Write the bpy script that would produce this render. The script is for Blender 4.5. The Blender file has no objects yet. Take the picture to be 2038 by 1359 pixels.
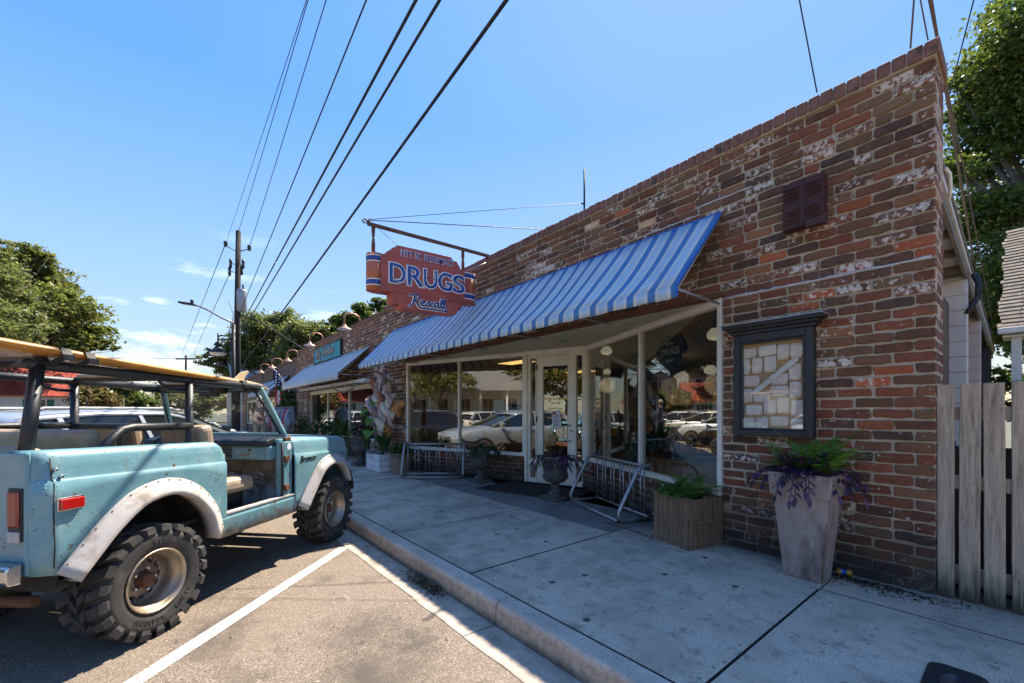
import bpy, math, random
import numpy as np
from mathutils import Vector, Matrix
rnd = random.Random(7)
scene = bpy.context.scene
COL = scene.collection
R = math.radians

# ------------------------------------------------------------------ camera
CAM = Vector((.408, -4.152, 1.43))
RT = Vector((.632, .775, 0)).normalized()
FW = Vector((-RT.y, RT.x, 0))
cam = bpy.data.cameras.new('camera')
cam.sensor_width = 36.0
cam.lens = 838.0 / 2038.0 * 36.0
cam.shift_y = (820 - 679.5) / 2038.0
cam.clip_start = .05
cam.clip_end = 2000
camo = bpy.data.objects.new('camera', cam)
COL.objects.link(camo)
camo.location = CAM
camo.rotation_euler = (R(90), 0, math.atan2(FW.y, FW.x) - R(90))
scene.camera = camo

# ------------------------------------------------------------------ sky, sun, exposure
SUN = Vector((-.265, .648, 1.0)).normalized()
elev = math.asin(SUN.z)
world = bpy.data.worlds.new('World')
scene.world = world
world.use_nodes = True
wt = world.node_tree
wt.nodes.clear()
def wn(t): return wt.nodes.new(t)
sky = wn('ShaderNodeTexSky')
sky.sky_type = 'NISHITA'
sky.sun_disc = False
sky.sun_elevation = elev
sky.sun_rotation = math.atan2(SUN.x, SUN.y)
sky.air_density = 1.0
sky.dust_density = 1.0
sky.ozone_density = 2.2
tc = wn('ShaderNodeTexCoord')
mp = wn('ShaderNodeMapping'); mp.inputs['Scale'].default_value = (3.2, 3.2, 11)
cn = wn('ShaderNodeTexNoise'); cn.inputs['Scale'].default_value = 1.7; cn.inputs['Detail'].default_value = 9; cn.inputs['Roughness'].default_value = .6
cr = wn('ShaderNodeValToRGB'); cr.color_ramp.elements[0].position = .57; cr.color_ramp.elements[1].position = .8
sep = wn('ShaderNodeSeparateXYZ')
zr = wn('ShaderNodeMapRange'); zr.inputs[1].default_value = .36; zr.inputs[2].default_value = .1
mul = wn('ShaderNodeMath'); mul.operation = 'MULTIPLY'
mixc = wn('ShaderNodeMix'); mixc.data_type = 'RGBA'
mixc.inputs[7].default_value = (2.2, 2.3, 2.4, 1)
bg = wn('ShaderNodeBackground'); bg.inputs['Strength'].default_value = .15
out = wn('ShaderNodeOutputWorld')
L = wt.links.new
L(tc.outputs['Generated'], mp.inputs['Vector']); L(mp.outputs[0], cn.inputs['Vector'])
L(cn.outputs['Fac'], cr.inputs['Fac'])
L(tc.outputs['Generated'], sep.inputs[0]); L(sep.outputs['Z'], zr.inputs[0])
L(cr.outputs['Color'], mul.inputs[0]); L(zr.outputs[0], mul.inputs[1])
# the whole sky, evenly: hold back the glow round the sun and deepen the blue
lum = wn('ShaderNodeRGBToBW'); L(sky.outputs[0], lum.inputs[0])
ml = wn('ShaderNodeMath'); ml.operation = 'MULTIPLY_ADD'; ml.inputs[1].default_value = .95; ml.inputs[2].default_value = 1; L(lum.outputs[0], ml.inputs[0])
dv = wn('ShaderNodeVectorMath'); dv.operation = 'DIVIDE'; L(sky.outputs[0], dv.inputs[0]); L(ml.outputs[0], dv.inputs[1])
tint = wn('ShaderNodeVectorMath'); tint.operation = 'MULTIPLY'; L(dv.outputs[0], tint.inputs[0])
tr = wn('ShaderNodeValToRGB')
for i_, (p_, c_) in enumerate(((0, (1.2, 1.1, 1.0)), (.18, (.9, .91, .96)), (.55, (.38, .655, .95)))):
    e_ = tr.color_ramp.elements[i_] if i_ < 2 else tr.color_ramp.elements.new(p_)
    e_.position = p_; e_.color = (*[k_ / 1.2 for k_ in c_], 1)
sc_t = wn('ShaderNodeVectorMath'); sc_t.operation = 'SCALE'; sc_t.inputs[3].default_value = 1.2
L(sep.outputs['Z'], tr.inputs[0]); L(tr.outputs[0], sc_t.inputs[0]); L(sc_t.outputs[0], tint.inputs[1])
L(mul.outputs[0], mixc.inputs[0]); L(tint.outputs[0], mixc.inputs[6])
L(mixc.outputs[2], bg.inputs['Color']); L(bg.outputs[0], out.inputs[0])

sl = bpy.data.lights.new('sun', 'SUN')
sl.energy = 2.0
sl.angle = R(.55)
sl.color = (1, .9, .76)
so = bpy.data.objects.new('sun', sl)
COL.objects.link(so)
so.rotation_euler = SUN.to_track_quat('Z', 'Y').to_euler()
so.location = (0, 0, 30)
scene.view_settings.view_transform = 'Standard'
scene.view_settings.look = 'None'
scene.view_settings.exposure = 2.75
scene.view_settings.gamma = 1
scene.render.engine = 'CYCLES'
scene.cycles.max_bounces = 8
scene.cycles.transparent_max_bounces = 12
scene.cycles.caustics_reflective = False
scene.cycles.caustics_refractive = False

# ------------------------------------------------------------------ helpers
def ray(px, py): return FW + RT * ((px - 1019) / 838.) + Vector((0, 0, (820 - py) / 838.))
WM = {}
def rotm(loc, rz=0): return Matrix.Translation(Vector(loc)) @ Matrix.Rotation(rz, 4, 'Z')
def tag(o, label=None, cat=None, group=None, kind=None):
    if label: o['label'] = label
    if cat: o['category'] = cat
    if group: o['group'] = group
    if kind: o['kind'] = kind
    return o
def thing(name, label, cat, loc=(0, 0, 0), rz=0, group=None):
    o = bpy.data.objects.new(name, None)
    COL.objects.link(o)
    o.empty_display_size = .1
    o.location = loc
    o.rotation_euler = (0, 0, rz)
    WM[o] = rotm(loc, rz)
    return tag(o, label, cat, group)
def kids(o): return [c for c in bpy.data.objects if c.parent == o]
def dup(root, loc, rz, label, group=None, scale=None, swap=None):
    def cp(o, par):
        c = o.copy(); COL.objects.link(c); c.parent = par
        if swap and o.type == 'MESH' and o.data.materials and o.data.materials[0].name in swap:
            c.data = o.data.copy(); c.data.materials[0] = swap[o.data.materials[0].name]
        return c
    r = cp(root, None)
    r.location = loc; r.rotation_euler = (0, 0, rz)
    if scale: r.scale = (scale,) * 3
    tag(r, label, None, group)
    for c1 in kids(root):
        d1 = cp(c1, r)
        for c2 in kids(c1): cp(c2, d1)
    return r

class MB:
    def __init__(s): s.v = []; s.f = []; s.mi = []; s.sf = []; s.m = 0; s.smooth = False; s.M = None
    def add(s, vs, fs):
        o = len(s.v)
        for p in vs:
            s.v.append(tuple(s.M @ Vector(p)) if s.M else tuple(p))
        for f in fs:
            s.f.append([i + o for i in f]); s.mi.append(s.m); s.sf.append(s.smooth)
        return s
    def bx(s, x0, x1, y0, y1, z0, z1):
        return s.add([(x0, y0, z0), (x1, y0, z0), (x1, y1, z0), (x0, y1, z0), (x0, y0, z1), (x1, y0, z1), (x1, y1, z1), (x0, y1, z1)],
                     [(0, 3, 2, 1), (4, 5, 6, 7), (0, 1, 5, 4), (1, 2, 6, 5), (2, 3, 7, 6), (3, 0, 4, 7)])
    def box(s, c, sz, rx=0, ry=0, rz=0):
        old = s.M
        m = Matrix.Translation(Vector(c)) @ Matrix.Rotation(rz, 4, 'Z') @ Matrix.Rotation(ry, 4, 'Y') @ Matrix.Rotation(rx, 4, 'X')
        s.M = old @ m if old else m
        a, b, d = sz[0] / 2, sz[1] / 2, sz[2] / 2
        s.bx(-a, a, -b, b, -d, d); s.M = old
        return s
    def bar(s, p, q, w, h, up=(0, 0, 1)):
        p = Vector(p); q = Vector(q); d = (q - p).normalized()
        sd = d.cross(Vector(up))
        if sd.length < 1e-4: sd = d.cross(Vector((1, 0, 0)))
        sd.normalize(); u = sd.cross(d)
        vs = [e + sd * a * w / 2 + u * b * h / 2 for e in (p, q) for a, b in ((-1, -1), (1, -1), (1, 1), (-1, 1))]
        return s.add(vs, [(0, 1, 2, 3), (7, 6, 5, 4), (0, 4, 5, 1), (1, 5, 6, 2), (2, 6, 7, 3), (3, 7, 4, 0)])
    def tube(s, pts, r, n=8, closed=False):
        pts = [Vector(p) for p in pts]; k = len(pts)
        rs = r if isinstance(r, (list, tuple)) else [r] * k
        vs = []; fs = []; ref = None
        for i, p in enumerate(pts):
            a = pts[(i - 1) % k] if (i or closed) else p
            b = pts[(i + 1) % k] if (i < k - 1 or closed) else p
            d = (b - a).normalized()
            if ref is None:
                ref = Vector((0, 0, 1)) if abs(d.z) < .9 else Vector((1, 0, 0))
            u = d.cross(ref)
            if u.length < 1e-4: u = d.cross(Vector((0, 1, 0)))
            u.normalize(); w = u.cross(d); ref = w
            for j in range(n):
                t = 2 * math.pi * j / n
                vs.append(p + (u * math.cos(t) + w * math.sin(t)) * rs[i])
        m = k if closed else k - 1
        for i in range(m):
            for j in range(n):
                a = i * n + j; b = i * n + (j + 1) % n; c = ((i + 1) % k) * n + (j + 1) % n; e = ((i + 1) % k) * n + j
                fs.append((a, b, c, e))
        if not closed:
            fs.append(tuple(reversed(range(n)))); fs.append(tuple((k - 1) * n + j for j in range(n)))
        sm = s.smooth; s.smooth = True; s.add(vs, fs); s.smooth = sm
        return s
    def lathe(s, prof, n=20, c=(0, 0, 0), axis='z', smooth=True, cap=True):
        vs = []; fs = []; c = Vector(c)
        for r, h in prof:
            for j in range(n):
                t = 2 * math.pi * j / n; a, b = r * math.cos(t), r * math.sin(t)
                vs.append(c + (Vector((a, b, h)) if axis == 'z' else Vector((a, h, b)) if axis == 'y' else Vector((h, a, b))))
        for i in range(len(prof) - 1):
            for j in range(n):
                q = (i * n + j, i * n + (j + 1) % n, (i + 1) * n + (j + 1) % n, (i + 1) * n + j)
                fs.append(q if axis != 'y' else q[::-1])
        sm = s.smooth; s.smooth = smooth; s.add(vs, fs); s.smooth = sm
        if cap:
            k = len(prof)
            o = len(s.v) - len(vs)
            for rg in ([o + j for j in range(n)][::-1], [o + (k - 1) * n + j for j in range(n)]):
                s.f.append(rg); s.mi.append(s.m); s.sf.append(False)
        return s
    def prism(s, poly, axis, a, b, smooth=False):
        n = len(poly)
        def P(p, t): return (p[0], p[1], t) if axis == 'z' else (p[0], t, p[1]) if axis == 'y' else (t, p[0], p[1])
        s.add([P(p, a) for p in poly] + [P(p, b) for p in poly],
              [tuple(range(n))[::-1], tuple(range(n, 2 * n))])
        o = len(s.v) - 2 * n
        for i in range(n):
            j = (i + 1) % n
            s.f.append([o + i, o + j, o + n + j, o + n + i]); s.mi.append(s.m); s.sf.append(smooth)
        return s
    def grid(s, P, closed_u=False):
        nu, nv = len(P), len(P[0]); vs = [p for row in P for p in row]; fs = []
        for i in range(nu if closed_u else nu - 1):
            for j in range(nv - 1):
                k = (i + 1) % nu
                fs.append((i * nv + j, k * nv + j, k * nv + j + 1, i * nv + j + 1))
        return s.add(vs, fs)
    def build(s, name, mat=None, par=None, local=False, at=None, recalc=True, bevel=0, seg=2, thick=0, subs=0, attr=None):
        me = bpy.data.meshes.new(name)
        vs = s.v
        root = par
        while root is not None and root.parent is not None: root = root.parent
        if root is not None and not local:
            inv = WM[root].inverted()
            vs = [tuple(inv @ Vector(p)) for p in vs]
        elif at is not None:
            vs = [(p[0] - at[0], p[1] - at[1], p[2] - at[2]) for p in vs]
        me.from_pydata(vs, [], s.f)
        for m in (mat if isinstance(mat, (list, tuple)) else [mat]):
            if m is not None: me.materials.append(m)
        me.polygons.foreach_set('material_index', s.mi)
        me.polygons.foreach_set('use_smooth', s.sf)
        if attr is not None:
            ca = me.color_attributes.new('bc', 'FLOAT_COLOR', 'POINT')
            ca.data.foreach_set('color', np.array(attr, dtype=np.float32).ravel())
        if recalc:
            import bmesh
            bm = bmesh.new(); bm.from_mesh(me)
            bmesh.ops.recalc_face_normals(bm, faces=bm.faces); bm.to_mesh(me); bm.free()
        me.update()
        o = bpy.data.objects.new(name, me)
        COL.objects.link(o)
        if par is not None: o.parent = par
        if at is not None: o.location = at; WM[o] = rotm(at)
        elif par is None: WM[o] = Matrix.Identity(4)
        if thick:
            md = o.modifiers.new('solid', 'SOLIDIFY'); md.thickness = thick; md.offset = 0
        if subs:
            md = o.modifiers.new('sub', 'SUBSURF'); md.levels = subs; md.render_levels = subs
        if bevel:
            md = o.modifiers.new('bev', 'BEVEL'); md.width = bevel; md.segments = seg; md.limit_method = 'ANGLE'; md.angle_limit = R(40)
            md.harden_normals = False
        return o

def text_mesh(txt, size, offset=0, extrude=.004, shear=0, align='LEFT', space=1, bevel=0):
    cu = bpy.data.curves.new('lettering', 'FONT')
    cu.body = txt; cu.size = size; cu.offset = offset; cu.extrude = extrude; cu.shear = shear
    cu.align_x = align; cu.space_character = space; cu.resolution_u = 4; cu.bevel_depth = bevel
    o = bpy.data.objects.new('lettering', cu); COL.objects.link(o)
    dg = bpy.context.evaluated_depsgraph_get(); dg.update()
    me = o.evaluated_get(dg).to_mesh()
    vs = [tuple(v.co) for v in me.vertices]; fs = [tuple(p.vertices) for p in me.polygons]
    o.evaluated_get(dg).to_mesh_clear()
    bpy.data.objects.remove(o); bpy.data.curves.remove(cu)
    return vs, fs
def frame_m(o, x, y, z=None):
    x = Vector(x).normalized(); y = Vector(y).normalized(); z = x.cross(y)
    m = Matrix((x, y, z)).transposed().to_4x4(); m.translation = Vector(o)
    return m

# ------------------------------------------------------------------ materials
MATS = {}
class NT:
    def __init__(s, name):
        s.m = bpy.data.materials.new(name); s.m.use_nodes = True; s.t = s.m.node_tree
        s.p = s.t.nodes['Principled BSDF']; s.o = s.t.nodes['Material Output']; MATS[name] = s.m
    def n(s, t, **k):
        x = s.t.nodes.new('ShaderNode' + t)
        for a, b in k.items(): setattr(x, a, b)
        return x
    def l(s, a, b): s.t.links.new(a, b)
    def coord(s, kind='Object', scale=(1, 1, 1), rot=(0, 0, 0)):
        if kind == 'World': src = s.n('NewGeometry').outputs['Position']
        else: src = s.n('TexCoord').outputs[kind]
        m = s.n('Mapping'); m.inputs['Scale'].default_value = scale; m.inputs['Rotation'].default_value = rot
        s.l(src, m.inputs[0]); return m.outputs[0]
    def noise(s, vec, scale, detail=4, rough=.55, out='Fac', dist=0):
        x = s.n('TexNoise'); x.inputs['Scale'].default_value = scale; x.inputs['Detail'].default_value = detail
        x.inputs['Roughness'].default_value = rough; x.inputs['Distortion'].default_value = dist
        if vec is not None: s.l(vec, x.inputs['Vector'])
        return x.outputs[out]
    def vor(s, vec, scale, out='Distance', feat='F1', rnd=1):
        x = s.n('TexVoronoi'); x.feature = feat; x.inputs['Scale'].default_value = scale; x.inputs['Randomness'].default_value = rnd
        s.l(vec, x.inputs['Vector']); return x.outputs[out]
    def ramp(s, fac, stops, interp='LINEAR'):
        x = s.n('ValToRGB'); x.color_ramp.interpolation = interp; e = x.color_ramp.elements
        while len(e) < len(stops): e.new(.5)
        for i, (p, c) in enumerate(stops):
            e[i].position = p; e[i].color = (c, c, c, 1) if isinstance(c, (int, float)) else (*c, 1)
        s.l(fac, x.inputs[0]); return x.outputs[0]
    def mix(s, fac, a, b, mode='MIX'):
        x = s.n('Mix', data_type='RGBA', blend_type=mode)
        for v, i in ((fac, 0), (a, 6), (b, 7)):
            if isinstance(v, (int, float)): x.inputs[i].default_value = v if i == 0 else (v, v, v, 1)
            elif isinstance(v, tuple): x.inputs[i].default_value = (*v, 1)
            else: s.l(v, x.inputs[i])
        return x.outputs[2]
    def math(s, op, a, b=0):
        x = s.n('Math', operation=op)
        for v, i in ((a, 0), (b, 1)):
            if isinstance(v, (int, float)): x.inputs[i].default_value = v
            else: s.l(v, x.inputs[i])
        return x.outputs[0]
    def bump(s, h, strength=.3, dist=.01):
        b = s.n('Bump'); b.inputs['Strength'].default_value = strength; b.inputs['Distance'].default_value = dist
        s.l(h, b.inputs['Height']); s.l(b.outputs[0], s.p.inputs['Normal']); return b
    def base(s, c):
        if isinstance(c, tuple): s.p.inputs['Base Color'].default_value = (*c, 1)
        else: s.l(c, s.p.inputs['Base Color'])
    def set(s, **k):
        for a, b in k.items(): s.p.inputs[a.replace('_', ' ')].default_value = b
        return s

def pm(name, col, rough=.6, metal=0, var=.25, scale=6, bump=.15, bscale=60, spot=None, spots=(.62, .7), sscale=9, coord='Object', coat=0, stretch=(1, 1, 1)):
    n = NT(name); v = n.coord(coord, stretch)
    dk = tuple(c * (1 - var) for c in col); lt = tuple(min(1, c * (1 + var)) for c in col)
    c = n.ramp(n.noise(v, scale, 6, .6), [(.3, dk), (.7, lt)])
    if spot:
        c = n.mix(n.ramp(n.noise(v, sscale, 6, .65), [(spots[0], 0.), (spots[1], 1.)]), c, spot)
    n.base(c)
    rr = n.ramp(n.noise(v, scale * 2, 3), [(.3, max(0, rough - .1)), (.7, min(1, rough + .1))])
    n.l(rr, n.p.inputs['Roughness'])
    n.set(Metallic=metal, Coat_Weight=coat)
    if bump: n.bump(n.noise(v, bscale, 4), bump, .004)
    return n.m
def brick_mat(name, src):
    n = NT(name); v = n.coord('World')
    if src == 'obj':
        oi = n.n('ObjectInfo'); col = oi.outputs['Color']; al = oi.outputs['Random']
    else:
        a = n.n('Attribute', attribute_name='bc'); col = a.outputs['Color']; al = a.outputs['Alpha']
    g = n.noise(v, 38, 5, .7)
    c = n.mix(n.ramp(g, [(.3, .0), (.75, .55)]), col, n.mix(1.0, col, (.55, .5, .5), 'MULTIPLY'))
    c = n.mix(n.ramp(n.noise(v, 14, 4, .6), [(.35, 0.), (.7, .5)]), c, n.mix(.5, c, (.3, .13, .07)))
    # dark iron spots
    sp = n.ramp(n.vor(v, 70, rnd=1), [(.12, 1.), (.26, 0.)])
    sp2 = n.mix(1.0, sp, n.ramp(n.noise(v, 16, 2), [(.4, 0.), (.52, 1.)]), 'MULTIPLY')
    c = n.mix(sp2, c, (.018, .013, .013))
    # old lime and paint left on some bricks
    thr = n.math('ADD', n.noise(v, 24, 6, .72), n.math('ADD', n.ramp(al, [(.6, .0), (1., .17)]), n.math('MULTIPLY', n.math('SUBTRACT', n.noise(v, .9, 3), .58), .45)))
    c = n.mix(n.ramp(thr, [(.59, 0.), (.64, .85)]), c, (.66, .58, .48))
    # damp grime at the foot of the wall
    z = n.n('SeparateXYZ'); n.l(v, z.inputs[0])
    zz = n.math('ADD', z.outputs['Z'], n.math('MULTIPLY', n.noise(v, 3, 4), .5))
    c = n.mix(n.ramp(zz, [(.5, .85), (1.0, 0.)]), c, (.018, .016, .014))
    n.base(c); n.set(Roughness=.88)
    n.bump(n.mix(.5, g, n.noise(v, 120, 3)), .7, .006)
    return n.m
M_BRICK = brick_mat('brick_single', 'obj'); M_BRICKA = brick_mat('brick_course', 'attr')
BRICKCOL = [(.135, .062, .048), (.105, .056, .047), (.165, .06, .04), (.088, .052, .05), (.16, .06, .042), (.125, .075, .058), (.10, .046, .038),
            (.15, .085, .066), (.074, .047, .047), (.15, .052, .036), (.115, .05, .038), (.14, .068, .05), (.17, .10, .075), (.1, .06, .045), (.12, .088, .06), (.095, .075, .06), (.19, .10, .06), (.06, .038, .036), (.17, .055, .036), (.14, .1, .075)]
def brickcol(up):
    r = rnd.random()
    if r < .010 + .012 * (1 - up): c = (.30, .085, .035)
    elif r < .04: c = (.038, .034, .04)
    elif r < .055: c = (.46, .38, .31)
    else: c = rnd.choice(BRICKCOL)
    # redder below, browner and more weathered towards the top
    f = .55 + .3 * rnd.random()
    m = (c[0] + c[1] + c[2]) / 3
    w = .18 * up
    q = rnd.uniform(.62, 1.3)
    return tuple(min(.8, max(.01, (x * (1 - w) + m * w)) * q * k) for x, k in zip(c, (1.42, 1.08, .66)))

n = NT('mortar'); v = n.coord('World')
c = n.ramp(n.noise(v, 7, 6, .6), [(.3, (.35, .275, .19)), (.7, (.55, .44, .31))])
z = n.n('SeparateXYZ'); n.l(v, z.inputs[0])
zz = n.math('ADD', z.outputs['Z'], n.math('MULTIPLY', n.noise(v, 3, 4), .6))
c = n.mix(n.ramp(zz, [(.5, .9), (1.15, 0.)]), c, (.04, .04, .033))
n.base(c); n.set(Roughness=.95); n.bump(n.noise(v, 130, 4), .8, .008); M_MORTAR = n.m
M_MORTARW = pm('new_mortar', (.45, .44, .42), .95, 0, .15, 12, .6, 90)

def far_brick(name, c1, c2):
    n = NT(name); v = n.coord('Object', (1, 1, 1), (R(90), 0, 0))
    b = n.n('TexBrick'); b.inputs['Scale'].default_value = 1; b.inputs['Brick Width'].default_value = .235; b.inputs['Row Height'].default_value = .082
    b.inputs['Mortar Size'].default_value = .008
    b.inputs['Color1'].default_value = (*c1, 1); b.inputs['Color2'].default_value = (*c2, 1); b.inputs['Mortar'].default_value = (.22, .19, .16, 1)
    n.l(v, b.inputs['Vector'])
    n.base(n.mix(n.ramp(n.noise(v, 3, 5), [(.35, 0.), (.7, .5)]), b.outputs['Color'], (.06, .045, .04))); n.set(Roughness=.9)
    return n.m
M_FARBRICK = far_brick('far_brickwork', (.16, .085, .06), (.10, .06, .05))

# sidewalk concrete: stains, gum spots, broom lines
n = NT('sidewalk_concrete'); v = n.coord('World')
c = n.ramp(n.noise(v, 2.3, 8, .62), [(.28, (.38, .295, .21)), (.5, (.58, .455, .33)), (.72, (.70, .565, .42))])
c = n.mix(n.ramp(n.noise(v, 1.1, 7, .7), [(.47, 0.), (.7, .85)]), c, (.19, .165, .128))
c = n.mix(n.ramp(n.noise(v, 6.5, 6, .75), [(.53, 0.), (.64, .6)]), c, (.18, .14, .11))
fine = n.noise(v, 120, 3, .8)
c = n.mix(n.ramp(fine, [(.38, .75), (.5, 0.)]), c, (.13, .12, .115))
c = n.mix(n.ramp(fine, [(.56, 0.), (.72, .35)]), c, (.8, .7, .58))
gv = n.n('TexVoronoi', voronoi_dimensions='2D'); gv.inputs['Scale'].default_value = 2.3; n.l(v, gv.inputs['Vector'])
gd = n.math('ADD', gv.outputs['Distance'], n.math('MULTIPLY', n.math('SUBTRACT', n.noise(v, 30, 2), .5), .05))
gw = n.n('SeparateColor'); n.l(gv.outputs['Color'], gw.inputs[0])
gum = n.math('MULTIPLY', n.ramp(gd, [(.045, 1.), (.065, 0.)]), n.ramp(gw.outputs[0], [(.66, 0.), (.72, .95)]))
c = n.mix(gum, c, (.035, .034, .036))
gv2 = n.n('TexVoronoi', voronoi_dimensions='2D'); gv2.inputs['Scale'].default_value = 7; n.l(v, gv2.inputs['Vector'])
gw2 = n.n('SeparateColor'); n.l(gv2.outputs['Color'], gw2.inputs[0])
c = n.mix(n.math('MULTIPLY', n.ramp(gv2.outputs['Distance'], [(.06, 1.), (.1, 0.)]), n.ramp(gw2.outputs[0], [(.7, 0.), (.85, .6)])), c, (.07, .065, .065))
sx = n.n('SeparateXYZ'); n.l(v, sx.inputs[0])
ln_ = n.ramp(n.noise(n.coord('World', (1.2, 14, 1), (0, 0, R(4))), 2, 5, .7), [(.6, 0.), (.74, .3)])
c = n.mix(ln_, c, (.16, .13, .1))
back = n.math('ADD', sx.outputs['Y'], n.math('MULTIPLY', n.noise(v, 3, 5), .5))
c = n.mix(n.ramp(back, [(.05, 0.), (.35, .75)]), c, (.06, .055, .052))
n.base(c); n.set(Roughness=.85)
w = n.n('TexWave'); w.inputs['Scale'].default_value = 22; w.inputs['Distortion'].default_value = 2.5; w.inputs['Detail'].default_value = 2
w.bands_direction = 'Y'; n.l(v, w.inputs['Vector'])
n.bump(n.mix(.35, n.noise(v, 140, 3, .7), w.outputs['Fac']), .35, .004); M_WALK = n.m

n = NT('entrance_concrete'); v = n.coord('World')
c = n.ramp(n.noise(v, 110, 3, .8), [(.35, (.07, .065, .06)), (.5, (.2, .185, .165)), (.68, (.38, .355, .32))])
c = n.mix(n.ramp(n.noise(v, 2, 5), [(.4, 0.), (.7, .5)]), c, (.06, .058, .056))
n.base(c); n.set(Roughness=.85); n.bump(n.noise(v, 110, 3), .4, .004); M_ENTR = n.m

n = NT('kerb_concrete'); v = n.coord('World')
c = n.ramp(n.noise(v, 4, 8, .65), [(.3, (.42, .335, .26)), (.7, (.66, .54, .43))])
fine = n.noise(v, 90, 3, .8)
c = n.mix(n.ramp(fine, [(.36, .5), (.52, 0.)]), c, (.1, .09, .08))
sx = n.n('SeparateXYZ'); n.l(v, sx.inputs[0])
# tan stain on the kerb face, a shape of its own that fades out below the arris
fz = n.math('ADD', sx.outputs['Z'], n.math('MULTIPLY', n.math('SUBTRACT', n.noise(v, 5, 5), .5), .07))
c = n.mix(n.ramp(fz, [(.1, .75), (.135, 0.)]), c, n.ramp(n.noise(v, 18, 6, .7), [(.35, (.24, .165, .105)), (.65, (.56, .42, .29))]))
c = n.mix(n.ramp(fz, [(.0, .8), (.05, 0.)]), c, (.06, .055, .05))
n.base(c); n.set(Roughness=.88); n.bump(n.noise(v, 80, 5, .7), .5, .006); M_KERB = n.m

n = NT('gutter_concrete'); v = n.coord('World')
c = n.ramp(n.noise(v, 5, 8, .65), [(.3, (.27, .215, .165)), (.7, (.55, .45, .355))])
fine = n.noise(v, 100, 3, .8)
c = n.mix(n.ramp(fine, [(.36, .5), (.5, 0.)]), c, (.07, .068, .065))
n.base(c); n.set(Roughness=.88); n.bump(fine, .4, .004); M_GUT = n.m

n = NT('asphalt'); v = n.coord('World')
g = n.vor(v, 210, 'Color'); gs = n.n('SeparateColor'); n.l(g, gs.inputs[0])
c = n.ramp(gs.outputs[0], [(.0, (.055, .042, .031)), (.35, (.125, .096, .072)), (.7, (.195, .152, .115)), (.93, (.28, .225, .17)), (1., (.5, .43, .35))])
c = n.mix(n.ramp(n.noise(v, .9, 6), [(.35, 0.), (.7, .45)]), c, (.2, .155, .115))
pz = n.noise(v, 1.7, 6, .65)
c = n.mix(n.ramp(pz, [(.55, 0.), (.68, .7)]), c, (.075, .058, .045))
c = n.mix(n.ramp(n.noise(v, 6, 5, .7), [(.62, 0.), (.7, .75)]), c, (.035, .03, .027))
for px_, py_, r_ in ((-2.35, -3.15, .42), (-1.75, -3.3, .5), (-2.0, -2.95, .25), (-3.0, -3.9, .3), (-1.2, -3.6, .4), (-3.4, -3.1, .14)):
    dn = n.n('VectorMath', operation='DISTANCE'); n.l(v, dn.inputs[0]); dn.inputs[1].default_value = (px_, py_, 0)
    dd_ = n.math('ADD', n.math('DIVIDE', dn.outputs['Value'], r_), n.math('MULTIPLY', n.math('SUBTRACT', n.noise(v, 7, 5, .7), .5), 1.9))
    c = n.mix(n.ramp(dd_, [(.1, .6), (.95, 0.)]), c, (.05, .04, .032))
vs = n.coord('World', (.6, 9, 1), (0, 0, R(-38)))
c = n.mix(n.ramp(n.noise(vs, 2.2, 5, .7), [(.66, 0.), (.74, .35)]), c, (.4, .37, .32))
n.base(c); n.set(Roughness=.9); n.bump(n.noise(v, 100, 3, .8), .7, .006); M_ASPH = n.m
n = NT('road_paint'); v = n.coord('World')
c = n.ramp(n.noise(v, 70, 4, .8), [(.41, (.2, .16, .125)), (.49, (.62, .575, .5))])
n.base(c); n.set(Roughness=.8); n.bump(n.noise(v, 100, 3), .4, .004); M_PAINT = n.m

def leafmat(name, dark, light, yellow=None, trans=.25):
    n = NT(name); g = n.n('NewGeometry').outputs['Random Per Island']
    st = [(0, dark), (.6, tuple((a + b) / 2 for a, b in zip(dark, light))), (.93, light)]
    if yellow: st.append((1, yellow))
    c = n.ramp(g, st); n.base(c); n.set(Roughness=.45); n.p.inputs['Specular IOR Level'].default_value = .35
    tr = n.n('BsdfTranslucent'); n.l(n.mix(.3, c, (.25, .35, .03)), tr.inputs[0])
    mx = n.n('MixShader'); mx.inputs[0].default_value = trans
    n.l(n.p.outputs[0], mx.inputs[1]); n.l(tr.outputs[0], mx.inputs[2]); n.l(mx.outputs[0], n.o.inputs[0])
    return n.m
M_OAK = leafmat('oak_leaves', (.03, .055, .015), (.15, .2, .045), (.3, .24, .08), .4)
M_OAK2 = leafmat('olive_leaves', (.07, .085, .022), (.25, .25, .075), (.33, .22, .07), .42)
M_MIDLEAF = leafmat('mid_leaves', (.07, .085, .035), (.26, .27, .1), (.32, .28, .12), .5)
M_MYRTLE = leafmat('myrtle_leaves', (.1, .1, .03), (.28, .18, .06), (.5, .14, .06), .2)
M_BUSH = leafmat('bush_leaves', (.02, .045, .012), (.08, .16, .035), (.14, .24, .05), .15)
M_FERN = leafmat('fern_leaves', (.025, .075, .012), (.09, .22, .03), (.18, .32, .05), .3)
M_FERNY = leafmat('bright_fern_leaves', (.06, .13, .015), (.2, .34, .04), (.33, .45, .08), .35)
M_LIME = leafmat('lime_leaves', (.1, .22, .02), (.2, .36, .04), None, .35)
M_PURP = leafmat('purple_leaves', (.03, .015, .032), (.11, .05, .115), (.17, .09, .17), .1)
M_DARKLEAF = leafmat('canna_leaves', (.01, .04, .012), (.035, .1, .025), None, .2)
M_GREYLEAF = leafmat('silver_leaves', (.2, .22, .2), (.4, .42, .4), None, .1)
M_FLOW = leafmat('red_flowers', (.5, .03, .02), (.7, .08, .06), (.6, .2, .2), .2)
M_PINK = leafmat('pink_flowers', (.6, .2, .22), (.75, .4, .4), None, .2)
M_YEL = leafmat('yellow_petals', (.75, .5, .05), (.85, .65, .12), None, .2)
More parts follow.
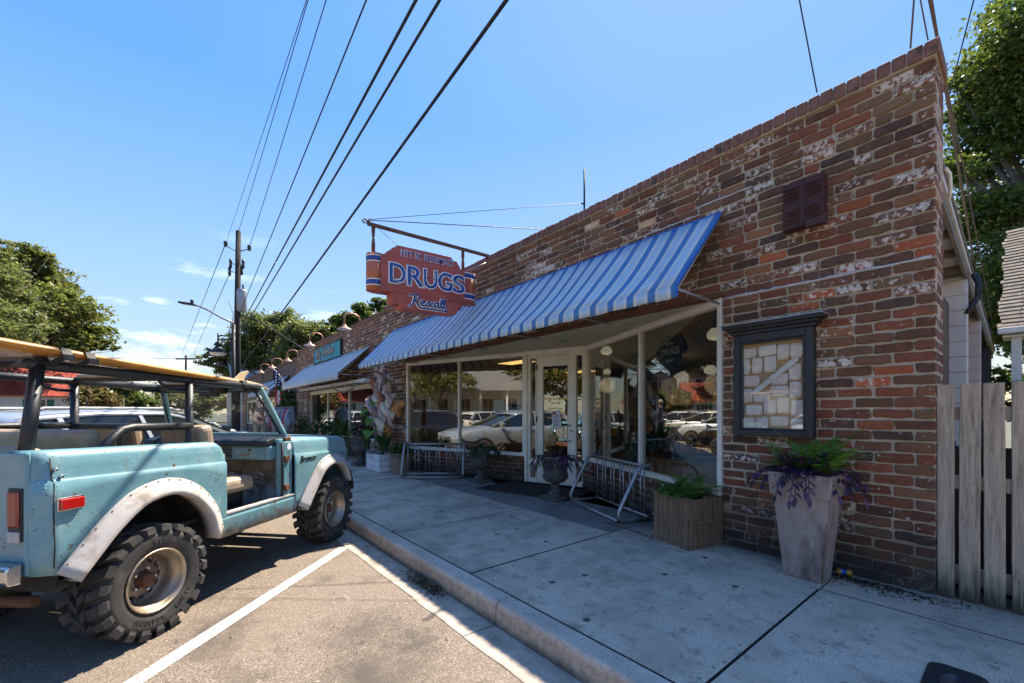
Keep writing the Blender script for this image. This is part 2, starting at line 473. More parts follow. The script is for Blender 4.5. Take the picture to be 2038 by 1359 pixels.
M_BARK = pm('bark', (.1, .085, .07), .95, 0, .4, 9, .8, 30, stretch=(1, 1, .3))

n = NT('awning_cloth'); v = n.coord('Object')
sx = n.n('SeparateXYZ'); n.l(v, sx.inputs[0])
fr = n.math('FRACT', n.math('ADD', n.math('DIVIDE', sx.outputs['X'], .222), 100.1))
st = n.ramp(fr, [(0, (.06, .2, .42)), (.21, (.64, .62, .55)), (.35, (.42, .54, .62)), (.72, (.64, .62, .55)), (.84, (.64, .62, .55)), (.87, (.06, .2, .42))], 'CONSTANT')
st = n.mix(n.ramp(n.noise(v, 4, 6, .6), [(.45, 0.), (.8, .3)]), st, (.2, .2, .19))
n.base(st); n.set(Roughness=.85); wv = n.coord('Object', (400, 400, 400)); n.bump(n.noise(wv, 1, 2), .15, .002)
M_AWN = n.m
def stripes(name, per, a, b, duty=.5):
    n = NT(name); v = n.coord('Object'); sx = n.n('SeparateXYZ'); n.l(v, sx.inputs[0])
    fr = n.math('FRACT', n.math('ADD', n.math('DIVIDE', sx.outputs['X'], per), 100))
    st = n.ramp(fr, [(0, a), (duty, b)], 'CONSTANT')
    st = n.mix(n.ramp(n.noise(v, 2, 6, .6), [(.45, 0.), (.8, .35)]), st, (.25, .25, .24))
    n.base(st); n.set(Roughness=.85); return n.m
M_AWN2 = stripes('pale_awning_cloth', .16, (.38, .43, .46), (.6, .6, .56))

def glass(name, ior=1.9, tint=(.82, .86, .84), rough=0.0, film=0):
    n = NT(name); n.t.nodes.remove(n.p)
    fr = n.n('Fresnel'); bf = n.n('NewGeometry').outputs['Backfacing']
    n.l(n.math('ADD', n.math('MULTIPLY', bf, 1 / ior - ior), ior), fr.inputs[0])
    gl = n.n('BsdfGlossy'); gl.inputs['Roughness'].default_value = rough; gl.inputs[0].default_value = (.95, .95, .92, 1)
    tr = n.n('BsdfTransparent'); tr.inputs[0].default_value = (*tint, 1)
    mx = n.n('MixShader'); n.l(fr.outputs[0], mx.inputs[0]); n.l(tr.outputs[0], mx.inputs[1]); n.l(gl.outputs[0], mx.inputs[2])
    last = mx.outputs[0]
    if film:
        df = n.n('BsdfDiffuse'); df.inputs[0].default_value = (.6, .62, .6, 1)
        m2 = n.n('MixShader'); f = n.ramp(n.noise(n.coord('Object'), 3, 5), [(.35, film * .4), (.8, film * 1.7)])
        n.l(f, m2.inputs[0]); n.l(last, m2.inputs[1]); n.l(df.outputs[0], m2.inputs[2]); last = m2.outputs[0]
    n.l(last, n.o.inputs[0]); return n.m
M_GLASS = glass('shop_glass', 2.6, (.8, .82, .8))
M_WSGLASS = glass('windscreen_glass', 1.5, (.86, .9, .88), 0, .07)
M_CASEGLASS = glass('case_glass', 1.65, (.95, .95, .93))

def wood(name, col, dark, scale=1, rough=.85, axis='z', moss=False):
    n = NT(name)
    s = {'z': (14, 14, .9), 'x': (.9, 14, 14), 'y': (14, .9, 14)}[axis]
    oi = n.n('ObjectInfo').outputs['Random']
    v0 = n.coord('Object', s)
    ad = n.n('VectorMath', operation='ADD'); n.l(v0, ad.inputs[0])
    cb = n.n('CombineXYZ'); mu = n.math('MULTIPLY', oi, 37.)
    n.l(mu, cb.inputs[0]); n.l(mu, cb.inputs[1]); n.l(cb.outputs[0], ad.inputs[1]); v = ad.outputs[0]
    g = n.noise(v, 3.2 * scale, 7, .7, dist=.8)
    c = n.ramp(g, [(.28, dark), (.5, col), (.75, tuple(min(1, x * 1.35) for x in col))])
    c = n.mix(n.ramp(n.noise(v, 9, 5, .8), [(.55, 0.), (.7, .6)]), c, tuple(x * .5 for x in dark))
    if moss:
        sx = n.n('SeparateXYZ'); n.l(n.coord('World'), sx.inputs[0])
        zz = n.math('ADD', sx.outputs['Z'], n.math('MULTIPLY', g, .35))
        c = n.mix(n.ramp(zz, [(.36, .9), (.58, 0.)]), c, (.022, .026, .012))
        c = n.mix(n.ramp(n.math('ADD', n.math('MULTIPLY', sx.outputs['Z'], -1), n.math('MULTIPLY', g, .12)), [(-1.6 + 1.0, 0.), (1, 0.)]), c, dark)
    n.base(c); n.set(Roughness=rough); n.bump(g, .5, .006); return n.m
M_PICKET = wood('weathered_picket', (.40, .305, .215), (.14, .10, .07), moss=True)
M_CRATE = wood('crate_wood', (.2, .125, .072), (.04, .023, .014), 1.3)
M_BARREL = wood('basket_wood', (.28, .2, .14), (.11, .07, .045), 1)
M_WHITEWOOD = pm('white_painted_wood', (.62, .62, .6), .6, 0, .12, 8, .2, 30, (.3, .28, .25), (.66, .76))

M_TRIM = pm('cream_trim', (.78, .72, .6), .55, 0, .1, 5, .1, 40, (.2, .18, .15), (.7, .78), 14)
M_SOFFIT = pm('soffit_paint', (.52, .50, .37), .8, 0, .12, 1.6, .25, 18, (.12, .12, .085), (.6, .75), 3)
M_RUST = pm('rusty_steel', (.15, .065, .035), .85, .1, .4, 20, .5, 60)
M_RUSTRED = pm('rust_red_metal', (.055, .02, .018), .7, .2, .35, 14, .35, 60, (.12, .05, .03), (.6, .7), 20)
M_BLACKWOOD = pm('black_painted_wood', (.018, .018, .019), .5, 0, .3, 12, .25, 40, (.1, .095, .09), (.68, .76), 22)
M_PAPER = pm('faded_paper', (.7, .55, .5), .8, 0, .07, 7, .05, 30, (.55, .36, .32), (.55, .8), 5)
M_BOARD = pm('tan_backboard', (.55, .36, .2), .8, 0, .12, 6, .1, 30)
M_TAPE = pm('white_tape', (.78, .75, .72), .6, 0, .05, 6, 0)
M_STEEL = pm('galvanised_tube', (.32, .31, .3), .45, .75, .25, 12, .2, 50, (.13, .08, .05), (.6, .72), 10)
M_ZINC = pm('zinc_planter', (.37, .29, .245), .75, .05, .35, 3.5, .4, 25, (.14, .095, .08), (.47, .64), 3, stretch=(1, 1, .45))
M_URN = pm('cast_urn', (.075, .066, .058), .9, 0, .5, 16, .7, 35, (.2, .18, .15), (.55, .7), 14)
M_SOIL = pm('soil', (.03, .022, .016), .95, 0, .4, 20, .8, 40)
M_BLACK = pm('black_plastic', (.012, .012, .013), .5, 0, .2, 10, .1, 60)
M_RUBMAT = pm('door_mat_fibre', (.008, .008, .009), .95, 0, .5, 60, .9, 120)
M_WHITEBLOCK = pm('painted_block', (.60, .56, .52), .85, 0, .08, 3, .8, 70, (.4, .36, .31), (.62, .78), 3)
M_SIGNRED = pm('sign_red', (.42, .085, .055), .55, 0, .2, 3, .12, 30, (.3, .07, .045), (.56, .74), 4)
M_SIGNEND = pm('sign_end_orange', (.46, .12, .045), .55, 0, .25, 5, .15, 30, (.14, .04, .025), (.56, .72), 5, stretch=(1, 1, .3))
M_NAVY = pm('sign_blue', (.012, .05, .24), .35, 0, .2, 10, 0, coat=.3)
M_NAVYD = pm('sign_navy', (.012, .03, .14), .45, 0, .15, 10, 0)
M_SIGNWHITE = pm('sign_white', (.88, .88, .86), .5, 0, .06, 10, 0)
M_COPPER = pm('copper_paint', (.5, .24, .15), .45, .35, .25, 12, .1)
M_LAMPWHITE = pm('lamp_white', (.75, .74, .7), .4, 0, .05, 10, 0)
M_TURQ = pm('turquoise_board', (.06, .3, .36), .7, 0, .3, 7, .3, 25, (.03, .12, .12), (.55, .7), 9)
M_GREYLET = pm('weathered_letter', (.3, .27, .23), .7, .2, .3, 20, .2)
M_BROWNSIGN = pm('brown_sign_wood', (.1, .06, .03), .7, 0, .35, 10, .3, 30)
M_POLE = pm('creosote_pole', (.022, .017, .013), .95, 0, .4, 8, .7, 25, stretch=(1, 1, .2))
M_CABLE = pm('cable_black', (.008, .008, .009), .6, 0, .1, 10, 0)
M_CABLEBR = pm('cable_brown', (.11, .075, .055), .7, 0, .2, 10, 0)
M_GREYMET = pm('grey_metal', (.3, .31, .32), .5, .5, .12, 8, .05)
M_GOLD = pm('gold_lettering', (.75, .48, .1), .4, .3, .1, 10, 0)
M_INT = pm('interior_dark', (.045, .04, .033), .8, 0, .3, 2, 0)
M_INTWALL = pm('interior_wall', (.11, .075, .045), .85, 0, .2, 2, 0)
M_INTFLOOR = pm('interior_floor', (.2, .17, .12), .4, 0, .2, 3, 0)
def emit(name, col, st):
    n = NT(name); n.base(col); n.p.inputs['Emission Color'].default_value = (*col, 1); n.p.inputs['Emission Strength'].default_value = st; return n.m
M_GLOBE = emit('globe_light', (.6, .55, .42), .1)
M_PANELLIGHT = emit('panel_light', (1, .62, .2), .3)
M_BULB = emit('bulb_light', (1, .75, .45), 2.5)
# ================================================================== THE SETTING
def struct(o, label=None):
    o['kind'] = 'structure'
    if label: o['label'] = label
    return o
def stuff(o, label=None, cat=None):
    o['kind'] = 'stuff'
    if label: o['label'] = label
    if cat: o['category'] = cat
    return o
b = MB(); b.add([(-600, -600, -.03), (600, -600, -.03), (600, 600, -.03), (-600, 600, -.03)], [(0, 1, 2, 3)])
struct(b.build('ground', pm('earth', (.07, .07, .045), .95, 0, .3, .3, .2, 3)), 'earth and lawn running out beyond the street')
b = MB(); b.add([(-160, -16.5, 0), (60, -16.5, 0), (60, -2.70, 0), (-160, -2.70, 0)], [(0, 1, 2, 3)])
struct(b.build('road', M_ASPH), 'tan grey asphalt street with angled parking')
# parking stripes at 45 degrees, 4 mm above the asphalt
d45 = Vector((1, -1, 0)).normalized(); nn = Vector((1, 1, 0)).normalized()
for i, k in enumerate((-1, 0, 1, 2, 3, 4, 5)):
    p = Vector((-4.15 - 3.72 * k, -2.72, .004)); q = p + d45 * 5.3
    w = .052
    b = MB(); m = 24; rows = []
    for j in range(m + 1):
        c = p.lerp(q, j / m)
        rows.append([c - nn * (w + rnd.uniform(-.003, .003)), c + nn * (w + rnd.uniform(-.003, .003))])
    b.grid(rows)
    struct(b.build('parking_stripe', M_PAINT), 'worn white angled parking stripe on the asphalt')
# gutter pan and kerb in cast lengths
gut = struct(MB().bx(-120, 14, -2.69, -2.43, -.12, -.03).build('gutter', M_GUT), 'concrete gutter pan along the kerb')
krb = struct(MB().bx(-120, 14, -2.42, -2.31, -.12, .12).build('kerb', M_MORTAR), 'concrete kerb edging the sidewalk')
JX = [14, 10.2, 7.2, 4.1, 1.4, -.42, -1.86, -3.83, -5.5, -7.3, -9.1, -10.9, -13, -15.5, -18, -21, -25, -30, -40, -60, -120]
for i in range(len(JX) - 1):
    x1, x0 = JX[i] - .004, JX[i + 1] + .004
    dz = rnd.uniform(-.003, .003)
    b = MB()
    # kerb: battered face, rounded arris
    pr = [(-2.41, -.03), (-2.415, .1), (-2.428, .135), (-2.45 + .045, .15), (-2.30, .15), (-2.30, -.03)]
    pr = [(-2.452, -.03), (-2.443, .11), (-2.437, .132), (-2.425, .146), (-2.405, .15), (-2.304, .15), (-2.304, -.03)]
    nseg = max(2, int((x1 - x0) / .12)) if x1 > -12 else 2
    rows = []
    for j in range(nseg + 1):
        x = x0 + (x1 - x0) * j / nseg
        ch = rnd.uniform(-.003, .003) if 0 < j < nseg else 0
        rows.append([(x, y + (ch if z > .1 and y < -2.32 else 0), z + dz + (ch * .6 if y < -2.32 and z > .1 else 0)) for y, z in pr])
    b.grid(rows)
    k = len(pr)
    b.add(rows[0], [tuple(range(k))]); b.add(rows[-1], [tuple(range(k))])
    b.build('kerb_stone', M_KERB, krb)
    b = MB()
    rows = []
    for j in range(nseg + 1):
        x = x0 + (x1 - x0) * j / nseg
        e = rnd.uniform(-.006, .006)
        rows.append([(x, -2.70 + e, -.03), (x, -2.70 + e, .004), (x, -2.69 + e, .007), (x, -2.56, .003), (x, -2.453, -.004), (x, -2.453, -.03)])
    b.grid(rows); b.build('gutter_slab', M_GUT, gut)
walk = struct(MB().bx(-120, 14, -2.30, .4, -.1, .122).add([(-8.3, .2, .122), (-5.4, 1.3, .122), (-4.3, 1.6, .122), (-1.5, .2, .122)], [(0, 1, 2, 3)]).build('sidewalk', M_SOIL),
              'grey concrete sidewalk in scored slabs outside the shops')
SX = [14, 10, 6.2, 3.2, 1.25, -.55, -2.39, -3.82, -5.55, -7.4, -9.2, -11, -13, -15, -17, -20, -24, -30, -40, -60, -120]
def slab(x0, x1, y0, y1, mat=M_WALK, name='slab', gap=.004):
    dz = rnd.uniform(-.0015, .0015)
    x0 += gap; x1 -= gap; y0 += gap; y1 -= gap; e = .0045
    b = MB()
    b.add([(x0, y0, .06), (x1, y0, .06), (x1, y1, .06), (x0, y1, .06), (x0, y0, .143), (x1, y0, .143), (x1, y1, .143), (x0, y1, .143),
           (x0 + e, y0 + e, .15 + dz), (x1 - e, y0 + e, .15 + dz), (x1 - e, y1 - e, .15 + dz), (x0 + e, y1 - e, .15 + dz)],
          [(0, 1, 5, 4), (1, 2, 6, 5), (2, 3, 7, 6), (3, 0, 4, 7), (4, 5, 9, 8), (5, 6, 10, 9), (6, 7, 11, 10), (7, 4, 8, 11), (8, 9, 10, 11)])
    b.mi = [1] * 8 + [0]
    return b.build(name, [mat, M_SOIL], walk)
for i in range(len(SX) - 1):
    x1, x0 = SX[i], SX[i + 1]
    slab(x0, x1, -2.30, -.50)
    if x0 > -1.3 and x0 < 0 or x0 >= 0: slab(x0, x1, -.50, 1.5 if x0 >= 0 else .02)
    elif x1 < -8.5: slab(x0, x1, -.50, .02)
# entrance recess floor: dark exposed aggregate between the splayed windows
b = MB()
P = [(-7.4, -.495), (-2.395, -.495), (-2.395, .38), (-4.3, 1.42), (-5.55, 1.04), (-7.4, .44)]
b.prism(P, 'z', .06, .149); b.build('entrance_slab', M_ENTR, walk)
b = MB(); b.prism([(-8.5, -.495), (-7.41, -.495), (-7.41, .43), (-8.5, .09)], 'z', .06, .1495); b.build('slab', M_WALK, walk)
b = MB(); b.prism([(-2.385, -.495), (-.555, -.495), (-.555, .02), (-1.3, .02), (-1.3, .06), (-1.5, .09), (-2.385, .375)], 'z', .06, .1495); b.build('slab', M_WALK, walk)
# far footway across the street
fk = struct(MB().bx(-160, 60, -19.5, -16.5, -.1, .14).build('far_sidewalk', M_WALK), 'concrete footway on the far side of the street')

mh = thing('manhole_cover', 'small round cast iron cover in the asphalt beside the rear wheel of the blue truck', 'utility cover', (-2.45, -4.98, .0))
b = MB(); b.lathe([(.0, .003), (.15, .003), (.155, .007), (.18, .007), (.185, .003)], 32, (0, 0, 0), cap=False); b.build('cover', pm('cast_iron', (.09, .08, .07), .6, .4, .3, 30, .4), mh, local=True)
b = MB()
for i in range(3): b.lathe([(.045 + .04 * i, .003), (.047 + .04 * i, .008), (.055 + .04 * i, .008), (.057 + .04 * i, .003)], 28, (0, 0, 0), cap=False)
b.build('raised_ring', MATS['cast_iron'], mh, local=True)['kind'] = 'stuff'
# ================================================================== THE DRUGSTORE
store = thing('drugstore_building', 'low brick drugstore with recessed glass shopfront under the blue striped awning', 'shop', (-4.7, .2, .15))
WTOP = 3.915
wall = MB()
wall.bx(-9.6, -.002, .012, .40, 2.575, WTOP)
wall.bx(-1.458, -.002, .012, .398, .05, 2.575)
wall.bx(-9.6, -8.508, .012, .398, .05, 2.575)
wallo = wall.build('front_wall', M_MORTAR, store)
def brick_shape(L, H, r, d=.05):
    # uneven old brick: 12-point outline, back ring, front ring, slightly domed face; front at y = 0
    out = []
    for fx, fz in ((0, .12), (.06, 0), (.33, 0), (.66, 0), (.94, 0), (1, .12), (1, .88), (.94, 1), (.66, 1), (.33, 1), (.06, 1), (0, .88)):
        out.append((fx * L + r.uniform(-.006, .006), fz * H + r.uniform(-.0045, .0045)))
    cx, cz = L / 2, H / 2
    vs = [(x, d, z) for x, z in out] + [(x, .004 + r.uniform(0, .002), z) for x, z in out]
    ins = []
    for x, z in out:
        ins.append((cx + (x - cx) * (1 - .012 / L), r.uniform(-.0022, .0012), cz + (z - cz) * (1 - .011 / H)))
    vs += ins
    fs = []
    for i in range(12):
        j = (i + 1) % 12
        fs += [(i, j, 12 + j, 12 + i), (12 + i, 12 + j, 24 + j, 24 + i)]
    fs.append(tuple(range(24, 36)))
    return vs, fs
br = random.Random(3)
BL, BH, CO = .214, .065, .0818
VAR = {}
for nm, L_ in (('s', BL), ('h', .1)):
    VAR[nm] = []
    for i in range(9):
        vs, fs = brick_shape(L_, BH, br)
        me = bpy.data.meshes.new('brick'); me.from_pydata(vs, [], [f[::-1] for f in fs]); me.materials.append(M_BRICK); me.update()
        VAR[nm].append(me)
def lay(x0, x1, z0, z1, skip=None, phase=0, start_right=True):
    """courses from x0 to x1; returns (x, z, L, H)"""
    out = []; k = 0; z = z0 + .008
    while z + BH < z1 + .012:
        x = x1 - (0 if (k + phase) % 2 == 0 else -.0) - .004
        first = BL if (k + phase) % 2 == 0 else .1
        while x > x0 + .03:
            Lb = first if first else (BL if br.random() > .07 else .1)
            first = None
            Lb *= br.uniform(.97, 1.03)
            a = x - Lb
            if a < x0 + .05: a = x0 + .002
            if x - a > .03 and not (skip and skip(a, x, z)):
                out.append((a, z + br.uniform(-.0025, .0025), x - a, BH))
            x = a - br.uniform(.012, .020)
        z += CO; k += 1
    return out
def opening(a, x, z): return False
bl = []
bl += lay(-1.458, 0, .15, 2.604)
n0 = len(range(0, int((2.575 - .15) / CO)))
zt = .15
while zt < 2.56: zt += CO
bl += lay(-9.6, 0, zt, WTOP, phase=int(round((zt - .15) / CO)))
bl += lay(-9.6, -8.50, .15, 2.604)
def bpos(b_): return Vector((b_[0] + b_[2] / 2, 0, b_[1] + .03))
def visarea(p, L_, nrm):
    d = p - CAM; D = d.dot(FW)
    if D < .1: return 0
    u = 1019 + 838 * d.dot(RT) / D; w = 820 - 838 * d.z / D
    if not (-20 < u < 2058 and -20 < w < 1380): return 0
    return L_ * abs(d.normalized().dot(nrm)) / d.length ** 2
fr = [(visarea(bpos(b_), b_[2], Vector((0, 1, 0))), i) for i, b_ in enumerate(bl)]
fr.sort(reverse=True)
single = set(i for a, i in fr[:288])
mass = MB(); at = []
for i, (x, z, L_, H) in enumerate(bl):
    up = max(0, min(1, (z - .6) / 2.8)) * (1 if x < -1.3 else .75)
    c = brickcol(up)
    y = .0 + br.uniform(-.004, .004)
    if i in single:
        kind = 'h' if L_ < .14 else 's'
        me = br.choice(VAR[kind])
        o = bpy.data.objects.new('brick', me); COL.objects.link(o); o.parent = wallo
        p = WM[store].inverted() @ Vector((x, y, z))
        o.location = p; o.scale = (L_ / (.1 if kind == 'h' else BL), 1, br.uniform(.96, 1.06))
        o.rotation_euler = (0, br.uniform(-.008, .008), 0)
        o.color = (*c, 1)
    else:
        vs, fs = brick_shape(L_, H, br)
        mass.M = Matrix.Translation((x, y, z)); mass.add(vs, fs)
        at += [(*c, br.random())] * 36
# brick return at the right-hand end and the dwarf walls under the splayed windows
def lay_on(M, L_, z0, z1, phase=0):
    global at
    for x, z, l_, H in lay(0, L_, z0, z1, phase=phase):
        vs, fs = brick_shape(l_, H, br)
        mass.M = M @ Matrix.Translation((x, br.uniform(-.004, .004), z)); mass.add(vs, fs)
        at += [(*brickcol(.2), br.random())] * 36
lay_on(frame_m((.0, .004, 0), (0, 1, 0), (-1, 0, 0)), .395, .15, WTOP, 1)
def along(a, b_):
    d = Vector((b_[0] - a[0], b_[1] - a[1], 0)); ln = d.length; d.normalize()
    m = Matrix((d, Vector((-d.y, d.x, 0)), Vector((0, 0, 1)))).transposed().to_4x4(); m.translation = Vector((a[0], a[1], 0))
    return m, ln
PA, PB, PC, PD = (-8.5, .05), (-5.5, 1.0), (-4.33, 1.37), (-1.466, .05)
LWm, LWl = along(PA, PB); DRm, DRl = along(PB, PC); RWm, RWl = along(PC, PD)
lay_on(LWm @ Matrix.Translation((0, -.10, 0)), LWl, .15, .56)
lay_on(RWm @ Matrix.Translation((0, -.10, 0)), RWl, .15, .56)
mass.M = None
o = mass.build('brick_courses', M_BRICKA, wallo, attr=at); o['kind'] = 'stuff'
dw = MB()
for m, ln in ((LWm, LWl), (RWm, RWl)):
    dw.M = m; dw.bx(.005, ln - .01, -.088, .1, .05, .565)
dw.M = None
dwo = dw.build('dwarf_wall', M_MORTAR, store)
# sloping rowlock sill bricks
for m, ln in ((LWm, LWl), (RWm, RWl)):
    x = .01
    while x + .07 < ln:
        b = MB(); b.M = m @ Matrix.Translation((x + .033, -.045, .588)) @ Matrix.Rotation(R(9), 4, 'X')
        b.bx(-.032, .032, -.075, .07, -.03, .022); b.M = None
        vcol = brickcol(.1)
        o = b.build('sill_brick', M_BRICK, dwo, bevel=.006, seg=1); o.color = (*vcol, 1)
        x += .078
# coping: bricks on edge with a small overhang
x = .022; k = 0
cop = pm('coping_brick', (.2, .095, .068), .9, 0, .35, 22, .5, 80, (.04, .032, .03), (.58, .7), 9, coord='World')
while x > -9.6:
    w = br.uniform(.074, .081)
    h0 = WTOP + .008 + br.uniform(-.003, .003); h1 = h0 + .107 + br.uniform(-.004, .004); y0 = -.032 + br.uniform(-.006, .006)
    b = MB(); b.bx(x - w, x, y0, .405, h0, h1)
    o = b.build('coping_brick', cop, wallo, bevel=.007, seg=1)
    x -= w + br.uniform(.008, .012)
b = MB(); b.bx(-9.6, .006, -.02, .395, WTOP - .002, WTOP + .1); b.build('coping_mortar', M_MORTAR, wallo)
# pale repointing lines that step through the courses
b = MB()
def bead(pts, r):
    q = []
    for i in range(len(pts) - 1):
        a, c = Vector(pts[i]), Vector(pts[i + 1]); m = max(2, int((c - a).length / .05))
        for j in range(m): q.append(a.lerp(c, j / m) + Vector((0, 0, rnd.uniform(-.004, .004))))
    q.append(Vector(pts[-1]))
    b.tube(q, [r * rnd.uniform(.6, 1.25) for _ in q], 6)
def zc(k): return .15 + k * CO
bead([(-1.44, .004, zc(29)), (-.95, .004, zc(29)), (-.6, .004, zc(29)), (-.02, .004, zc(29))], .013)
bead([(-1.2, .004, zc(41)), (-1.7, .004, zc(41)), (-1.7, .004, zc(40)), (-2.3, .004, zc(40)), (-2.3, .004, zc(39)), (-2.9, .004, zc(39)), (-2.9, .004, zc(38)), (-3.5, .004, zc(38))], .01)
b.build('new_mortar_line', M_MORTARW, wallo)

# ---- soffit, lintel, frames
b = MB(); b.prism([(-8.49, .115), (-5.5, 1.06), (-4.33, 1.43), (-1.475, .115)], 'z', 2.55, 2.58)
b.build('soffit', M_SOFFIT, store)
b = MB(); b.bx(-8.5, -1.46, -.008, .115, 2.553, 2.568); b.bx(-8.5, -1.46, -.006, .004, 2.568, 2.60)
b.build('lintel', M_RUST, store)
SZ0, SZ1 = .612, 2.549
def window(m, ln, mull, name='window'):
    f = MB(); f.M = m
    f.bx(.0, ln, -.045, .045, SZ1 - .075, SZ1); f.bx(.0, ln, -.055, .045, SZ0, SZ0 + .06)
    f.bx(0, .055, -.043, .043, SZ0 + .06, SZ1 - .075); f.bx(ln - .055, ln, -.043, .043, SZ0 + .06, SZ1 - .075)
    f.bx(mull - .02, mull + .02, -.041, .041, SZ0 + .06, SZ1 - .075)
    f.bx(.0, ln, -.06, -.046, SZ1 - .05, SZ1 - .02)
    f.M = None
    fo = f.build(name, M_TRIM, store, bevel=.004, seg=1)
    for a, c in ((.055, mull - .02), (mull + .02, ln - .055)):
        p = MB(); p.M = m; p.bx(a - .004, c + .004, .0, .006, SZ0 + .055, SZ1 - .07); p.M = None
        p.build('pane', M_GLASS, fo)
    return fo
window(LWm, LWl, 1.544); window(RWm, RWl, 1.68)
# ---- door unit
f = MB(); f.M = DRm; Z0 = .15
for a, c in ((0, .06), (DRl - .06, DRl)): f.bx(a, c, -.07, .06, Z0, 2.48)
f.bx(0, DRl, -.07, .06, 2.48, 2.549); f.bx(0, DRl, -.05, .05, Z0, Z0 + .02)
for a, c in ((.06, .25), (1.01, DRl - .06)):
    f.bx(a, c, -.04, .04, 2.41, 2.48); f.bx(a, c, -.04, .04, .50, .57); f.bx(a, c, -.04, .04, Z0 + .02, .23)
    f.bx(a, a + (.055 if a < .5 else .02), -.04, .04, .23, .50); f.bx(a, a + (.055 if a < .5 else .02), -.04, .04, .57, 2.41)
    f.bx(c - .025, c, -.04, .04, .23, .50); f.bx(c - .025, c, -.04, .04, .57, 2.41)
f.bx(.25, 1.01, -.04, .04, 2.44, 2.48)
f.M = None
dfo = f.build('door_frame', M_TRIM, store, bevel=.004, seg=1)
for a, c in ((.113, .227), (1.028, DRl - .083)):
    for z0, z1 in ((.228, .502), (.568, 2.412)):
        p = MB(); p.M = DRm; p.bx(a, c, .0, .006, z0, z1); p.M = None; p.build('pane', M_GLASS, dfo)
f = MB(); f.M = DRm
f.bx(.255, .375, -.03, .02, .175, 2.435); f.bx(.865, 1.005, -.03, .02, .175, 2.435)
f.bx(.375, .865, -.03, .02, 2.25, 2.435); f.bx(.375, .865, -.03, .02, .175, .34)
f.M = None
door = f.build('door', M_TRIM, store, bevel=.004, seg=1)
p = MB(); p.M = DRm; p.bx(.371, .869, -.004, .002, .336, 2.254); p.M = None; p.build('pane', M_GLASS, door)
p = MB(); p.M = DRm; p.tube([(.93, -.03, 1.2), (.93, -.08, 1.2), (.83, -.085, 1.19), (.815, -.085, 1.15), (.815, -.085, .98), (.83, -.085, .94), (.93, -.08, .93), (.93, -.03, .93)], .011, 8)
p.lathe([(.025, -.045), (.025, -.03)], 12, (.945, 0, 1.1), 'y'); p.M = None
p.build('handle', M_GREYMET, door)
for z in (.4, 1.25, 2.2):
    p = MB(); p.M = DRm; p.bx(.243, .262, -.05, -.03, z, z + .1); p.M = None; p.build('hinge', M_RUSTRED, door)
def lettering(txt, size, M, mat, name, par, offset=0, extrude=.001, align='CENTER', shear=0, space=1):
    vs, fs = text_mesh(txt, size, offset, extrude, shear, align, space)
    b = MB(); b.M = M; b.add(vs, fs); b.M = None
    return b.build(name, mat, par)
def on(m, x, y, z): return m @ Matrix.Translation((x, y, z)) @ Matrix.Rotation(R(90), 4, 'X')
for txt, z, s in (('III', 2.12, .13), ('Pitt Street Pharmacy', 1.655, .058), ('Est. 1937', 1.575, .05), ('Business Hours', 1.48, .045), ('Mon-Sat 9am - 6pm', 1.405, .04), ('Compounding & Gifts', 1.32, .04)):
    lettering(txt, s, on(DRm, .62, -.008, z), M_GOLD, 'gold_lettering', door, .0012 if s < .1 else .002)
b = MB(); b.M = DRm @ Matrix.Translation((.64, -.012, 1.36)) @ Matrix.Rotation(R(-7), 4, 'Y')
b.bx(-.09, .08, -.002, 0, -.23, .1); b.M = None
notice = b.build('notice', pm('notice_paper', (.6, .6, .62), .8, 0, .04, 6, 0), door, label if False else False) if False else b.build('notice', pm('notice_paper', (.6, .6, .62), .8, 0, .04, 6, 0), door)
b = MB(); b.M = DRm @ Matrix.Translation((.64, -.0155, 1.36)) @ Matrix.Rotation(R(-7), 4, 'Y')
b.bx(-.07, .0, -.001, 0, .03, .08); b.M = None; b.build('notice_print', pm('red_print', (.45, .06, .05), .8), door)
b = MB(); b.M = DRm @ Matrix.Translation((.64, -.0155, 1.36)) @ Matrix.Rotation(R(-7), 4, 'Y')
for i in range(7): b.bx(-.07, .06 - (i % 3) * .02, -.001, 0, -.0 - i * .03, .012 - i * .03)
b.M = None; b.build('notice_lines', pm('grey_print', (.16, .16, .24), .8), door)

# ---- inside the shop
b = MB(); b.bx(-9.4, -.35, .45, 9, .1, .149); b.build('interior_floor', M_INTFLOOR, store)
b = MB(); b.bx(-9.5, -.25, .40, 9.1, 2.80, 2.85); b.build('interior_ceiling', M_INTWALL, store)
b = MB(); b.bx(-9.5, -9.4, .4, 9, .15, 2.8); b.bx(-.35, -.25, .4, 9, .15, 2.8); b.bx(-9.4, -.35, 8.9, 9, .15, 2.8); b.build('interior_wall', M_INTWALL, store)
b = MB(); b.bx(-9.6, -.30, .4, 9.2, 3.55, 3.6); b.build('roof', M_BLACK, store)
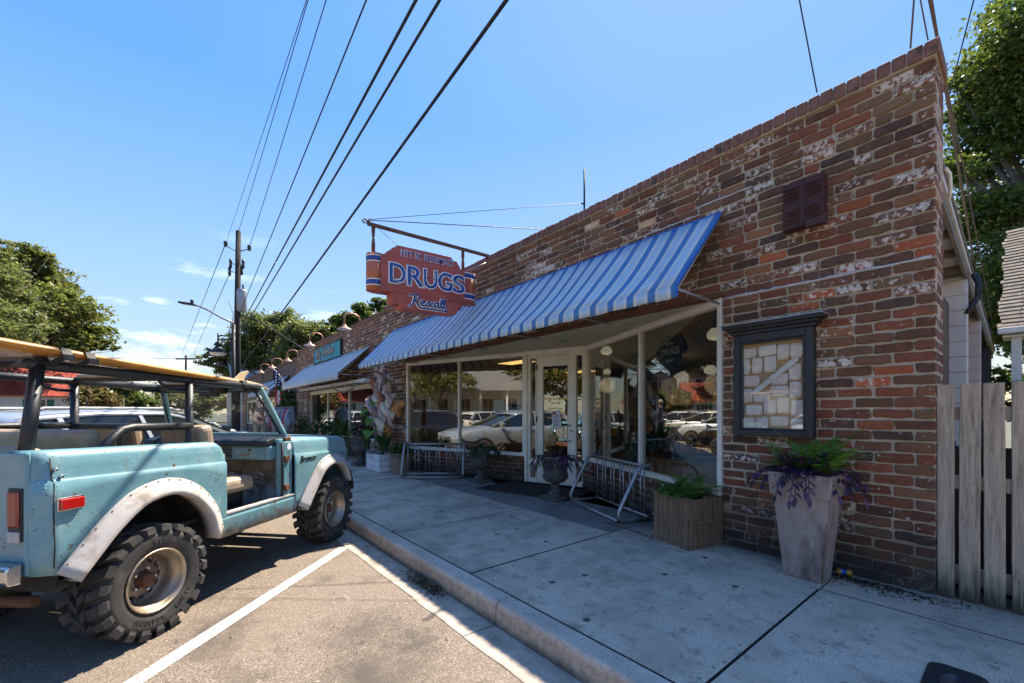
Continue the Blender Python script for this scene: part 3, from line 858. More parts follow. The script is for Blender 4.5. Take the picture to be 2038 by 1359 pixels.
# parapet side and back so the roof is closed
b = MB(); b.bx(-9.6, -9.5, .4, 9.2, .15, 3.7); b.bx(-9.5, -.3, 9.1, 9.2, .15, 3.7); b.build('back_wall', M_WHITEBLOCK, store)
def place_at(px, py, Y):
    r = ray(px, py); return CAM + r * ((Y - CAM.y) / r.y)
g0 = None
for i, (px, py, Y, s) in enumerate(((1207, 700, 2.9, 1), (1424, 668, 2.0, 1), (1414, 738, 4.0, 1), (1208, 741, 6.5, 1))):
    p = place_at(px, py, Y)
    lab = ('milky globe lamp inside the shop at the upper corner of the window beside the door', 'milky globe lamp inside the shop, high beside the brick pier',
           'milky globe lamp inside the shop, lower one beside the brick pier', 'small milky globe lamp deep in the shop')[i]
    g = thing('globe_lamp', lab, 'ceiling lamp', p, 0, 'globe lamps inside the drugstore')
    b = MB(); b.lathe([(.05, .12), (.06, .105), (.11, .05), (.12, 0), (.1, -.04), (.05, -.06), (.0, -.065)], 18, p, cap=False); b.build('globe', M_GLOBE, g)
    b = MB(); b.tube([p + Vector((0, 0, .11)), Vector((p.x, p.y, 2.795))], .01, 6); b.lathe([(.06, .1), (.06, .135)], 12, p); b.build('stem', M_BLACK, g)
for i, (x, y) in enumerate(((-8.3, 3.1), (-9.0, 6.4))):
    g = thing('ceiling_light', ('flat yellow lit ceiling panel seen through the window left of the door', 'flat yellow lit ceiling panel seen through the door glass')[i], 'ceiling light', (x, y, 2.76), 0, 'lit panels in the drugstore ceiling')
    b = MB(); b.bx(x - .55, x + .55, y - .28, y + .28, 2.765, 2.79); b.build('frame', M_TRIM, g)
    b = MB(); b.bx(x - .5, x + .5, y - .24, y + .24, 2.757, 2.764); b.build('diffuser', M_PANELLIGHT, g)
for nm, loc, e, sz in (('globe_glow', place_at(1207, 700, 2.9), 1, .16), ('globe_glow', place_at(1424, 668, 2.0), .8, .16), ('panel_fill_glow', Vector((-8.3, 3.1, 2.7)), 2.2, .4), ('panel_fill_glow', Vector((-5, 5.5, 2.7)), 2.2, .4)):  # last glow has no panel above it: fill light added to brighten the shop
    ld = bpy.data.lights.new(nm, 'POINT'); ld.energy = e; ld.color = (1, .78, .5); ld.shadow_soft_size = sz
    lo = bpy.data.objects.new(nm, ld); COL.objects.link(lo); lo.location = loc - Vector((0, 0, .7))
# shelves with packets
pk = [pm('packet_%s' % c, v, .6) for c, v in (('amber', (.5, .25, .05)), ('cream', (.5, .4, .25)), ('brown', (.18, .09, .03)), ('rust', (.25, .09, .04)), ('grey', (.2, .19, .17)))]
for i, (x, y, w) in enumerate(((-7.6, 5.2, 2.2), (-5.0, 6.6, 2.0), (-2.2, 5.0, 2.2))):
    g = thing('shelf_unit', ('dim shelf of packets inside behind the long left window', 'dim shelf of packets straight behind the door', 'dim shelf of packets behind the window by the case')[i], 'shelf', (x, y, .15), 0, 'shelves inside the drugstore')
    b = MB(); b.bx(x - w / 2, x + w / 2, y + .3, y + .34, .15, 2.0)
    for s in (-1, 1): b.bx(x + s * w / 2 - .02, x + s * w / 2 + .02, y, y + .3, .15, 2.0)
    b.build('carcass', M_INT, g)
    for k in range(4):
        z = .35 + k * .42
        b = MB(); b.bx(x - w / 2 + .03, x + w / 2 - .03, y, y + .29, z, z + .025); b.build('shelf_board', M_INTFLOOR, g)
    for q, m in enumerate(pk):
        b = MB()
        for k in range(4):
            for j in range(12):
                if (j * 7 + k * 3 + i) % 5 == q:
                    xx = x - w / 2 + .1 + j * (w - .2) / 12; h = .14 + .05 * ((j * 3 + k) % 4)
                    b.bx(xx, xx + .12, y + .05, y + .2, .376 + k * .42, .376 + k * .42 + h)
        b.build('packets', m, g)['kind'] = 'stuff'
# shirts and boards just behind the right-hand window
def shirt(M, s, mat, label, txt, cat='T-shirt'):
    root = thing('hanging_shirt', label, cat, M.translation, 0, 'shirts in the drugstore window')
    P = [(-.24, -.35), (.24, -.35), (.235, .14), (.33, .02), (.42, .1), (.25, .34), (.1, .38), (.05, .34), (-.05, .34), (-.1, .38), (-.25, .34), (-.42, .1), (-.33, .02), (-.235, .14)]
    b = MB(); b.M = M @ Matrix.Scale(s, 4); b.prism(P, 'y', -.02, .05); b.M = None
    b.build('shirt_body', mat, root, bevel=.015)
    b = MB(); b.M = M @ Matrix.Scale(s, 4); b.tube([(-.2, .015, .36), (0, .015, .44), (.2, .015, .36)], .008, 6); b.tube([(0, .015, .44), (0, .015, .62)], .004, 5); b.M = None
    b.build('hanger', M_GREYMET, root)
    for t, z, q in txt:
        vs, fs = text_mesh(t, q, .003, .001, 0, 'CENTER')
        b = MB(); b.M = M @ Matrix.Scale(s, 4) @ Matrix.Translation((0, -.024, z)) @ Matrix.Rotation(R(90), 4, 'X'); b.add(vs, fs); b.M = None
        b.build('print', M_SIGNWHITE, root)
    return root
NAVYSHIRT = pm('navy_cotton', (.012, .022, .045), .95, 0, .2, 8, 0); BLKSHIRT = pm('black_cotton', (.012, .012, .012), .95, 0, .2, 8, 0)
shirt(RWm @ Matrix.Translation((1.99, .22, 2.12)), .75, NAVYSHIRT, 'navy shirt printed DRUGS hung high in the window', [('DRUGS', .04, .16), ('PITT ST.', .2, .06), ('Rexall', -.08, .08)])
shirt(RWm @ Matrix.Translation((1.02, .3, 2.05)), .7, BLKSHIRT, 'black shirt with small white print hung in the window by the door', [('Rexall', .06, .12)])
g = thing('dress_form', 'dark draped dress form standing inside the window by the door', 'mannequin', RWm @ Vector((1.1, .45, .15)))
b = MB(); b.lathe([(.14, 0), (.03, .03), (.03, .7), (.17, .75), (.2, .9), (.14, 1.15), (.2, 1.4), (.17, 1.55), (.06, 1.62), (.05, 1.7)], 14, RWm @ Vector((1.1, .45, .15))); b.build('form', BLKSHIRT, g)
g = thing('easel_board', 'small tilted green framed board leaning inside the window above the bike rack', 'board', RWm @ Vector((1.15, .2, .64)))
Mq = RWm @ Matrix.Translation((1.15, .16, .66)) @ Matrix.Rotation(R(-12), 4, 'X')
b = MB(); b.M = Mq; b.bx(-.17, .17, 0, .02, 0, .5); b.M = None; b.build('frame', pm('olive_frame', (.14, .13, .03), .6), g)
b = MB(); b.M = Mq; b.bx(-.13, .13, -.006, -.001, .04, .46); b.M = None; b.build('picture', pm('teal_print', (.03, .09, .1), .4, 0, .5, 9), g)
# cards in the left window
def card(M, w, h, mat, name, label, cat, txt=None, tm=None, size=.07, frame=None):
    g = thing(name, label, cat, M.translation)
    b = MB(); b.M = M; b.bx(-w / 2, w / 2, 0, .008, 0, h); b.M = None; b.build('sheet', mat, g)
    if txt:
        vs, fs = text_mesh(txt, size, .004, .001, 0, 'CENTER')
        b = MB(); b.M = M @ Matrix.Translation((0, -.004, h * .28)) @ Matrix.Rotation(R(90), 4, 'X'); b.add(vs, fs); b.M = None; b.build('lettering', tm, g)
    if frame:
        b = MB(); b.M = M
        for x0, x1, z0, z1 in ((-w / 2 - .015, w / 2 + .015, -.015, 0), (-w / 2 - .015, w / 2 + .015, h, h + .015), (-w / 2 - .015, -w / 2, 0, h), (w / 2, w / 2 + .015, 0, h)): b.bx(x0, x1, -.008, .012, z0, z1)
        b.M = None; b.build('frame', frame, g)
    return g
WP = MATS['notice_paper']; NP = pm('blue_poster', (.07, .2, .38), .6, 0, .4, 8, 0)
card(LWm @ Matrix.Translation((2.88, .05, 1.45)), .34, .15, WP, 'open_sign', 'white OPEN sign with black letters in the window left of the door', 'sign', 'OPEN', M_BLACK, .125)
card(LWm @ Matrix.Translation((2.5, .05, 1.31)), .24, .36, WP, 'poster', 'white poster with blue band beside the OPEN sign', 'poster')
card(LWm @ Matrix.Translation((2.5, .045, 1.33)), .2, .12, NP, 'poster_band', 'blue lower band of the white window poster', 'poster')
card(LWm @ Matrix.Translation((2.88, .06, 1.06)), .26, .36, NP, 'poster', 'blue and white poster under the OPEN sign', 'poster')
card(LWm @ Matrix.Translation((1.95, .08, .86)), .3, .15, WP, 'framed_card', 'black framed card in the window, right of the mullion', 'card', 'Rx Refills', M_BLACK, .05, M_BLACK)
card(LWm @ Matrix.Translation((1.36, .08, .86)), .24, .15, WP, 'framed_card', 'black framed card in the window, left of the mullion', 'card', 'Gifts', M_BLACK, .05, M_BLACK)
card(DRm @ Matrix.Translation((1.09, .03, 1.25)), .08, .16, NP, 'sticker', 'blue sticker in the narrow glass right of the door', 'sticker')
card(DRm @ Matrix.Translation((.8, .03, 1.2)), .1, .12, pm('green_sticker', (.05, .2, .06), .6), 'sticker', 'green sticker on the door glass near the handle', 'sticker')
# ================================================================== ON THE SHOPFRONT
def awning(name, label, x0, x1, zt, zb, dep, val, mat, rootx, mats_frame, bind=None, group='awnings over the shopfronts'):
    g = thing(name, label, 'awning', (rootx, 0, zb), 0, group)
    b = MB(); nx = max(8, int((x1 - x0) / .15)); rows = []
    for i in range(nx + 1):
        x = x0 + (x1 - x0) * i / nx
        row = []
        for j in range(7):
            t = j / 6
            sag = .06 * math.sin(math.pi * t) * (.5 - .5 * math.cos(2 * math.pi * (x - x0) / ((x1 - x0) / max(2, int((x1 - x0) / 1.27))))) + .006 * math.sin(x * 7 + t * 5) * math.sin(math.pi * t)
            row.append((x, -.03 - (dep - .03) * t, zt + (zb - zt) * t - sag))
        rows.append(row)
    b.smooth = True; b.grid(rows); b.smooth = False
    b.build('canopy', mat, g, thick=.006)
    b = MB(); rows = []
    for i in range(nx * 2 + 1):
        x = x0 + (x1 - x0) * i / nx / 2
        w = .007 * math.sin(x * 7) + .003 * math.sin(x * 19)
        rows.append([(x, -dep - .003, zb + .002), (x, -dep - .005 + w * .5, zb - val * .5), (x, -dep - .004 + w, zb - val + .004 * math.sin(x * 17))])
    b.smooth = True; b.grid(rows); b.build('valance', mat, g, thick=.004)
    b = MB()
    b.tube([(x0, -dep + .02, zb - .02), (x1, -dep + .02, zb - .02)], .012, 6)
    k = max(2, int((x1 - x0) / 1.27))
    for i in range(k + 1):
        x = x0 + .02 + (x1 - x0 - .04) * i / k
        b.tube([(x, -.02, zt - .05), (x, -dep + .03, zb - .03)], .011, 6)
        b.tube([(x, -.02, zb - .02), (x, -dep + .03, zb - .02)], .011, 6)
    b.build('frame', mats_frame, g)
    b = MB()
    for x in (x0, x1):
        b.bar((x, -.02, zt + .004), (x, -dep - .004, zb + .004), .016, .012); b.bar((x, -dep - .005, zb + .004), (x, -dep - .005, zb - val), .016, .012, (0, 1, 0))
    b.bar((x0, -.025, zt + .008), (x1, -.025, zt + .008), .02, .012)
    b.build('binding', bind or mat, g)
    return g
BINDBLUE = pm('blue_binding', (.02, .13, .5), .8, 0, .1, 8, 0)
awning('striped_awning', 'blue and white striped awning over the drugstore windows', -9.12, -1.466, 3.35, 2.50, .83, .10, M_AWN, -5.2443, M_GREYMET, BINDBLUE)

# ---- hanging sign
SX0 = -5.2; SC = Vector((SX0 - .11, -1.14, 3.39))
sgn = thing('hanging_sign', 'red blue lettered DRUGS sign hanging out over the sidewalk', 'shop sign', SC)
def su(u, w, x=0): return Vector((SX0 + x, -1.14 + u, 3.39 + w + .04 * u))
def slab_yz(poly, x0, x1, b):
    P = [(su(u, w).y, su(u, w).z) for u, w in poly]
    b.prism(P, 'x', SX0 + x0, SX0 + x1)
main = [(-.765, -.262), (.70, -.262), (.70, .25), (-.765, .25)]
def arc(cx, cy, r, a0, a1, n=6): return [(cx + r * math.cos(R(a0 + (a1 - a0) * i / n)), cy + r * math.sin(R(a0 + (a1 - a0) * i / n))) for i in range(n + 1)]
top = [(.53, .25), (-.68, .25)] + arc(-.62, .255, .06, 180, 75) + arc(-.545, .325, .055, 190, 110) + arc(-.49, .355, .06, 170, 90, 6) + [(.32, .415)] + arc(.335, .355, .06, 85, 10, 5) + arc(.44, .315, .05, 100, 10, 5) + arc(.47, .26, .06, 60, 0, 4)
bot = [(-.60, -.262), (.56, -.262), (.555, -.31)] + arc(.49, -.34, .06, 0, -100, 5) + arc(.40, -.40, .075, -10, -90, 5) + [(-.36, -.475)] + arc(-.40, -.41, .07, -90, -170, 5) + arc(-.52, -.345, .075, -70, -180, 6)
b = MB(); slab_yz(main, -.22, 0, b); b.build('cabinet', M_SIGNRED, sgn, bevel=.006, seg=1)
b = MB(); slab_yz(top, -.16, -.012, b); b.build('top_crest', M_SIGNRED, sgn, bevel=.004, seg=1)
b = MB(); slab_yz(bot, -.19, -.004, b); b.build('lower_crest', M_SIGNRED, sgn, bevel=.004, seg=1)
def bull(u, r, sgnn, w0, w1):   # half-round end
    pts = []
    for i in range(13):
        a = math.pi * i / 12
        pts.append((SX0 - .11 + .1105 * math.cos(a) * r, -1.14 + u + sgnn * math.sin(a) * .15 * r))
    bb = MB(); n = len(pts); z0 = 3.39 + w0 + .04 * u; z1 = 3.39 + w1 + .04 * u
    bb.prism(pts, 'z', z0, z1, smooth=True)
    return bb
for u, s in ((-.767, -1), (.702, 1)):
    bull(u, 1, s, -.26, .248).build('rounded_end', M_SIGNEND, sgn)
    for w in (.148, -.178):
        for dw, h, m in ((0, .055, M_NAVY), (.062, .012, M_SIGNWHITE), (-.018, .012, M_SIGNWHITE)):
            bull(u, 1.02, s, w + dw, w + dw + h).build('stripe', m, sgn)
for w in (.148, -.178):   # stripes carry onto the flat face at the wall end
    for dw, h, m in ((0, .055, M_NAVY), (.062, .012, M_SIGNWHITE), (-.018, .012, M_SIGNWHITE)):
        b = MB(); slab_yz([(.60, w + dw), (.70, w + dw), (.70, w + dw + h), (.60, w + dw + h)], 0, .003, b); b.build('stripe', m, sgn)
def fit_text(txt, u0, u1, w0, w1, x, mat, name, par, off=0, ext=.006, grow=0.):
    vs, fs = text_mesh(txt, 1.0, off, .001, 0)
    v0, _ = text_mesh(txt, 1.0, 0, .001, 0)
    a = np.array(v0); mn, mx = a.min(0), a.max(0)
    b = MB()
    for p in vs:
        tu = (p[0] - mn[0]) / (mx[0] - mn[0]); tw = (p[1] - mn[1]) / (mx[1] - mn[1])
        q = su(u0 + (u1 - u0) * tu, w0 + (w1 - w0) * tw)
        b.v.append((SX0 + x + (ext if p[2] > 0 else 0), q.y, q.z))
    for f_ in fs: b.f.append(list(f_)); b.mi.append(0); b.sf.append(False)
    return b.build(name, mat, par)
us = [(-.635, -.405), (-.365, -.13), (-.11, .10), (.125, .355), (.385, .585)]
for ch, (a, c) in zip('DRUGS', us):
    wl = fit_text(ch, a, c, -.125, .14, .001, M_SIGNWHITE, 'letter_outline', sgn, .045, .010)
    fit_text(ch, a, c, -.125, .14, .008, M_NAVY, 'letter', wl, .008, .010)
wl = fit_text('PITT ST. PHARMACY', -.46, .41, .272, .362, -.011, M_SIGNWHITE, 'letter_outline', sgn, .035, .004)
fit_text('PITT ST. PHARMACY', -.455, .405, .275, .358, -.008, M_NAVY, 'lettering', wl, .006, .004)
def smooth(pts, k=5):
    out = []; P = [pts[0]] + list(pts) + [pts[-1]]
    for i in range(1, len(P) - 2):
        p0, p1, p2, p3 = (Vector((*q, 0)) for q in P[i - 1:i + 3])
        for j in range(k):
            t = j / k
            out.append(.5 * ((2 * p1) + (p2 - p0) * t + (2 * p0 - 5 * p1 + 4 * p2 - p3) * t * t + (3 * p1 - p0 - 3 * p2 + p3) * t ** 3))
    out.append(Vector((*P[-2], 0))); return out
REX = [[(-.02, .9), (.06, 1.0), (.11, .85), (.09, .45), (.05, .1), (-.01, .0), (-.03, .08)], [(.02, .92), (.14, 1.03), (.24, .86), (.2, .62), (.09, .5)], [(.09, .5), (.16, .38), (.2, .1), (.27, -.08), (.4, -.1), (1.0, -.1)],
       [(.27, .3), (.34, .36), (.37, .5), (.32, .56), (.28, .42), (.29, .22), (.34, .14), (.42, .26), (.46, .5), (.5, .5), (.52, .3), (.55, .12), (.6, .16)], [(.6, .54), (.53, .34), (.44, .12)],
       [(.74, .52), (.67, .54), (.63, .34), (.66, .16), (.72, .26), (.755, .52), (.755, .24), (.78, .14), (.84, .44), (.875, .8), (.85, .92), (.82, .7), (.83, .24), (.86, .14), (.92, .44), (.955, .8), (.93, .92), (.9, .7), (.91, .24), (.95, .12), (1.0, .26)]]
for r_, x_, m_, nm in ((.022, -.006, M_SIGNWHITE, 'script_outline'), (.0115, .008, M_NAVYD, 'script')):
    b = MB()
    for st in REX:
        pts = [su(-.33 + .61 * p.x, -.42 + .165 * p.y, x_) for p in smooth(st)]
        k = len(b.v); b.tube(pts, r_, 6)
        for i in range(k, len(b.v)): b.v[i] = (SX0 + x_ + (b.v[i][0] - SX0 - x_) * .45, b.v[i][1], b.v[i][2])
    b.build(nm, m_, sgn)
# neon tube remains: thin pale tubes and little black sockets on DRUGS
b = MB()
for pts in ([(-.59, .12), (-.59, -.1), (-.5, -.11), (-.3, -.105)], [(-.55, .1), (-.47, .06), (-.45, -.02), (-.5, -.09)], [(-.31, .11), (-.31, -.09)], [(-.08, .12), (-.08, -.03), (-.0, -.1), (.07, -.03), (.07, .1), (.18, .1)], [(.33, .05), (.25, .1), (.17, .02), (.2, -.08), (.31, -.06), (.31, 0), (.36, .0), (.42, -.05)], [(.54, .08), (.47, .1), (.42, .05), (.52, -.02), (.54, -.08), (.43, -.09)]):
    b.tube([su(u, w, .025) for u, w in pts], .0035, 5)
b.build('neon_tube', M_SIGNWHITE, sgn)
b = MB()
for u, w in ((-.59, -.07), (-.53, .09), (-.17, -.1), (-.3, .08), (-.08, .08), (-.06, .02), (.06, .02), (.0, -.1), (.2, -.06), (.43, .08), (.56, .06), (.48, -.08)):
    q = su(u, w, .018); b.lathe([(.012, 0), (.012, .006)], 8, q, 'x')
b.build('tube_socket', M_BLACK, sgn)
br_ = thing('sign_bracket', 'rusty steel arm with stays that carries the drugs sign', 'bracket', (SX0 - .1, 0, 4.03))
XA = SX0 - .1
b = MB(); b.bar((XA, .25, 4.055), (XA, -2.06, 4.02), .05, .012); b.bar((XA + .022, .25, 4.03), (XA + .022, -2.06, 3.995), .008, .05); b.build('arm', M_RUST, br_)
for y, z in ((-1.965, 3.605), (-.51, 3.655)):
    b = MB()
    for k in range(10):
        t0, t1 = k / 10, (k + 1) / 10; a = R(90) * k / 4
        za, zb = 4.02 + (z - 4.02) * t0, 4.02 + (z - 4.02) * t1
        b.bar((XA, y, za), (XA, y, zb), .036 * abs(math.cos(a)) + .012, .036 * abs(math.sin(a)) + .012, (1, 0, 0))
    b.build('hanger', M_RUST, br_)
b = MB(); b.tube([(XA, -2.0, 4.03), (XA, -2.09, 4.06), (XA, -2.12, 4.03), (XA, -2.08, 4.0)], .012, 6); b.tube([(XA, -2.02, 4.0), (XA, -2.02, 4.09)], .01, 6); b.build('eye_bolt', M_RUST, br_)
b = MB(); b.tube([(XA, .18, 4.04), (SX0 - .1, -.5, 3.67)], .014, 6); b.build('brace', M_GREYMET, br_)
b = MB()
b.tube([(XA, -2.02, 4.06), (-3.95, .08, 4.05)], .006, 5); b.tube([(XA, -2.02, 4.07), (-3.5, .3, 4.33)], .004, 5); b.tube([(XA, -1.9, 3.99), su(-.45, .41, -.08)], .003, 5)
b.build('stay_wire', M_CABLE, br_)
b = MB(); b.tube([(-3.47, .3, 3.9), (-3.47, .3, 4.78)], .013, 6); b.tube([(-3.47, .3, 4.3), (-3.47, .24, 4.3)], .01, 5)
tag(b.build('mast', M_CABLE, at=(-3.47, .3, 3.9)), 'thin dark mast standing on the drugstore parapet', 'mast')

# ---- rusty louvred vent hood
vt = thing('vent_hood', 'dark rust red louvred metal vent box high on the brick pier', 'vent', (-.77, 0, 2.95))
b = MB(); b.bx(-.915, -.625, -.10, .02, 2.965, 3.355); b.build('casing', M_RUSTRED, vt, bevel=.008)
b = MB(); b.bx(-.785, -.755, -.106, -.1005, 2.97, 3.35); b.build('rib', M_RUSTRED, vt)
for cx in (-.845, -.692):
    for z in [3.30 - .03 * i for i in range(4)] + [3.11 - .03 * i for i in range(4)]:
        b = MB(); b.M = Matrix.Translation((cx, -.102, z)) @ Matrix.Rotation(R(28), 4, 'X'); b.bx(-.05, .05, -.012, .008, -.002, .002); b.M = None
        b.build('louvre', M_RUSTRED, vt)
b = MB(); b.bx(-.745, -.605, -.125, -.1, 2.94, 3.0); b.build('mesh_flap', pm('vent_mesh', (.08, .04, .035), .8, .3, .5, 60), vt)

# ---- display case with pinned papers
dc = thing('display_case', 'black framed glazed display case of pinned papers on the brick pier', 'display case', (-1.01, 0, 1.67))
x0, x1, z0, z1 = -1.325, -.70, 1.215, 2.135
b = MB(); b.bx(x0 + .02, x1 - .02, -.03, .015, z0 + .02, z1); b.build('backboard', M_BOARD, dc)
for a in ((x0, x0 + .056, z0, z1), (x1 - .056, x1, z0, z1), (x0 + .057, x1 - .057, z0, z0 + .055), (x0 + .057, x1 - .057, z1 - .07, z1)):
    b = MB(); b.bx(a[0], a[1], -.085, .0, a[2], a[3]); b.build('frame_rail', M_BLACKWOOD, dc, bevel=.006)
xi0, xi1, zi0, zi1 = x0 + .057, x1 - .057, z0 + .056, z1 - .071
for a in ((xi0, xi0 + .018, zi0, zi1), (xi1 - .018, xi1, zi0, zi1), (xi0 + .018, xi1 - .018, zi0, zi0 + .018), (xi0 + .018, xi1 - .018, zi1 - .018, zi1)):
    b = MB(); b.bx(a[0], a[1], -.075, -.035, a[2], a[3]); b.build('inner_bead', M_BLACKWOOD, dc, bevel=.004)
b = MB()
for dz, e, y in ((0, .02, -.10), (.03, .045, -.125), (.055, .075, -.16)):
    b.bx(x0 - e, x1 + e, y, .0, z1 + dz + .0005, z1 + dz + .03)
b.build('cornice', M_BLACKWOOD, dc, bevel=.006)
b = MB(); b.bx(x0 - .085, x1 + .085, -.172, .002, z1 + .0855, z1 + .095); b.build('flashing', pm('lead_flashing', (.3, .3, .31), .5, .3, .2, 9, .1), dc)
PAP = [(125, 222, 203, 264), (210, 207, 296, 252), (299, 200, 356, 272), (360, 194, 419, 264), (124, 268, 173, 344), (182, 262, 231, 338), (238, 255, 295, 331), (136, 347, 217, 398), (270, 336, 350, 389), (353, 288, 412, 370),
       (127, 405, 184, 476), (188, 420, 266, 470), (267, 392, 352, 444), (356, 372, 414, 452), (152, 482, 230, 533), (237, 456, 294, 530), (298, 447, 355, 525), (363, 458, 424, 540), (130, 538, 196, 612), (199, 537, 258, 612), (267, 534, 351, 586), (361, 542, 424, 618)]
def wp(px, py, Y): return place_at(px, py, Y)
papm = [pm('faded_paper_%d' % i, c, .8, 0, .1, 7, .05, 30, (.4, .22, .2), (.55, .78), 6) for i, c in enumerate(((.84, .70, .63), (.87, .76, .70), (.80, .67, .62), (.85, .71, .61)))]
for i, (a, c, d, e) in enumerate(PAP):
    p = wp(1420 + a / 2.344, 600 + c / 2.344, -.037); q = wp(1420 + d / 2.344, 600 + e / 2.344, -.037)
    wd, hg = q.x - p.x, q.z - p.z; zc_ = (p.z + q.z) / 2; xc = (p.x + q.x) / 2; hg = abs(hg) * .93
    b = MB(); rows = []; ty = rnd.uniform(-.04, .04)
    rr_ = min(wd, hg) * .12
    for s in range(7):
        u = s / 6; row = []
        for t in range(5):
            v_ = t / 4
            du = (u - .5) * wd; dv = (v_ - .5) * hg
            if s in (0, 6) and t in (0, 4): du *= .9; dv *= .93
            y = -.037 - .010 * abs(u - .5) ** 2 * 4 - .006 * abs(v_ - .5)
            row.append((xc + du - ty * dv, y, zc_ + dv + ty * du))
        rows.append(row)
    b.smooth = True; b.grid(rows); b.build('paper', rnd.choice(papm), dc, thick=.0015)
p = wp(1420 + 182 / 2.344, 600 + 432 / 2.344, -.052); q = wp(1420 + 392 / 2.344, 600 + 262 / 2.344, -.052)
b = MB(); b.bar(p, q, .001, .042, (0, 0, 1)); b.build('tape', M_TAPE, dc)
ang = math.atan2(q.z - p.z, q.x - p.x)
vs, fs = text_mesh('S L A', .035, 0, .0005, 0, 'CENTER', 1.1)
mid = p.lerp(q, .36); b = MB(); b.M = Matrix.Translation(mid + Vector((0, -.003, 0))) @ Matrix.Rotation(-ang, 4, 'Y') @ Matrix.Translation((0, 0, -.013)) @ Matrix.Rotation(R(90), 4, 'X'); b.add(vs, fs); b.M = None
b.build('tape_lettering', pm('pale_blue_ink', (.3, .5, .55), .7), dc)
b = MB(); b.bx(xi0 + .004, xi1 - .004, -.068, -.064, zi0 + .004, zi1 - .004); b.build('glass', M_CASEGLASS, dc)

# ================================================================== PLANTS (helpers)
def blade(b, p, d, L_, w, droop, seg=5, fold=0.0, up=(0, 0, 1), taper=.9):
    """one leaf: a strip that starts at p, heads along d and bends down"""
    p = Vector(p); d = Vector(d).normalized(); rows = []
    for i in range(seg + 1):
        t = i / seg
        sd = d.cross(Vector(up))
        if sd.length < 1e-3: sd = Vector((1, 0, 0))
        sd.normalize(); nrm = sd.cross(d)
        ww = w * math.sin(math.pi * (.08 + .92 * t) ** taper) * .5 + .0008
        if fold: rows.append([p - sd * ww + nrm * ww * fold, p, p + sd * ww + nrm * ww * fold])
        else: rows.append([p - sd * ww, p + sd * ww])
        p = p + d * (L_ / seg); d = (d + Vector((0, 0, -droop / seg))).normalized()
    b.grid(rows)
def fern(b, c, n, L_, r=random.Random(1), spread=.7, pin=.05, up0=.9):
    c = Vector(c)
    for k in range(n):
        a = 2 * math.pi * k / n + r.uniform(-.3, .3); e = r.uniform(.3, 1.0) * spread
        d = Vector((math.cos(a) * e, math.sin(a) * e, up0 * r.uniform(.7, 1.2))).normalized()
        p = c + Vector((math.cos(a), math.sin(a), 0)) * r.uniform(0, .04); L1 = L_ * r.uniform(.65, 1.15); m = 15
        for i in range(m):
            t = i / m
            sd = d.cross(Vector((0, 0, 1))).normalized() if abs(d.z) < .99 else Vector((1, 0, 0))
            pl = pin * math.sin(math.pi * (.12 + .86 * t)) ** .7
            for s in (-1, 1):
                q = p + sd * s * .002; tip = q + (sd * s + d * .45 + Vector((0, 0, -.15))).normalized() * pl
                w2 = d * (L1 / m * .46)
                b.add([q - w2, q + w2, tip + w2 * .35, tip - w2 * .2], [(0, 1, 2, 3)])
            p = p + d * (L1 / m); d = (d + Vector((0, 0, -1.5 / m))).normalized()
def leaves_blob(b, c, n_, rx, ry, rz_, L_, w, r, upb=.4):
    for k in range(n_):
        d = Vector((r.gauss(0, 1), r.gauss(0, 1), r.gauss(0, 1))).normalized() * r.uniform(.35, 1)
        p = Vector(c) + Vector((d.x * rx, d.y * ry, d.z * rz_))
        blade(b, p, (d.x + r.uniform(-.6, .6), d.y + r.uniform(-.6, .6), d.z * .4 + upb), L_ * r.uniform(.6, 1.2), w, r.uniform(.4, 1.4), 3, .2)
def plant(name, label, cat, c, mat, fn, group=None, mat2=None):
    b = MB(); fn(b)
    o = b.build(name, mat, at=tuple(c), recalc=False)
    return tag(o, label, cat, group)

# ---- tall tapered planter
pl = thing('tall_planter', 'tall tapered grey metal planter standing against the brick pier', 'planter', (-.69, -.27, .15))
def tsq(b, cx, cy, r0, z0, r1, z1, rot=0, sk=(0, 0)):
    vs = []
    for r_, z, ox, oy in ((r0, z0, 0, 0), (r1, z1, sk[0], sk[1])):
        for a in (225, 315, 45, 135):
            vs.append((cx + ox + r_ * 1.41421 * math.cos(R(a) + rot), cy + oy + r_ * 1.41421 * math.sin(R(a) + rot), z))
    b.add(vs, [(3, 2, 1, 0), (4, 5, 6, 7), (0, 1, 5, 4), (1, 2, 6, 5), (2, 3, 7, 6), (3, 0, 4, 7)])
b = MB(); tsq(b, -.69, -.265, .125, .15, .182, .80); b.build('body', M_ZINC, pl, bevel=.008)
b = MB(); tsq(b, -.69, -.265, .197, .785, .212, .962); b.build('rim_band', M_ZINC, pl, bevel=.008)
b = MB(); tsq(b, -.69, -.265, .19, .9625, .19, .966); b.build('soil', M_SOIL, pl)
b = MB(); b.tube([(-.566 + .004, -.389, .17), (-.545, -.41, .3), (-.533, -.43, .45), (-.519, -.44, .62)], [.004, .006, .005, .003], 5); b.build('corner_split', M_CRATE, pl)
fr_ = random.Random(11)
def fn(b):
    for ox, oy, n_, L_ in ((-.02, .02, 9, .38), (.1, .05, 9, .42), (-.12, .0, 8, .32), (.14, -.05, 8, .36)): fern(b, (-.69 + ox, -.265 + oy, .96), n_, L_, fr_, .75, .062, 1.0)
plant('fern', 'bright green fern in the tall grey planter', 'fern', (-.69, -.265, .96), M_FERNY, fn)
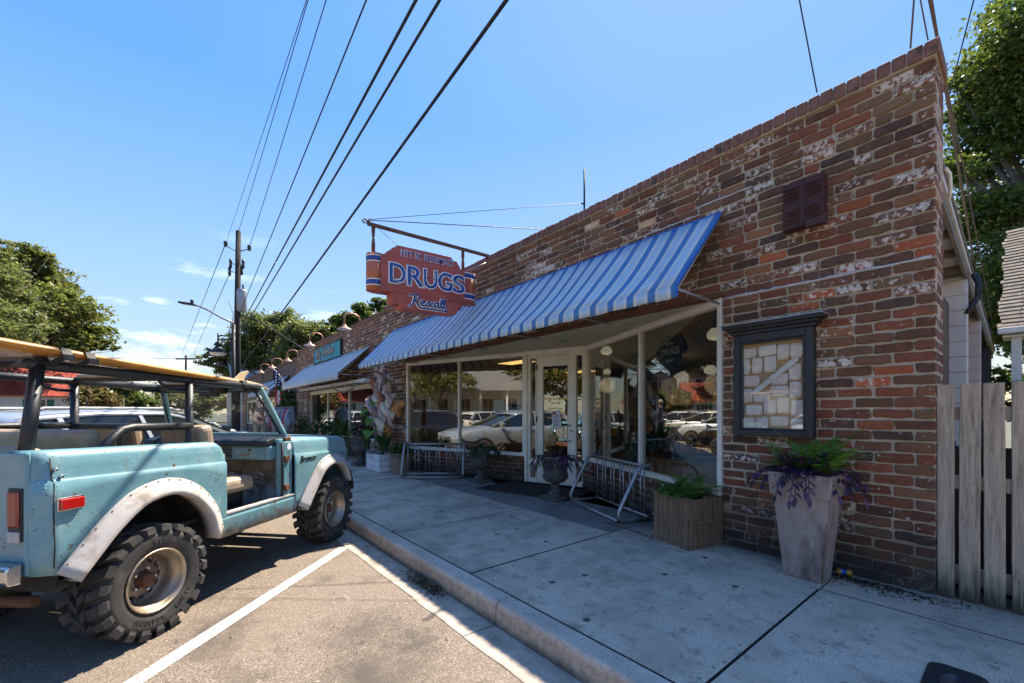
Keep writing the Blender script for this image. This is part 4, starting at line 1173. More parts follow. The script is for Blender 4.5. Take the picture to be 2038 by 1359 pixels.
def trail(b, c, n_, r, spread=.18, fall=.25, L_=.09, w=.026):
    c = Vector(c)
    for k in range(n_):
        a = r.uniform(0, 2 * math.pi); d = Vector((math.cos(a), math.sin(a), r.uniform(.1, .6)))
        p = c + Vector((math.cos(a), math.sin(a), 0)) * spread * r.uniform(.3, 1)
        d.normalize(); m = r.randint(4, 7)
        pts = [p.copy()]
        for i in range(m):
            side = d.cross(Vector((0, 0, 1))); side = side.normalized() if side.length > .01 else Vector((1, 0, 0))
            s = 1 if i % 2 else -1
            blade(b, p, (side * s * .8 + d * .7 + Vector((0, 0, r.uniform(-.2, .3)))), L_ * r.uniform(.7, 1.2), w, r.uniform(.4, 1.1), 4, .25)
            p = p + d * .045; d = (d + Vector((0, 0, -.42 * fall / .25))).normalized(); pts.append(p.copy())
        b.tube(pts, .003, 4)
        blade(b, p, d, L_, w, .3, 4, .25)
plant('trailing_plant', 'purple trailing plant hanging over the rim of the tall planter', 'plant', (-.69, -.265, .96), M_PURP, lambda b: (trail(b, (-.69, -.29, .965), 34, fr_, .19, .2, .07, .03), leaves_blob(b, (-.69, -.32, 1.0), 150, .24, .2, .08, .1, .036, fr_)))

# ---- soda can, meter cover, mat
cn_ = thing('drink_can', 'crushed yellow and blue drink can lying behind the tall planter', 'can', (-.5, -.07, .185))
b = MB(); b.M = Matrix.Translation((-.5, -.075, .184)) @ Matrix.Rotation(R(12), 4, 'Z') @ Matrix.Rotation(R(90), 4, 'Y')
b.lathe([(.02, -.05), (.027, -.043), (.028, -.017), (.021, 0), (.028, .017), (.027, .043), (.02, .05)], 14); b.M = None; b.build('body', pm('yellow_can', (.3, .18, .025), .4, .4, .2, 12), cn_)
b = MB(); b.M = Matrix.Translation((-.5, -.075, .184)) @ Matrix.Rotation(R(12), 4, 'Z') @ Matrix.Rotation(R(90), 4, 'Y')
b.lathe([(.0285, -.016), (.0225, -.003), (.0225, .003), (.0285, .016)], 14, cap=False); b.M = None; b.build('label_band', pm('can_blue', (.03, .08, .35), .35, .4), cn_)
mc = thing('meter_box_cover', 'black oval-lidded utility cover set into the sidewalk slab', 'utility cover', (.19, -1.31, .15), 0)
b = MB()
def rrect(w, h, r_, n_=5):
    out = []
    for cx, cy, a0 in ((w - r_, h - r_, 0), (-w + r_, h - r_, 90), (-w + r_, -h + r_, 180), (w - r_, -h + r_, 270)): out += arc(cx, cy, r_, a0, a0 + 90, n_)
    return out
b.prism(rrect(.105, .2, .06), 'z', -.02, .008); b.build('frame', M_BLACK, mc, local=True, bevel=.004)
b = MB(); b.prism(rrect(.082, .175, .05), 'z', .0085, .013); b.build('lid', M_RUBMAT, mc, local=True, bevel=.003)
b = MB(); b.lathe([(.0, .0135), (.055, .0135), (.06, .02), (.068, .02), (.073, .0135)], 24, cap=False)
for i in range(len(b.v)): b.v[i] = (b.v[i][0] * .75, b.v[i][1] * 1.35, b.v[i][2])
b.build('reader_lid', pm('blue_black', (.01, .02, .035), .25), mc, local=True)
mt = thing('door_mat', 'black fibre door mat on the concrete before the shop door', 'mat', (-4.75, .5, .15))
M_ = Matrix.Translation((-4.73, .53, .15)) @ Matrix.Rotation(R(14), 4, 'Z')
b = MB(); b.M = M_; b.bx(-.85, .85, -.50, .42, 0, .012); b.M = None; b.build('rubber_edge', M_BLACK, mt)
b = MB(); b.M = M_; rows = [[(-.82 + 1.64 * i / 30, -.47 + .86 * j / 16, .0125 + rnd.uniform(0, .006)) for j in range(17)] for i in range(31)]; b.grid(rows); b.M = None; b.build('pile', M_RUBMAT, mt)

# ---- slatted square crate planter with a fern and red trailing flowers
ck = thing('crate_planter', 'square weathered slatted wooden planter at the corner of the brick pier', 'planter', (-1.73, -.14, .15))
Mc = Matrix.Translation((-1.735, -.158, .15)) @ Matrix.Rotation(R(-15), 4, 'Z')
H = .47; hw = .225
b = MB(); b.M = Mc; b.bx(-hw + .02, hw - .02, -hw + .02, hw - .02, .01, H - .06); b.M = None; b.build('soil', M_SOIL, ck)
for side in range(4):
    Ms = Mc @ Matrix.Rotation(R(90) * side, 4, 'Z'); k = 7
    for i in range(k):
        w = 2 * hw / k; a = -hw + i * w
        b = MB(); b.M = Ms; t = rnd.uniform(0, .006); b.bx(a + .003, a + w - .003, -hw + t, -hw + .016 + t, rnd.uniform(.0, .01), H + rnd.uniform(-.012, .012)); b.M = None
        b.build('slat', M_CRATE, ck)
    for z in (.0, .235):
        b = MB(); b.M = Ms; b.bx(-hw - .014, hw + .014, -hw - .014, -hw - .0005, z, z + .026); b.M = None; b.build('band', M_CRATE, ck)
def fn(b):
    for ox, oy, n_ in ((-.1, -.1, 10), (.09, -.12, 10), (.03, .08, 9), (-.05, .0, 8)): fern(b, (-1.735 + ox, -.158 + oy, .6), n_, .36, fr_, 1.0, .058, .75)
plant('fern', 'dark green fern spilling from the square slatted planter', 'fern', (-1.735, -.158, .6), M_FERN, fn)
def fn(b):
    for k in range(7):
        p = Mc @ Vector((-hw - .02 + rnd.uniform(-.02, .0), rnd.uniform(-.2, .05), H - .02)); pts = [p.copy()]
        for i in range(9):
            p = p + Vector((rnd.uniform(-.02, .012), rnd.uniform(-.012, .012), -.035)); pts.append(p.copy())
            for j in range(2): blade(b, p, (rnd.uniform(-1, 1), rnd.uniform(-1, 1), rnd.uniform(-.3, .6)), .035, .018, .4, 2)
        b.tube(pts, .002, 4)
tp = plant('trailing_plant', 'small green trailing vine with red flowers on the left of the slatted planter', 'plant', tuple(Mc @ Vector((-hw, -.1, H))), M_BUSH, fn)
b = MB()
for k in range(26):
    p = Mc @ Vector((-hw - .03 + rnd.uniform(-.05, .01), rnd.uniform(-.2, .05), H - rnd.uniform(.05, .33)))
    for j in range(4): blade(b, p, (math.cos(j * 1.6), math.sin(j * 1.6), .5), .013, .012, .2, 2)
b.build('blossom', M_FLOW, tp, recalc=False)['kind'] = 'stuff'
b = MB(); b.tube([(-2.72, -.22, .156), (-2.4, -.26, .165), (-2.1, -.33, .158), (-1.98, -.38, .156)], [.008, .012, .01, .006], 6); tag(b.build('fallen_branch', M_BARK, at=(-2.4, -.26, .155)), 'short dead branch lying by the slatted planter', 'branch')

# ---- bike racks
def bike_rack(loc, rz, label, w=1.28):
    g = thing('bike_rack', label, 'bike rack', loc, rz, 'grey tube bike racks outside the drugstore')
    t = .024
    b = MB(); b.tube([(-w / 2, 0, .64), (w / 2, 0, .64)], t * .8, 8); b.build('top_rail', M_STEEL, g, local=True)
    b = MB(); b.tube([(-w / 2, 0, .05), (w / 2, 0, .05)], t * .8, 8); b.build('bottom_rail', M_STEEL, g, local=True)
    b = MB(); b.tube([(-w / 2 + .02, -.40, .026), (w / 2 - .02, -.40, .026)], t, 8); b.build('floor_rail', M_STEEL, g, local=True)
    for i in range(11):
        x = -w / 2 + .05 + i * (w - .1) / 10 + (.018 if i % 2 else -.018)
        b = MB(); b.tube([(x, 0, .05), (x, 0, .64)], .0095, 6); b.build('upright', M_STEEL, g, local=True)
    for s in (-1, 1):
        x = s * (w / 2 + .01)
        b = MB(); b.tube([(x, .0, .645), (x, -.06, .655), (x, -.12, .63), (x, -.16, .57), (x, -.36, .20), (x, -.40, .12), (x, -.40, .07), (x, -.36, .035), (x, -.28, .026), (x, .04, .026)], t, 8)
        b.build('hoop', M_STEEL, g, local=True)
    return g
bike_rack((-2.99, .44, .15), math.atan2(-.467, 1.196), 'grey tube bike rack leaning by the slatted planter under the right window', 1.22)
bike_rack((-7.12, .0, .15), math.atan2(1.03, .78), 'grey tube bike rack by the wooden basket under the left window', 1.15)

# ---- cast urns
def urn(loc, label, s=1.0, group='weathered cast urns on the sidewalk'):
    g = thing('urn', label, 'urn', loc, 0, group); c = Vector(loc)
    b = MB(); b.bx(c.x - .165 * s, c.x + .165 * s, c.y - .165 * s, c.y + .165 * s, c.z, c.z + .055 * s); b.build('plinth', M_URN, g, bevel=.01)
    b = MB(); b.lathe([(.13 * s, .056 * s), (.12 * s, .085 * s), (.07 * s, .12 * s), (.055 * s, .17 * s), (.075 * s, .21 * s), (.05 * s, .235 * s)], 20, c); b.build('foot', M_URN, g)
    pr = [(.06, .236), (.13, .26), (.175, .31), (.185, .35), (.165, .375), (.16, .45), (.17, .55), (.2, .61), (.205, .632), (.19, .64), (.165, .62)]
    b = MB(); n_ = 32; rows = []
    for i in range(n_):
        a = 2 * math.pi * i / n_
        rows.append([(c.x + math.cos(a) * r_ * s * (1 + (.035 * math.cos(a * 16) if .25 < h < .36 else .012 * math.sin(a * 7 + h * 40))), c.y + math.sin(a) * r_ * s * (1 + (.035 * math.cos(a * 16) if .25 < h < .36 else .012 * math.sin(a * 7 + h * 40))), c.z + h * s) for r_, h in pr])
    b.smooth = True; b.grid(rows, True); b.build('bowl', M_URN, g)
    b = MB(); b.lathe([(.0, .60 * s), (.17 * s, .60 * s)], 16, c, cap=False); b.build('soil', M_SOIL, g)
    b = MB()
    for i in range(8):
        a = 2 * math.pi * i / 8; r_ = .168 * s; p = c + Vector((math.cos(a) * r_, math.sin(a) * r_, .5 * s))
        b.lathe([(.0, -.04 * s), (.03 * s, -.02 * s), (.035 * s, .01 * s), (.02 * s, .04 * s), (0, .05 * s)], 7, p, cap=False)
    b.build('relief', M_URN, g)
    return g
U2, U1 = Vector((-3.985, .25, .15)), Vector((-5.95, .285, .15))
urn(U2, 'weathered cast urn of dark trailing plants in front of the shop door'); urn(U1, 'weathered cast urn beside the left bike rack below the OPEN sign', .98)
def urnplant(c, r):
    def fn(b):
        trail(b, Vector(c) + Vector((0, 0, .62)), 26, r, .16, .16, .12, .03)
        for k in range(8):
            a = r.uniform(0, 6.28); blade(b, Vector(c) + Vector((0, 0, .6)), (math.cos(a) * .6, math.sin(a) * .6, 1), r.uniform(.2, .34), .035, 1.6, 6, .2)
    return fn
plant('trailing_plant', 'dark purple plant trailing from the urn before the door', 'plant', U2 + Vector((0, 0, .6)), M_PURP, urnplant(U2, random.Random(5)))
plant('trailing_plant', 'dark green plant in the urn beside the left bike rack', 'plant', U1 + Vector((0, 0, .6)), M_DARKLEAF, urnplant(U1, random.Random(6)))
def fn(b):
    for k in range(10): trail(b, U2 + Vector((-.03, -.17, .6)), 1, fr_, .02, .5, .05, .02)
plant('creeper', 'lime green creeper hanging down the front of the urn before the door', 'plant', U2 + Vector((0, -.17, .6)), M_LIME, fn)

# ---- left end: white box, basket, flowers
wb = thing('planter_box', 'white painted wooden planter box beside the front of the blue truck', 'planter', (-8.6, -.5, .15))
bx0, bx1, by0, by1 = -8.98, -8.22, -.72, -.36
for i in range(3):
    for a in ((bx0, bx1, by0, by0 + .02), (bx0, bx1, by1 - .02, by1)):
        b = MB(); b.bx(*a, .16 + i * .125, .16 + i * .125 + .118); b.build('board', M_WHITEWOOD, wb, bevel=.004, seg=1)
    for a in ((bx0, bx0 + .02), (bx1 - .02, bx1)):
        b = MB(); b.bx(*a, by0 + .0205, by1 - .0205, .16 + i * .125, .16 + i * .125 + .118); b.build('board', M_WHITEWOOD, wb, bevel=.004, seg=1)
b = MB(); b.bx(bx0 + .021, bx1 - .021, by0 + .021, by1 - .021, .16, .49); b.build('soil', M_SOIL, wb)
bk = thing('basket', 'round bushel basket of upright wooden staves beside the white planter box', 'basket', (-7.86, -.42, .15)); c = Vector((-7.86, -.40, .15))
for i in range(22):
    a0 = 2 * math.pi * i / 22; a1 = a0 + 2 * math.pi / 22 * .9
    b = MB(); vs = []
    for z, r_ in ((0, .17), (.42, .225)):
        for a in (a0, a1):
            for t in (0, .012): vs.append(c + Vector((math.cos(a) * (r_ - t), math.sin(a) * (r_ - t), z)))
    b.add(vs, [(0, 2, 6, 4), (1, 5, 7, 3), (0, 4, 5, 1), (2, 3, 7, 6), (4, 6, 7, 5), (0, 1, 3, 2)]); b.build('stave', M_BARREL, bk)
for z, r_ in ((.03, .178), (.2, .2), (.4, .228)):
    b = MB(); b.lathe([(r_, z), (r_ + .008, z), (r_ + .008, z + .03), (r_, z + .03)], 22, c, cap=False); b.build('hoop', M_BARREL, bk)
b = MB(); b.lathe([(.0, .38), (.2, .38)], 16, c, cap=False); b.build('soil', M_SOIL, bk)
q_ = random.Random(21)
def fn(b):
    for x, y, n_ in ((-8.5, -.5, 7), (-8.75, -.45, 6), (-8.3, -.5, 5)):
        for k in range(n_):
            a = q_.uniform(0, 6.28); h = q_.uniform(.1, .5)
            pp = Vector((x + q_.uniform(-.08, .08), y + q_.uniform(-.08, .08), .5 + h * .6))
            b.tube([(x, y, .48), pp], .005, 4)
            blade(b, pp, (math.cos(a) * .55, math.sin(a) * .55, 1), q_.uniform(.25, .4), .1, .9, 5, .25)
plant('canna', 'broad leaved green canna growing in the white planter box', 'plant', (-8.5, -.5, .5), M_DARKLEAF, fn)
plant('bedding_plant', 'silvery low foliage spilling over the front of the white planter box', 'plant', (-8.6, -.68, .5), M_GREYLEAF, lambda b: leaves_blob(b, (-8.75, -.68, .53), 150, .25, .09, .1, .06, .025, q_))
plant('leafy_plant', 'dense green leafy plant filling the bushel basket', 'plant', (-7.86, -.4, .55), M_BUSH, lambda b: (leaves_blob(b, (-7.86, -.4, .62), 330, .3, .28, .16, .1, .03, q_), [blade(b, (-7.86, -.4, .55), (math.cos(k), math.sin(k), 1.2), .4, .05, 1.3, 5, .2) for k in range(9)]))
fl = thing('yellow_flower', 'single yellow flower on a tall stem above the white planter box', 'flower', (-8.55, -.62, .5))
fc = place_at(765, 852, -.62)
b = MB(); b.tube([(-8.55, -.6, .5), (fc.x, fc.y, fc.z - .02)], .006, 5); b.build('stem', M_DARKLEAF, fl, recalc=False)
for k in range(6):
    b = MB(); a = k * 1.047; blade(b, fc, (math.cos(a), math.sin(a) * .6 - .4, .5), .075, .045, .5, 4, .2); b.build('petal', M_YEL, fl, recalc=False)
b = MB(); b.lathe([(.02, -.01), (.024, .025), (.015, .03)], 8, fc + Vector((0, -.02, 0))); b.build('trumpet', M_YEL, fl)
el = thing('elephant_ear', 'bright lime elephant ear plant with big leaves behind the white box', 'plant', (-9.7, -.5, .6))
for i, (px, py, Y, s) in enumerate(((715, 845, -.55, .40), (735, 858, -.7, .34), (730, 815, -.5, .3), (745, 800, -.45, .22), (705, 860, -.4, .25), (738, 835, -.5, .3))):
    tipc = place_at(px, py, Y); root_ = Vector((-9.5, -.5, .55))
    b = MB(); b.tube([root_, root_.lerp(tipc, .5) + Vector((0, 0, .1)), tipc], .009, 5); 
    rows = []; d = (tipc - root_); d.z = 0; d = (d + Vector((.35, -.55, 0))).normalized(); sd = d.cross(Vector((0, 0, 1)))
    for k in range(8):
        t = k / 7; w = s * .46 * (math.sin(math.pi * min(1, t * .92 + .08) ** .6)) + .002
        row = []
        for j in range(7):
            u = (j - 3) / 3
            row.append(tipc + d * s * (t - .25 - .14 * abs(u) * (1 - t)) + sd * w * u + Vector((0, 0, .10 * s * abs(u) - s * .75 * t * t * .8 + rnd.uniform(-.006, .006))))
        rows.append(row)
    b.smooth = True; b.grid(rows); b.build('leaf', M_LIME, el, recalc=False)
U0 = Vector((-9.75, -.55, .15)); urn(U0, 'pale weathered urn half hidden behind the front of the blue truck', 1.15)
plant('leafy_plant', 'purple and green foliage in the urn behind the blue truck', 'plant', U0 + Vector((0, 0, .75)), M_PURP, lambda b: leaves_blob(b, U0 + Vector((.05, 0, .85)), 260, .32, .3, .16, .11, .045, q_))

# ---- hanging cluster of curled shells on the left brick pier
sh = thing('shell_cluster', 'hanging bunch of big curled tan, lilac and rust shell-like pieces on the brick pier', 'decoration', place_at(765, 740, -.35))
shm = [pm('shell_%d' % i, c, .75, 0, .25, 14, .3, 40) for i, c in enumerate(((.55, .45, .37), (.40, .30, .33), (.28, .12, .075), (.58, .54, .41), (.56, .28, .1), (.36, .27, .25)))]
SHL = [(742, 762, 22, 34, 2, .3), (752, 775, 26, 46, 5, -.2), (757, 758, 20, 42, 1, .15), (768, 775, 15, 46, 0, -.25), (748, 800, 15, 30, 3, .2), (757, 800, 20, 40, 2, -.1), (740, 797, 16, 22, 4, .5), (774, 796, 14, 40, 5, .15),
       (742, 812, 26, 44, 1, .2), (750, 833, 28, 46, 1, -.45), (762, 822, 18, 40, 5, .1), (770, 808, 18, 40, 3, -.2), (779, 800, 10, 40, 0, -.3), (776, 832, 14, 38, 5, .3), (765, 838, 18, 44, 0, .0), (772, 818, 22, 42, 3, .3),
       (757, 850, 24, 42, 0, .3), (774, 855, 22, 34, 4, -.2), (794, 811, 28, 34, 4, -.4), (763, 845, 14, 40, 3, -.15)]
for i, (px, py, w, h, m, tilt) in enumerate(SHL):
    Y = -.33 + .1 * math.sin(i * 2.3) if px < 785 else -.12
    c = place_at(px, py, Y); D = (c - CAM).dot(FW); sw, shh = w / 838 * D * .75, h / 838 * D * .62
    Mx = frame_m(c, RT, Vector((0, 0, 1))) @ Matrix.Rotation(tilt * 1.4, 4, 'Z') @ Matrix.Rotation(rnd.uniform(-.8, .8), 4, 'Y')
    b = MB(); b.M = Mx; rows = []; ph = rnd.uniform(0, 6)
    for k in range(13):
        t = k / 12; ww = sw * .62 * (.16 + .84 * math.sin(math.pi * min(1, .06 + .9 * t ** 1.3)) ** .8); row = []
        tw = .9 * math.sin(t * 3 + ph) + (t - .5) * 1.1; mid_ = sw * .28 * math.sin(t * 5 + ph)
        for j in range(9):
            u = (j - 4) / 4; cv = 1.5
            lx, ly = ww * math.sin(u * cv) / 1.0, ww * (.75 * math.cos(u * cv) + .12 * math.sin(u * 6 + t * 9 + ph))
            row.append((mid_ + lx * math.cos(tw) - ly * math.sin(tw), shh * 1.25 * (.5 - t) * 2 * .62 + .12 * sw * math.sin(u * 4 + ph) * t, lx * math.sin(tw) + ly * math.cos(tw)))
        rows.append(row)
    b.smooth = True; b.grid(rows); b.M = None
    b.build('shell_piece', shm[m], sh, thick=.012)
b = MB(); top_ = place_at(757, 738, -.2)
for i in range(4): b.tube([top_ + Vector((0, .15, .05)), place_at(750 + i * 8, 760 + i * 20, -.3)], .008, 5)
b.build('cord', M_CABLEBR, sh)

# ---- leaf litter in the gutter, scattered leaves
b = MB()
for k in range(420):
    a = rnd.gauss(0, 1); p = Vector((-2.62 + a * .16 - .1 * abs(rnd.gauss(0, 1)), -2.50 + abs(rnd.gauss(0, .4)) * -.11 + .02, .004 + abs(rnd.gauss(0, .012))))
    p.x = -2.75 + a * .13; p.y = max(p.y, -2.66)
    blade(b, p, (rnd.uniform(-1, 1), rnd.uniform(-1, 1), rnd.uniform(-.1, .8)), rnd.uniform(.02, .05), .018, .5, 2, .4)
stuff(b.build('leaf_litter', leafmat('dry_leaves', (.06, .035, .02), (.2, .13, .08), (.3, .24, .18), .05), recalc=False), 'heap of dry brown leaves caught against the kerb')
b = MB()
for k in range(190):
    z = .151
    if k < 110: p = (rnd.uniform(-9, 1.5), rnd.choice((rnd.uniform(-.35, -.02), rnd.uniform(-2.2, -.1))), z)
    else: p = (rnd.uniform(-4, .5), rnd.uniform(-4, -2.46), .004)
    if p[1] > -.5 or p[1] < -2.4 or rnd.random() < .4:
        blade(b, p, (rnd.uniform(-1, 1), rnd.uniform(-1, 1), .1), rnd.uniform(.008, .03), .008, .2, 2, .3)
stuff(b.build('fallen_leaves', MATS['dry_leaves'], recalc=False), 'small scattered dead leaves and grit on sidewalk and road')
b = MB()
for k in range(500):
    p = Vector((-.30 + rnd.gauss(0, .2), -.06 - abs(rnd.gauss(0, .09)), .152)); blade(b, p, (rnd.uniform(-1, 1), rnd.uniform(-1, 1), rnd.uniform(0, .4)), rnd.uniform(.01, .03), .01, .2, 2, .3)
stuff(b.build('dirt_debris', leafmat('dirt_bits', (.012, .009, .007), (.05, .035, .02), (.16, .14, .12), 0), recalc=False), 'dark leaf mould and grit along the foot of the brick pier')
# ================================================================== THE BLUE TRUCK
n = NT('truck_paint'); v = n.coord('Object')
c = n.ramp(n.noise(v, 2.2, 5, .6), [(.3, (.108, .245, .285)), (.55, (.142, .295, .328)), (.75, (.19, .34, .355))])
c = n.mix(n.ramp(n.noise(v, 9, 6, .7), [(.5, 0.), (.75, .35)]), c, (.33, .42, .40))
sx = n.n('SeparateXYZ'); n.l(v, sx.inputs[0])
# rust blisters, thickest low behind the rear wheel and above the arch
zone = n.ramp(n.noise(v, 2.6, 3), [(.43, 0.), (.56, 1.)])
blis = n.ramp(n.vor(v, 42), [(.08, 1.), (.22, 0.)])
bl2 = n.math('MULTIPLY', zone, blis)
c = n.mix(n.math('MULTIPLY', bl2, n.ramp(n.noise(v, 30, 2), [(.46, 0.), (.54, 1.)])), c, (.16, .07, .03))
st = n.math('MULTIPLY', n.ramp(n.noise(n.coord('Object', (14, 14, 2)), 1.5, 5), [(.6, 0.), (.72, .5)]), 1)
c = n.mix(st, c, (.17, .16, .1))
fl_ = n.noise(v, 15, 5, .75)
c = n.mix(n.math('MULTIPLY', n.ramp(fl_, [(.60, 0.), (.635, 1.)]), n.ramp(n.noise(v, 3.1, 2), [(.5, 0.), (.6, 1.)])), c, (.10, .045, .02))
low = n.math('ADD', sx.outputs['Z'], n.math('MULTIPLY', n.noise(v, 12, 6, .7), .2))
c = n.mix(n.ramp(low, [(.58, .9), (.68, 0.)]), c, n.ramp(n.noise(v, 26, 4), [(.4, (.03, .02, .015)), (.6, (.12, .055, .025))]))
n.base(c); n.l(n.ramp(n.noise(v, 5, 4), [(.3, .3), (.7, .55)]), n.p.inputs['Roughness']); n.set(Coat_Weight=.45, Coat_Roughness=.18)
n.bump(n.math('ADD', n.math('MULTIPLY', bl2, 1.0), n.math('MULTIPLY', n.noise(v, 60, 3), .1)), .7, .006)
M_TRUCK = n.m
M_FLARE = pm('white_flare', (.46, .425, .39), .6, 0, .15, 6, .1, 40, (.24, .19, .145), (.52, .72), 6)
M_TUBE = pm('black_textured_tube', (.02, .021, .023), .42, .1, .35, 60, .55, 160)
M_TAN = pm('tan_vinyl', (.36, .26, .17), .6, 0, .2, 9, .15, 50)
M_TYRE = pm('tyre_rubber', (.035, .033, .031), .8, 0, .35, 14, .3, 70, (.09, .078, .064), (.5, .72), 7)
M_RIM = pm('dirty_alloy', (.42, .34, .25), .42, .75, .25, 8, .15, 40, (.2, .14, .08), (.55, .72), 8)
M_RIMD = pm('alloy_centre', (.24, .2, .155), .55, .6, .3, 14, .2)
M_UNDER = pm('underbody_grime', (.03, .024, .018), .9, 0, .5, 10, .5, 40, (.1, .065, .035), (.55, .7), 9)
M_REDLENS = NT('red_lens'); M_REDLENS.base((.42, .01, .008)); M_REDLENS.set(Roughness=.12, Coat_Weight=.6); M_REDLENS = M_REDLENS.m
M_DARKLENS = NT('dark_red_lens'); M_DARKLENS.base((.22, .016, .012)); M_DARKLENS.set(Roughness=.15, Coat_Weight=.6); M_DARKLENS = M_DARKLENS.m
M_ORLENS = NT('orange_lens'); M_ORLENS.base((.7, .12, .02)); M_ORLENS.set(Roughness=.15); M_ORLENS = M_ORLENS.m
M_CHROME = pm('worn_chrome', (.6, .6, .6), .2, 1, .1, 6, .05, 30)
M_FOIL = pm('crumpled_foil', (.17, .16, .14), .45, .4, .5, 11, 1., 14)
Hh = Vector((-.677, .736, 0)).normalized(); NJ = Vector((Hh.y, -Hh.x, 0))
TO = NJ * -5.93; TRZ = math.atan2(Hh.y, Hh.x)
tk = thing('vintage_truck', 'faded turquoise open topped vintage off-road truck with white fender flares and a surfboard on its cage', 'truck', TO, TRZ)
tk['label'] = 'faded turquoise open vintage off-road truck with white flares, parked nose to the kerb'
def B(b, name, m, par=None, **k): return b.build(name, m, par or tk, local=True, **k)
def shear(x): return -.028 * (x + 1.5)
def interp(pts, x):
    if x <= pts[0][0]: return pts[0][1]
    for (a, p), (c_, q) in zip(pts, pts[1:]):
        if x <= c_: return p + (q - p) * (x - a) / (c_ - a)
    return pts[-1][1]
RARCH = [(-1.60, .60), (-1.52, .585), (-1.49, .575), (-1.38, .70), (-1.29, .80), (-1.13, .93), (-1.0, .965), (-.9, .975), (-.78, .95), (-.66, .88), (-.57, .78), (-.51, .69), (-.466, .51), (-.41, .50)]
FARCH = [(.39, .50), (.461, .503), (.56, .63), (.662, .75), (.75, .85), (.838, .905), (.95, .94), (1.077, .945), (1.2, .91), (1.321, .825), (1.37, .74), (1.401, .645), (1.46, .60)]
def side_panel(s, xs, arch, rear, hoodlike):
    b = MB(); rows = []
    for x in xs:
        zb = interp(arch, x); S = shear(x); zc_ = 1.075 + S; zt_ = 1.23 + S; inn = 0
        if rear:
            if x < -1.49: q = (-1.49 - x) / .09; inn = .09 * (1 - math.sqrt(max(0, 1 - q * q)))
            if x > -.49: q = (x + .49) / .08; zt_ -= .075 * (1 - math.sqrt(max(0, 1 - q * q)))
        else:
            if x > 1.28: q = min(1, (x - 1.28) / .15); zt_ -= .12 * (1 - math.sqrt(max(0, 1 - q * q))); inn = .07 * (1 - math.sqrt(max(0, 1 - q * q))); zc_ = min(zc_, zt_ - .06)
            zt_ -= .004
        zc_ = max(zc_, zb + .02)
        prof = []
        for k in range(7):
            z = zb + (zc_ - .012 - zb) * k / 6
            o = -.010 * math.exp(-((z - .735) / .022) ** 2) + .012 * max(0, (.62 - z) / .1) if rear else 0
            prof.append((o, z))
        prof += [(.012, zc_ - .002), (.016, zc_ + .010), (.020, zc_ + .06), (.028, zt_ - .045), (.040, zt_ - .016), (.062, zt_ - .003), (.10, zt_)]
        if not hoodlike: prof += [(.135, zt_ - .004), (.14, zt_ - .03), (.14, 1.0)]
        rows.append([(x, s * (.76 - o - inn), z) for o, z in prof])
    b.smooth = True; b.grid(rows); return b
xr = [-1.58, -1.572, -1.555, -1.53, -1.505, -1.49, -1.46, -1.42, -1.38, -1.335, -1.29, -1.24, -1.18, -1.13, -1.06, -1.0, -.95, -.9, -.84, -.78, -.72, -.66, -.61, -.57, -.54, -.51, -.49, -.47, -.455, -.44, -.425, -.415, -.411]
xf = [.395, .42, .461, .51, .56, .61, .662, .70, .75, .80, .838, .9, .95, 1.01, 1.077, 1.14, 1.2, 1.26, 1.321, 1.345, 1.37, 1.39, 1.405, 1.42, 1.43]
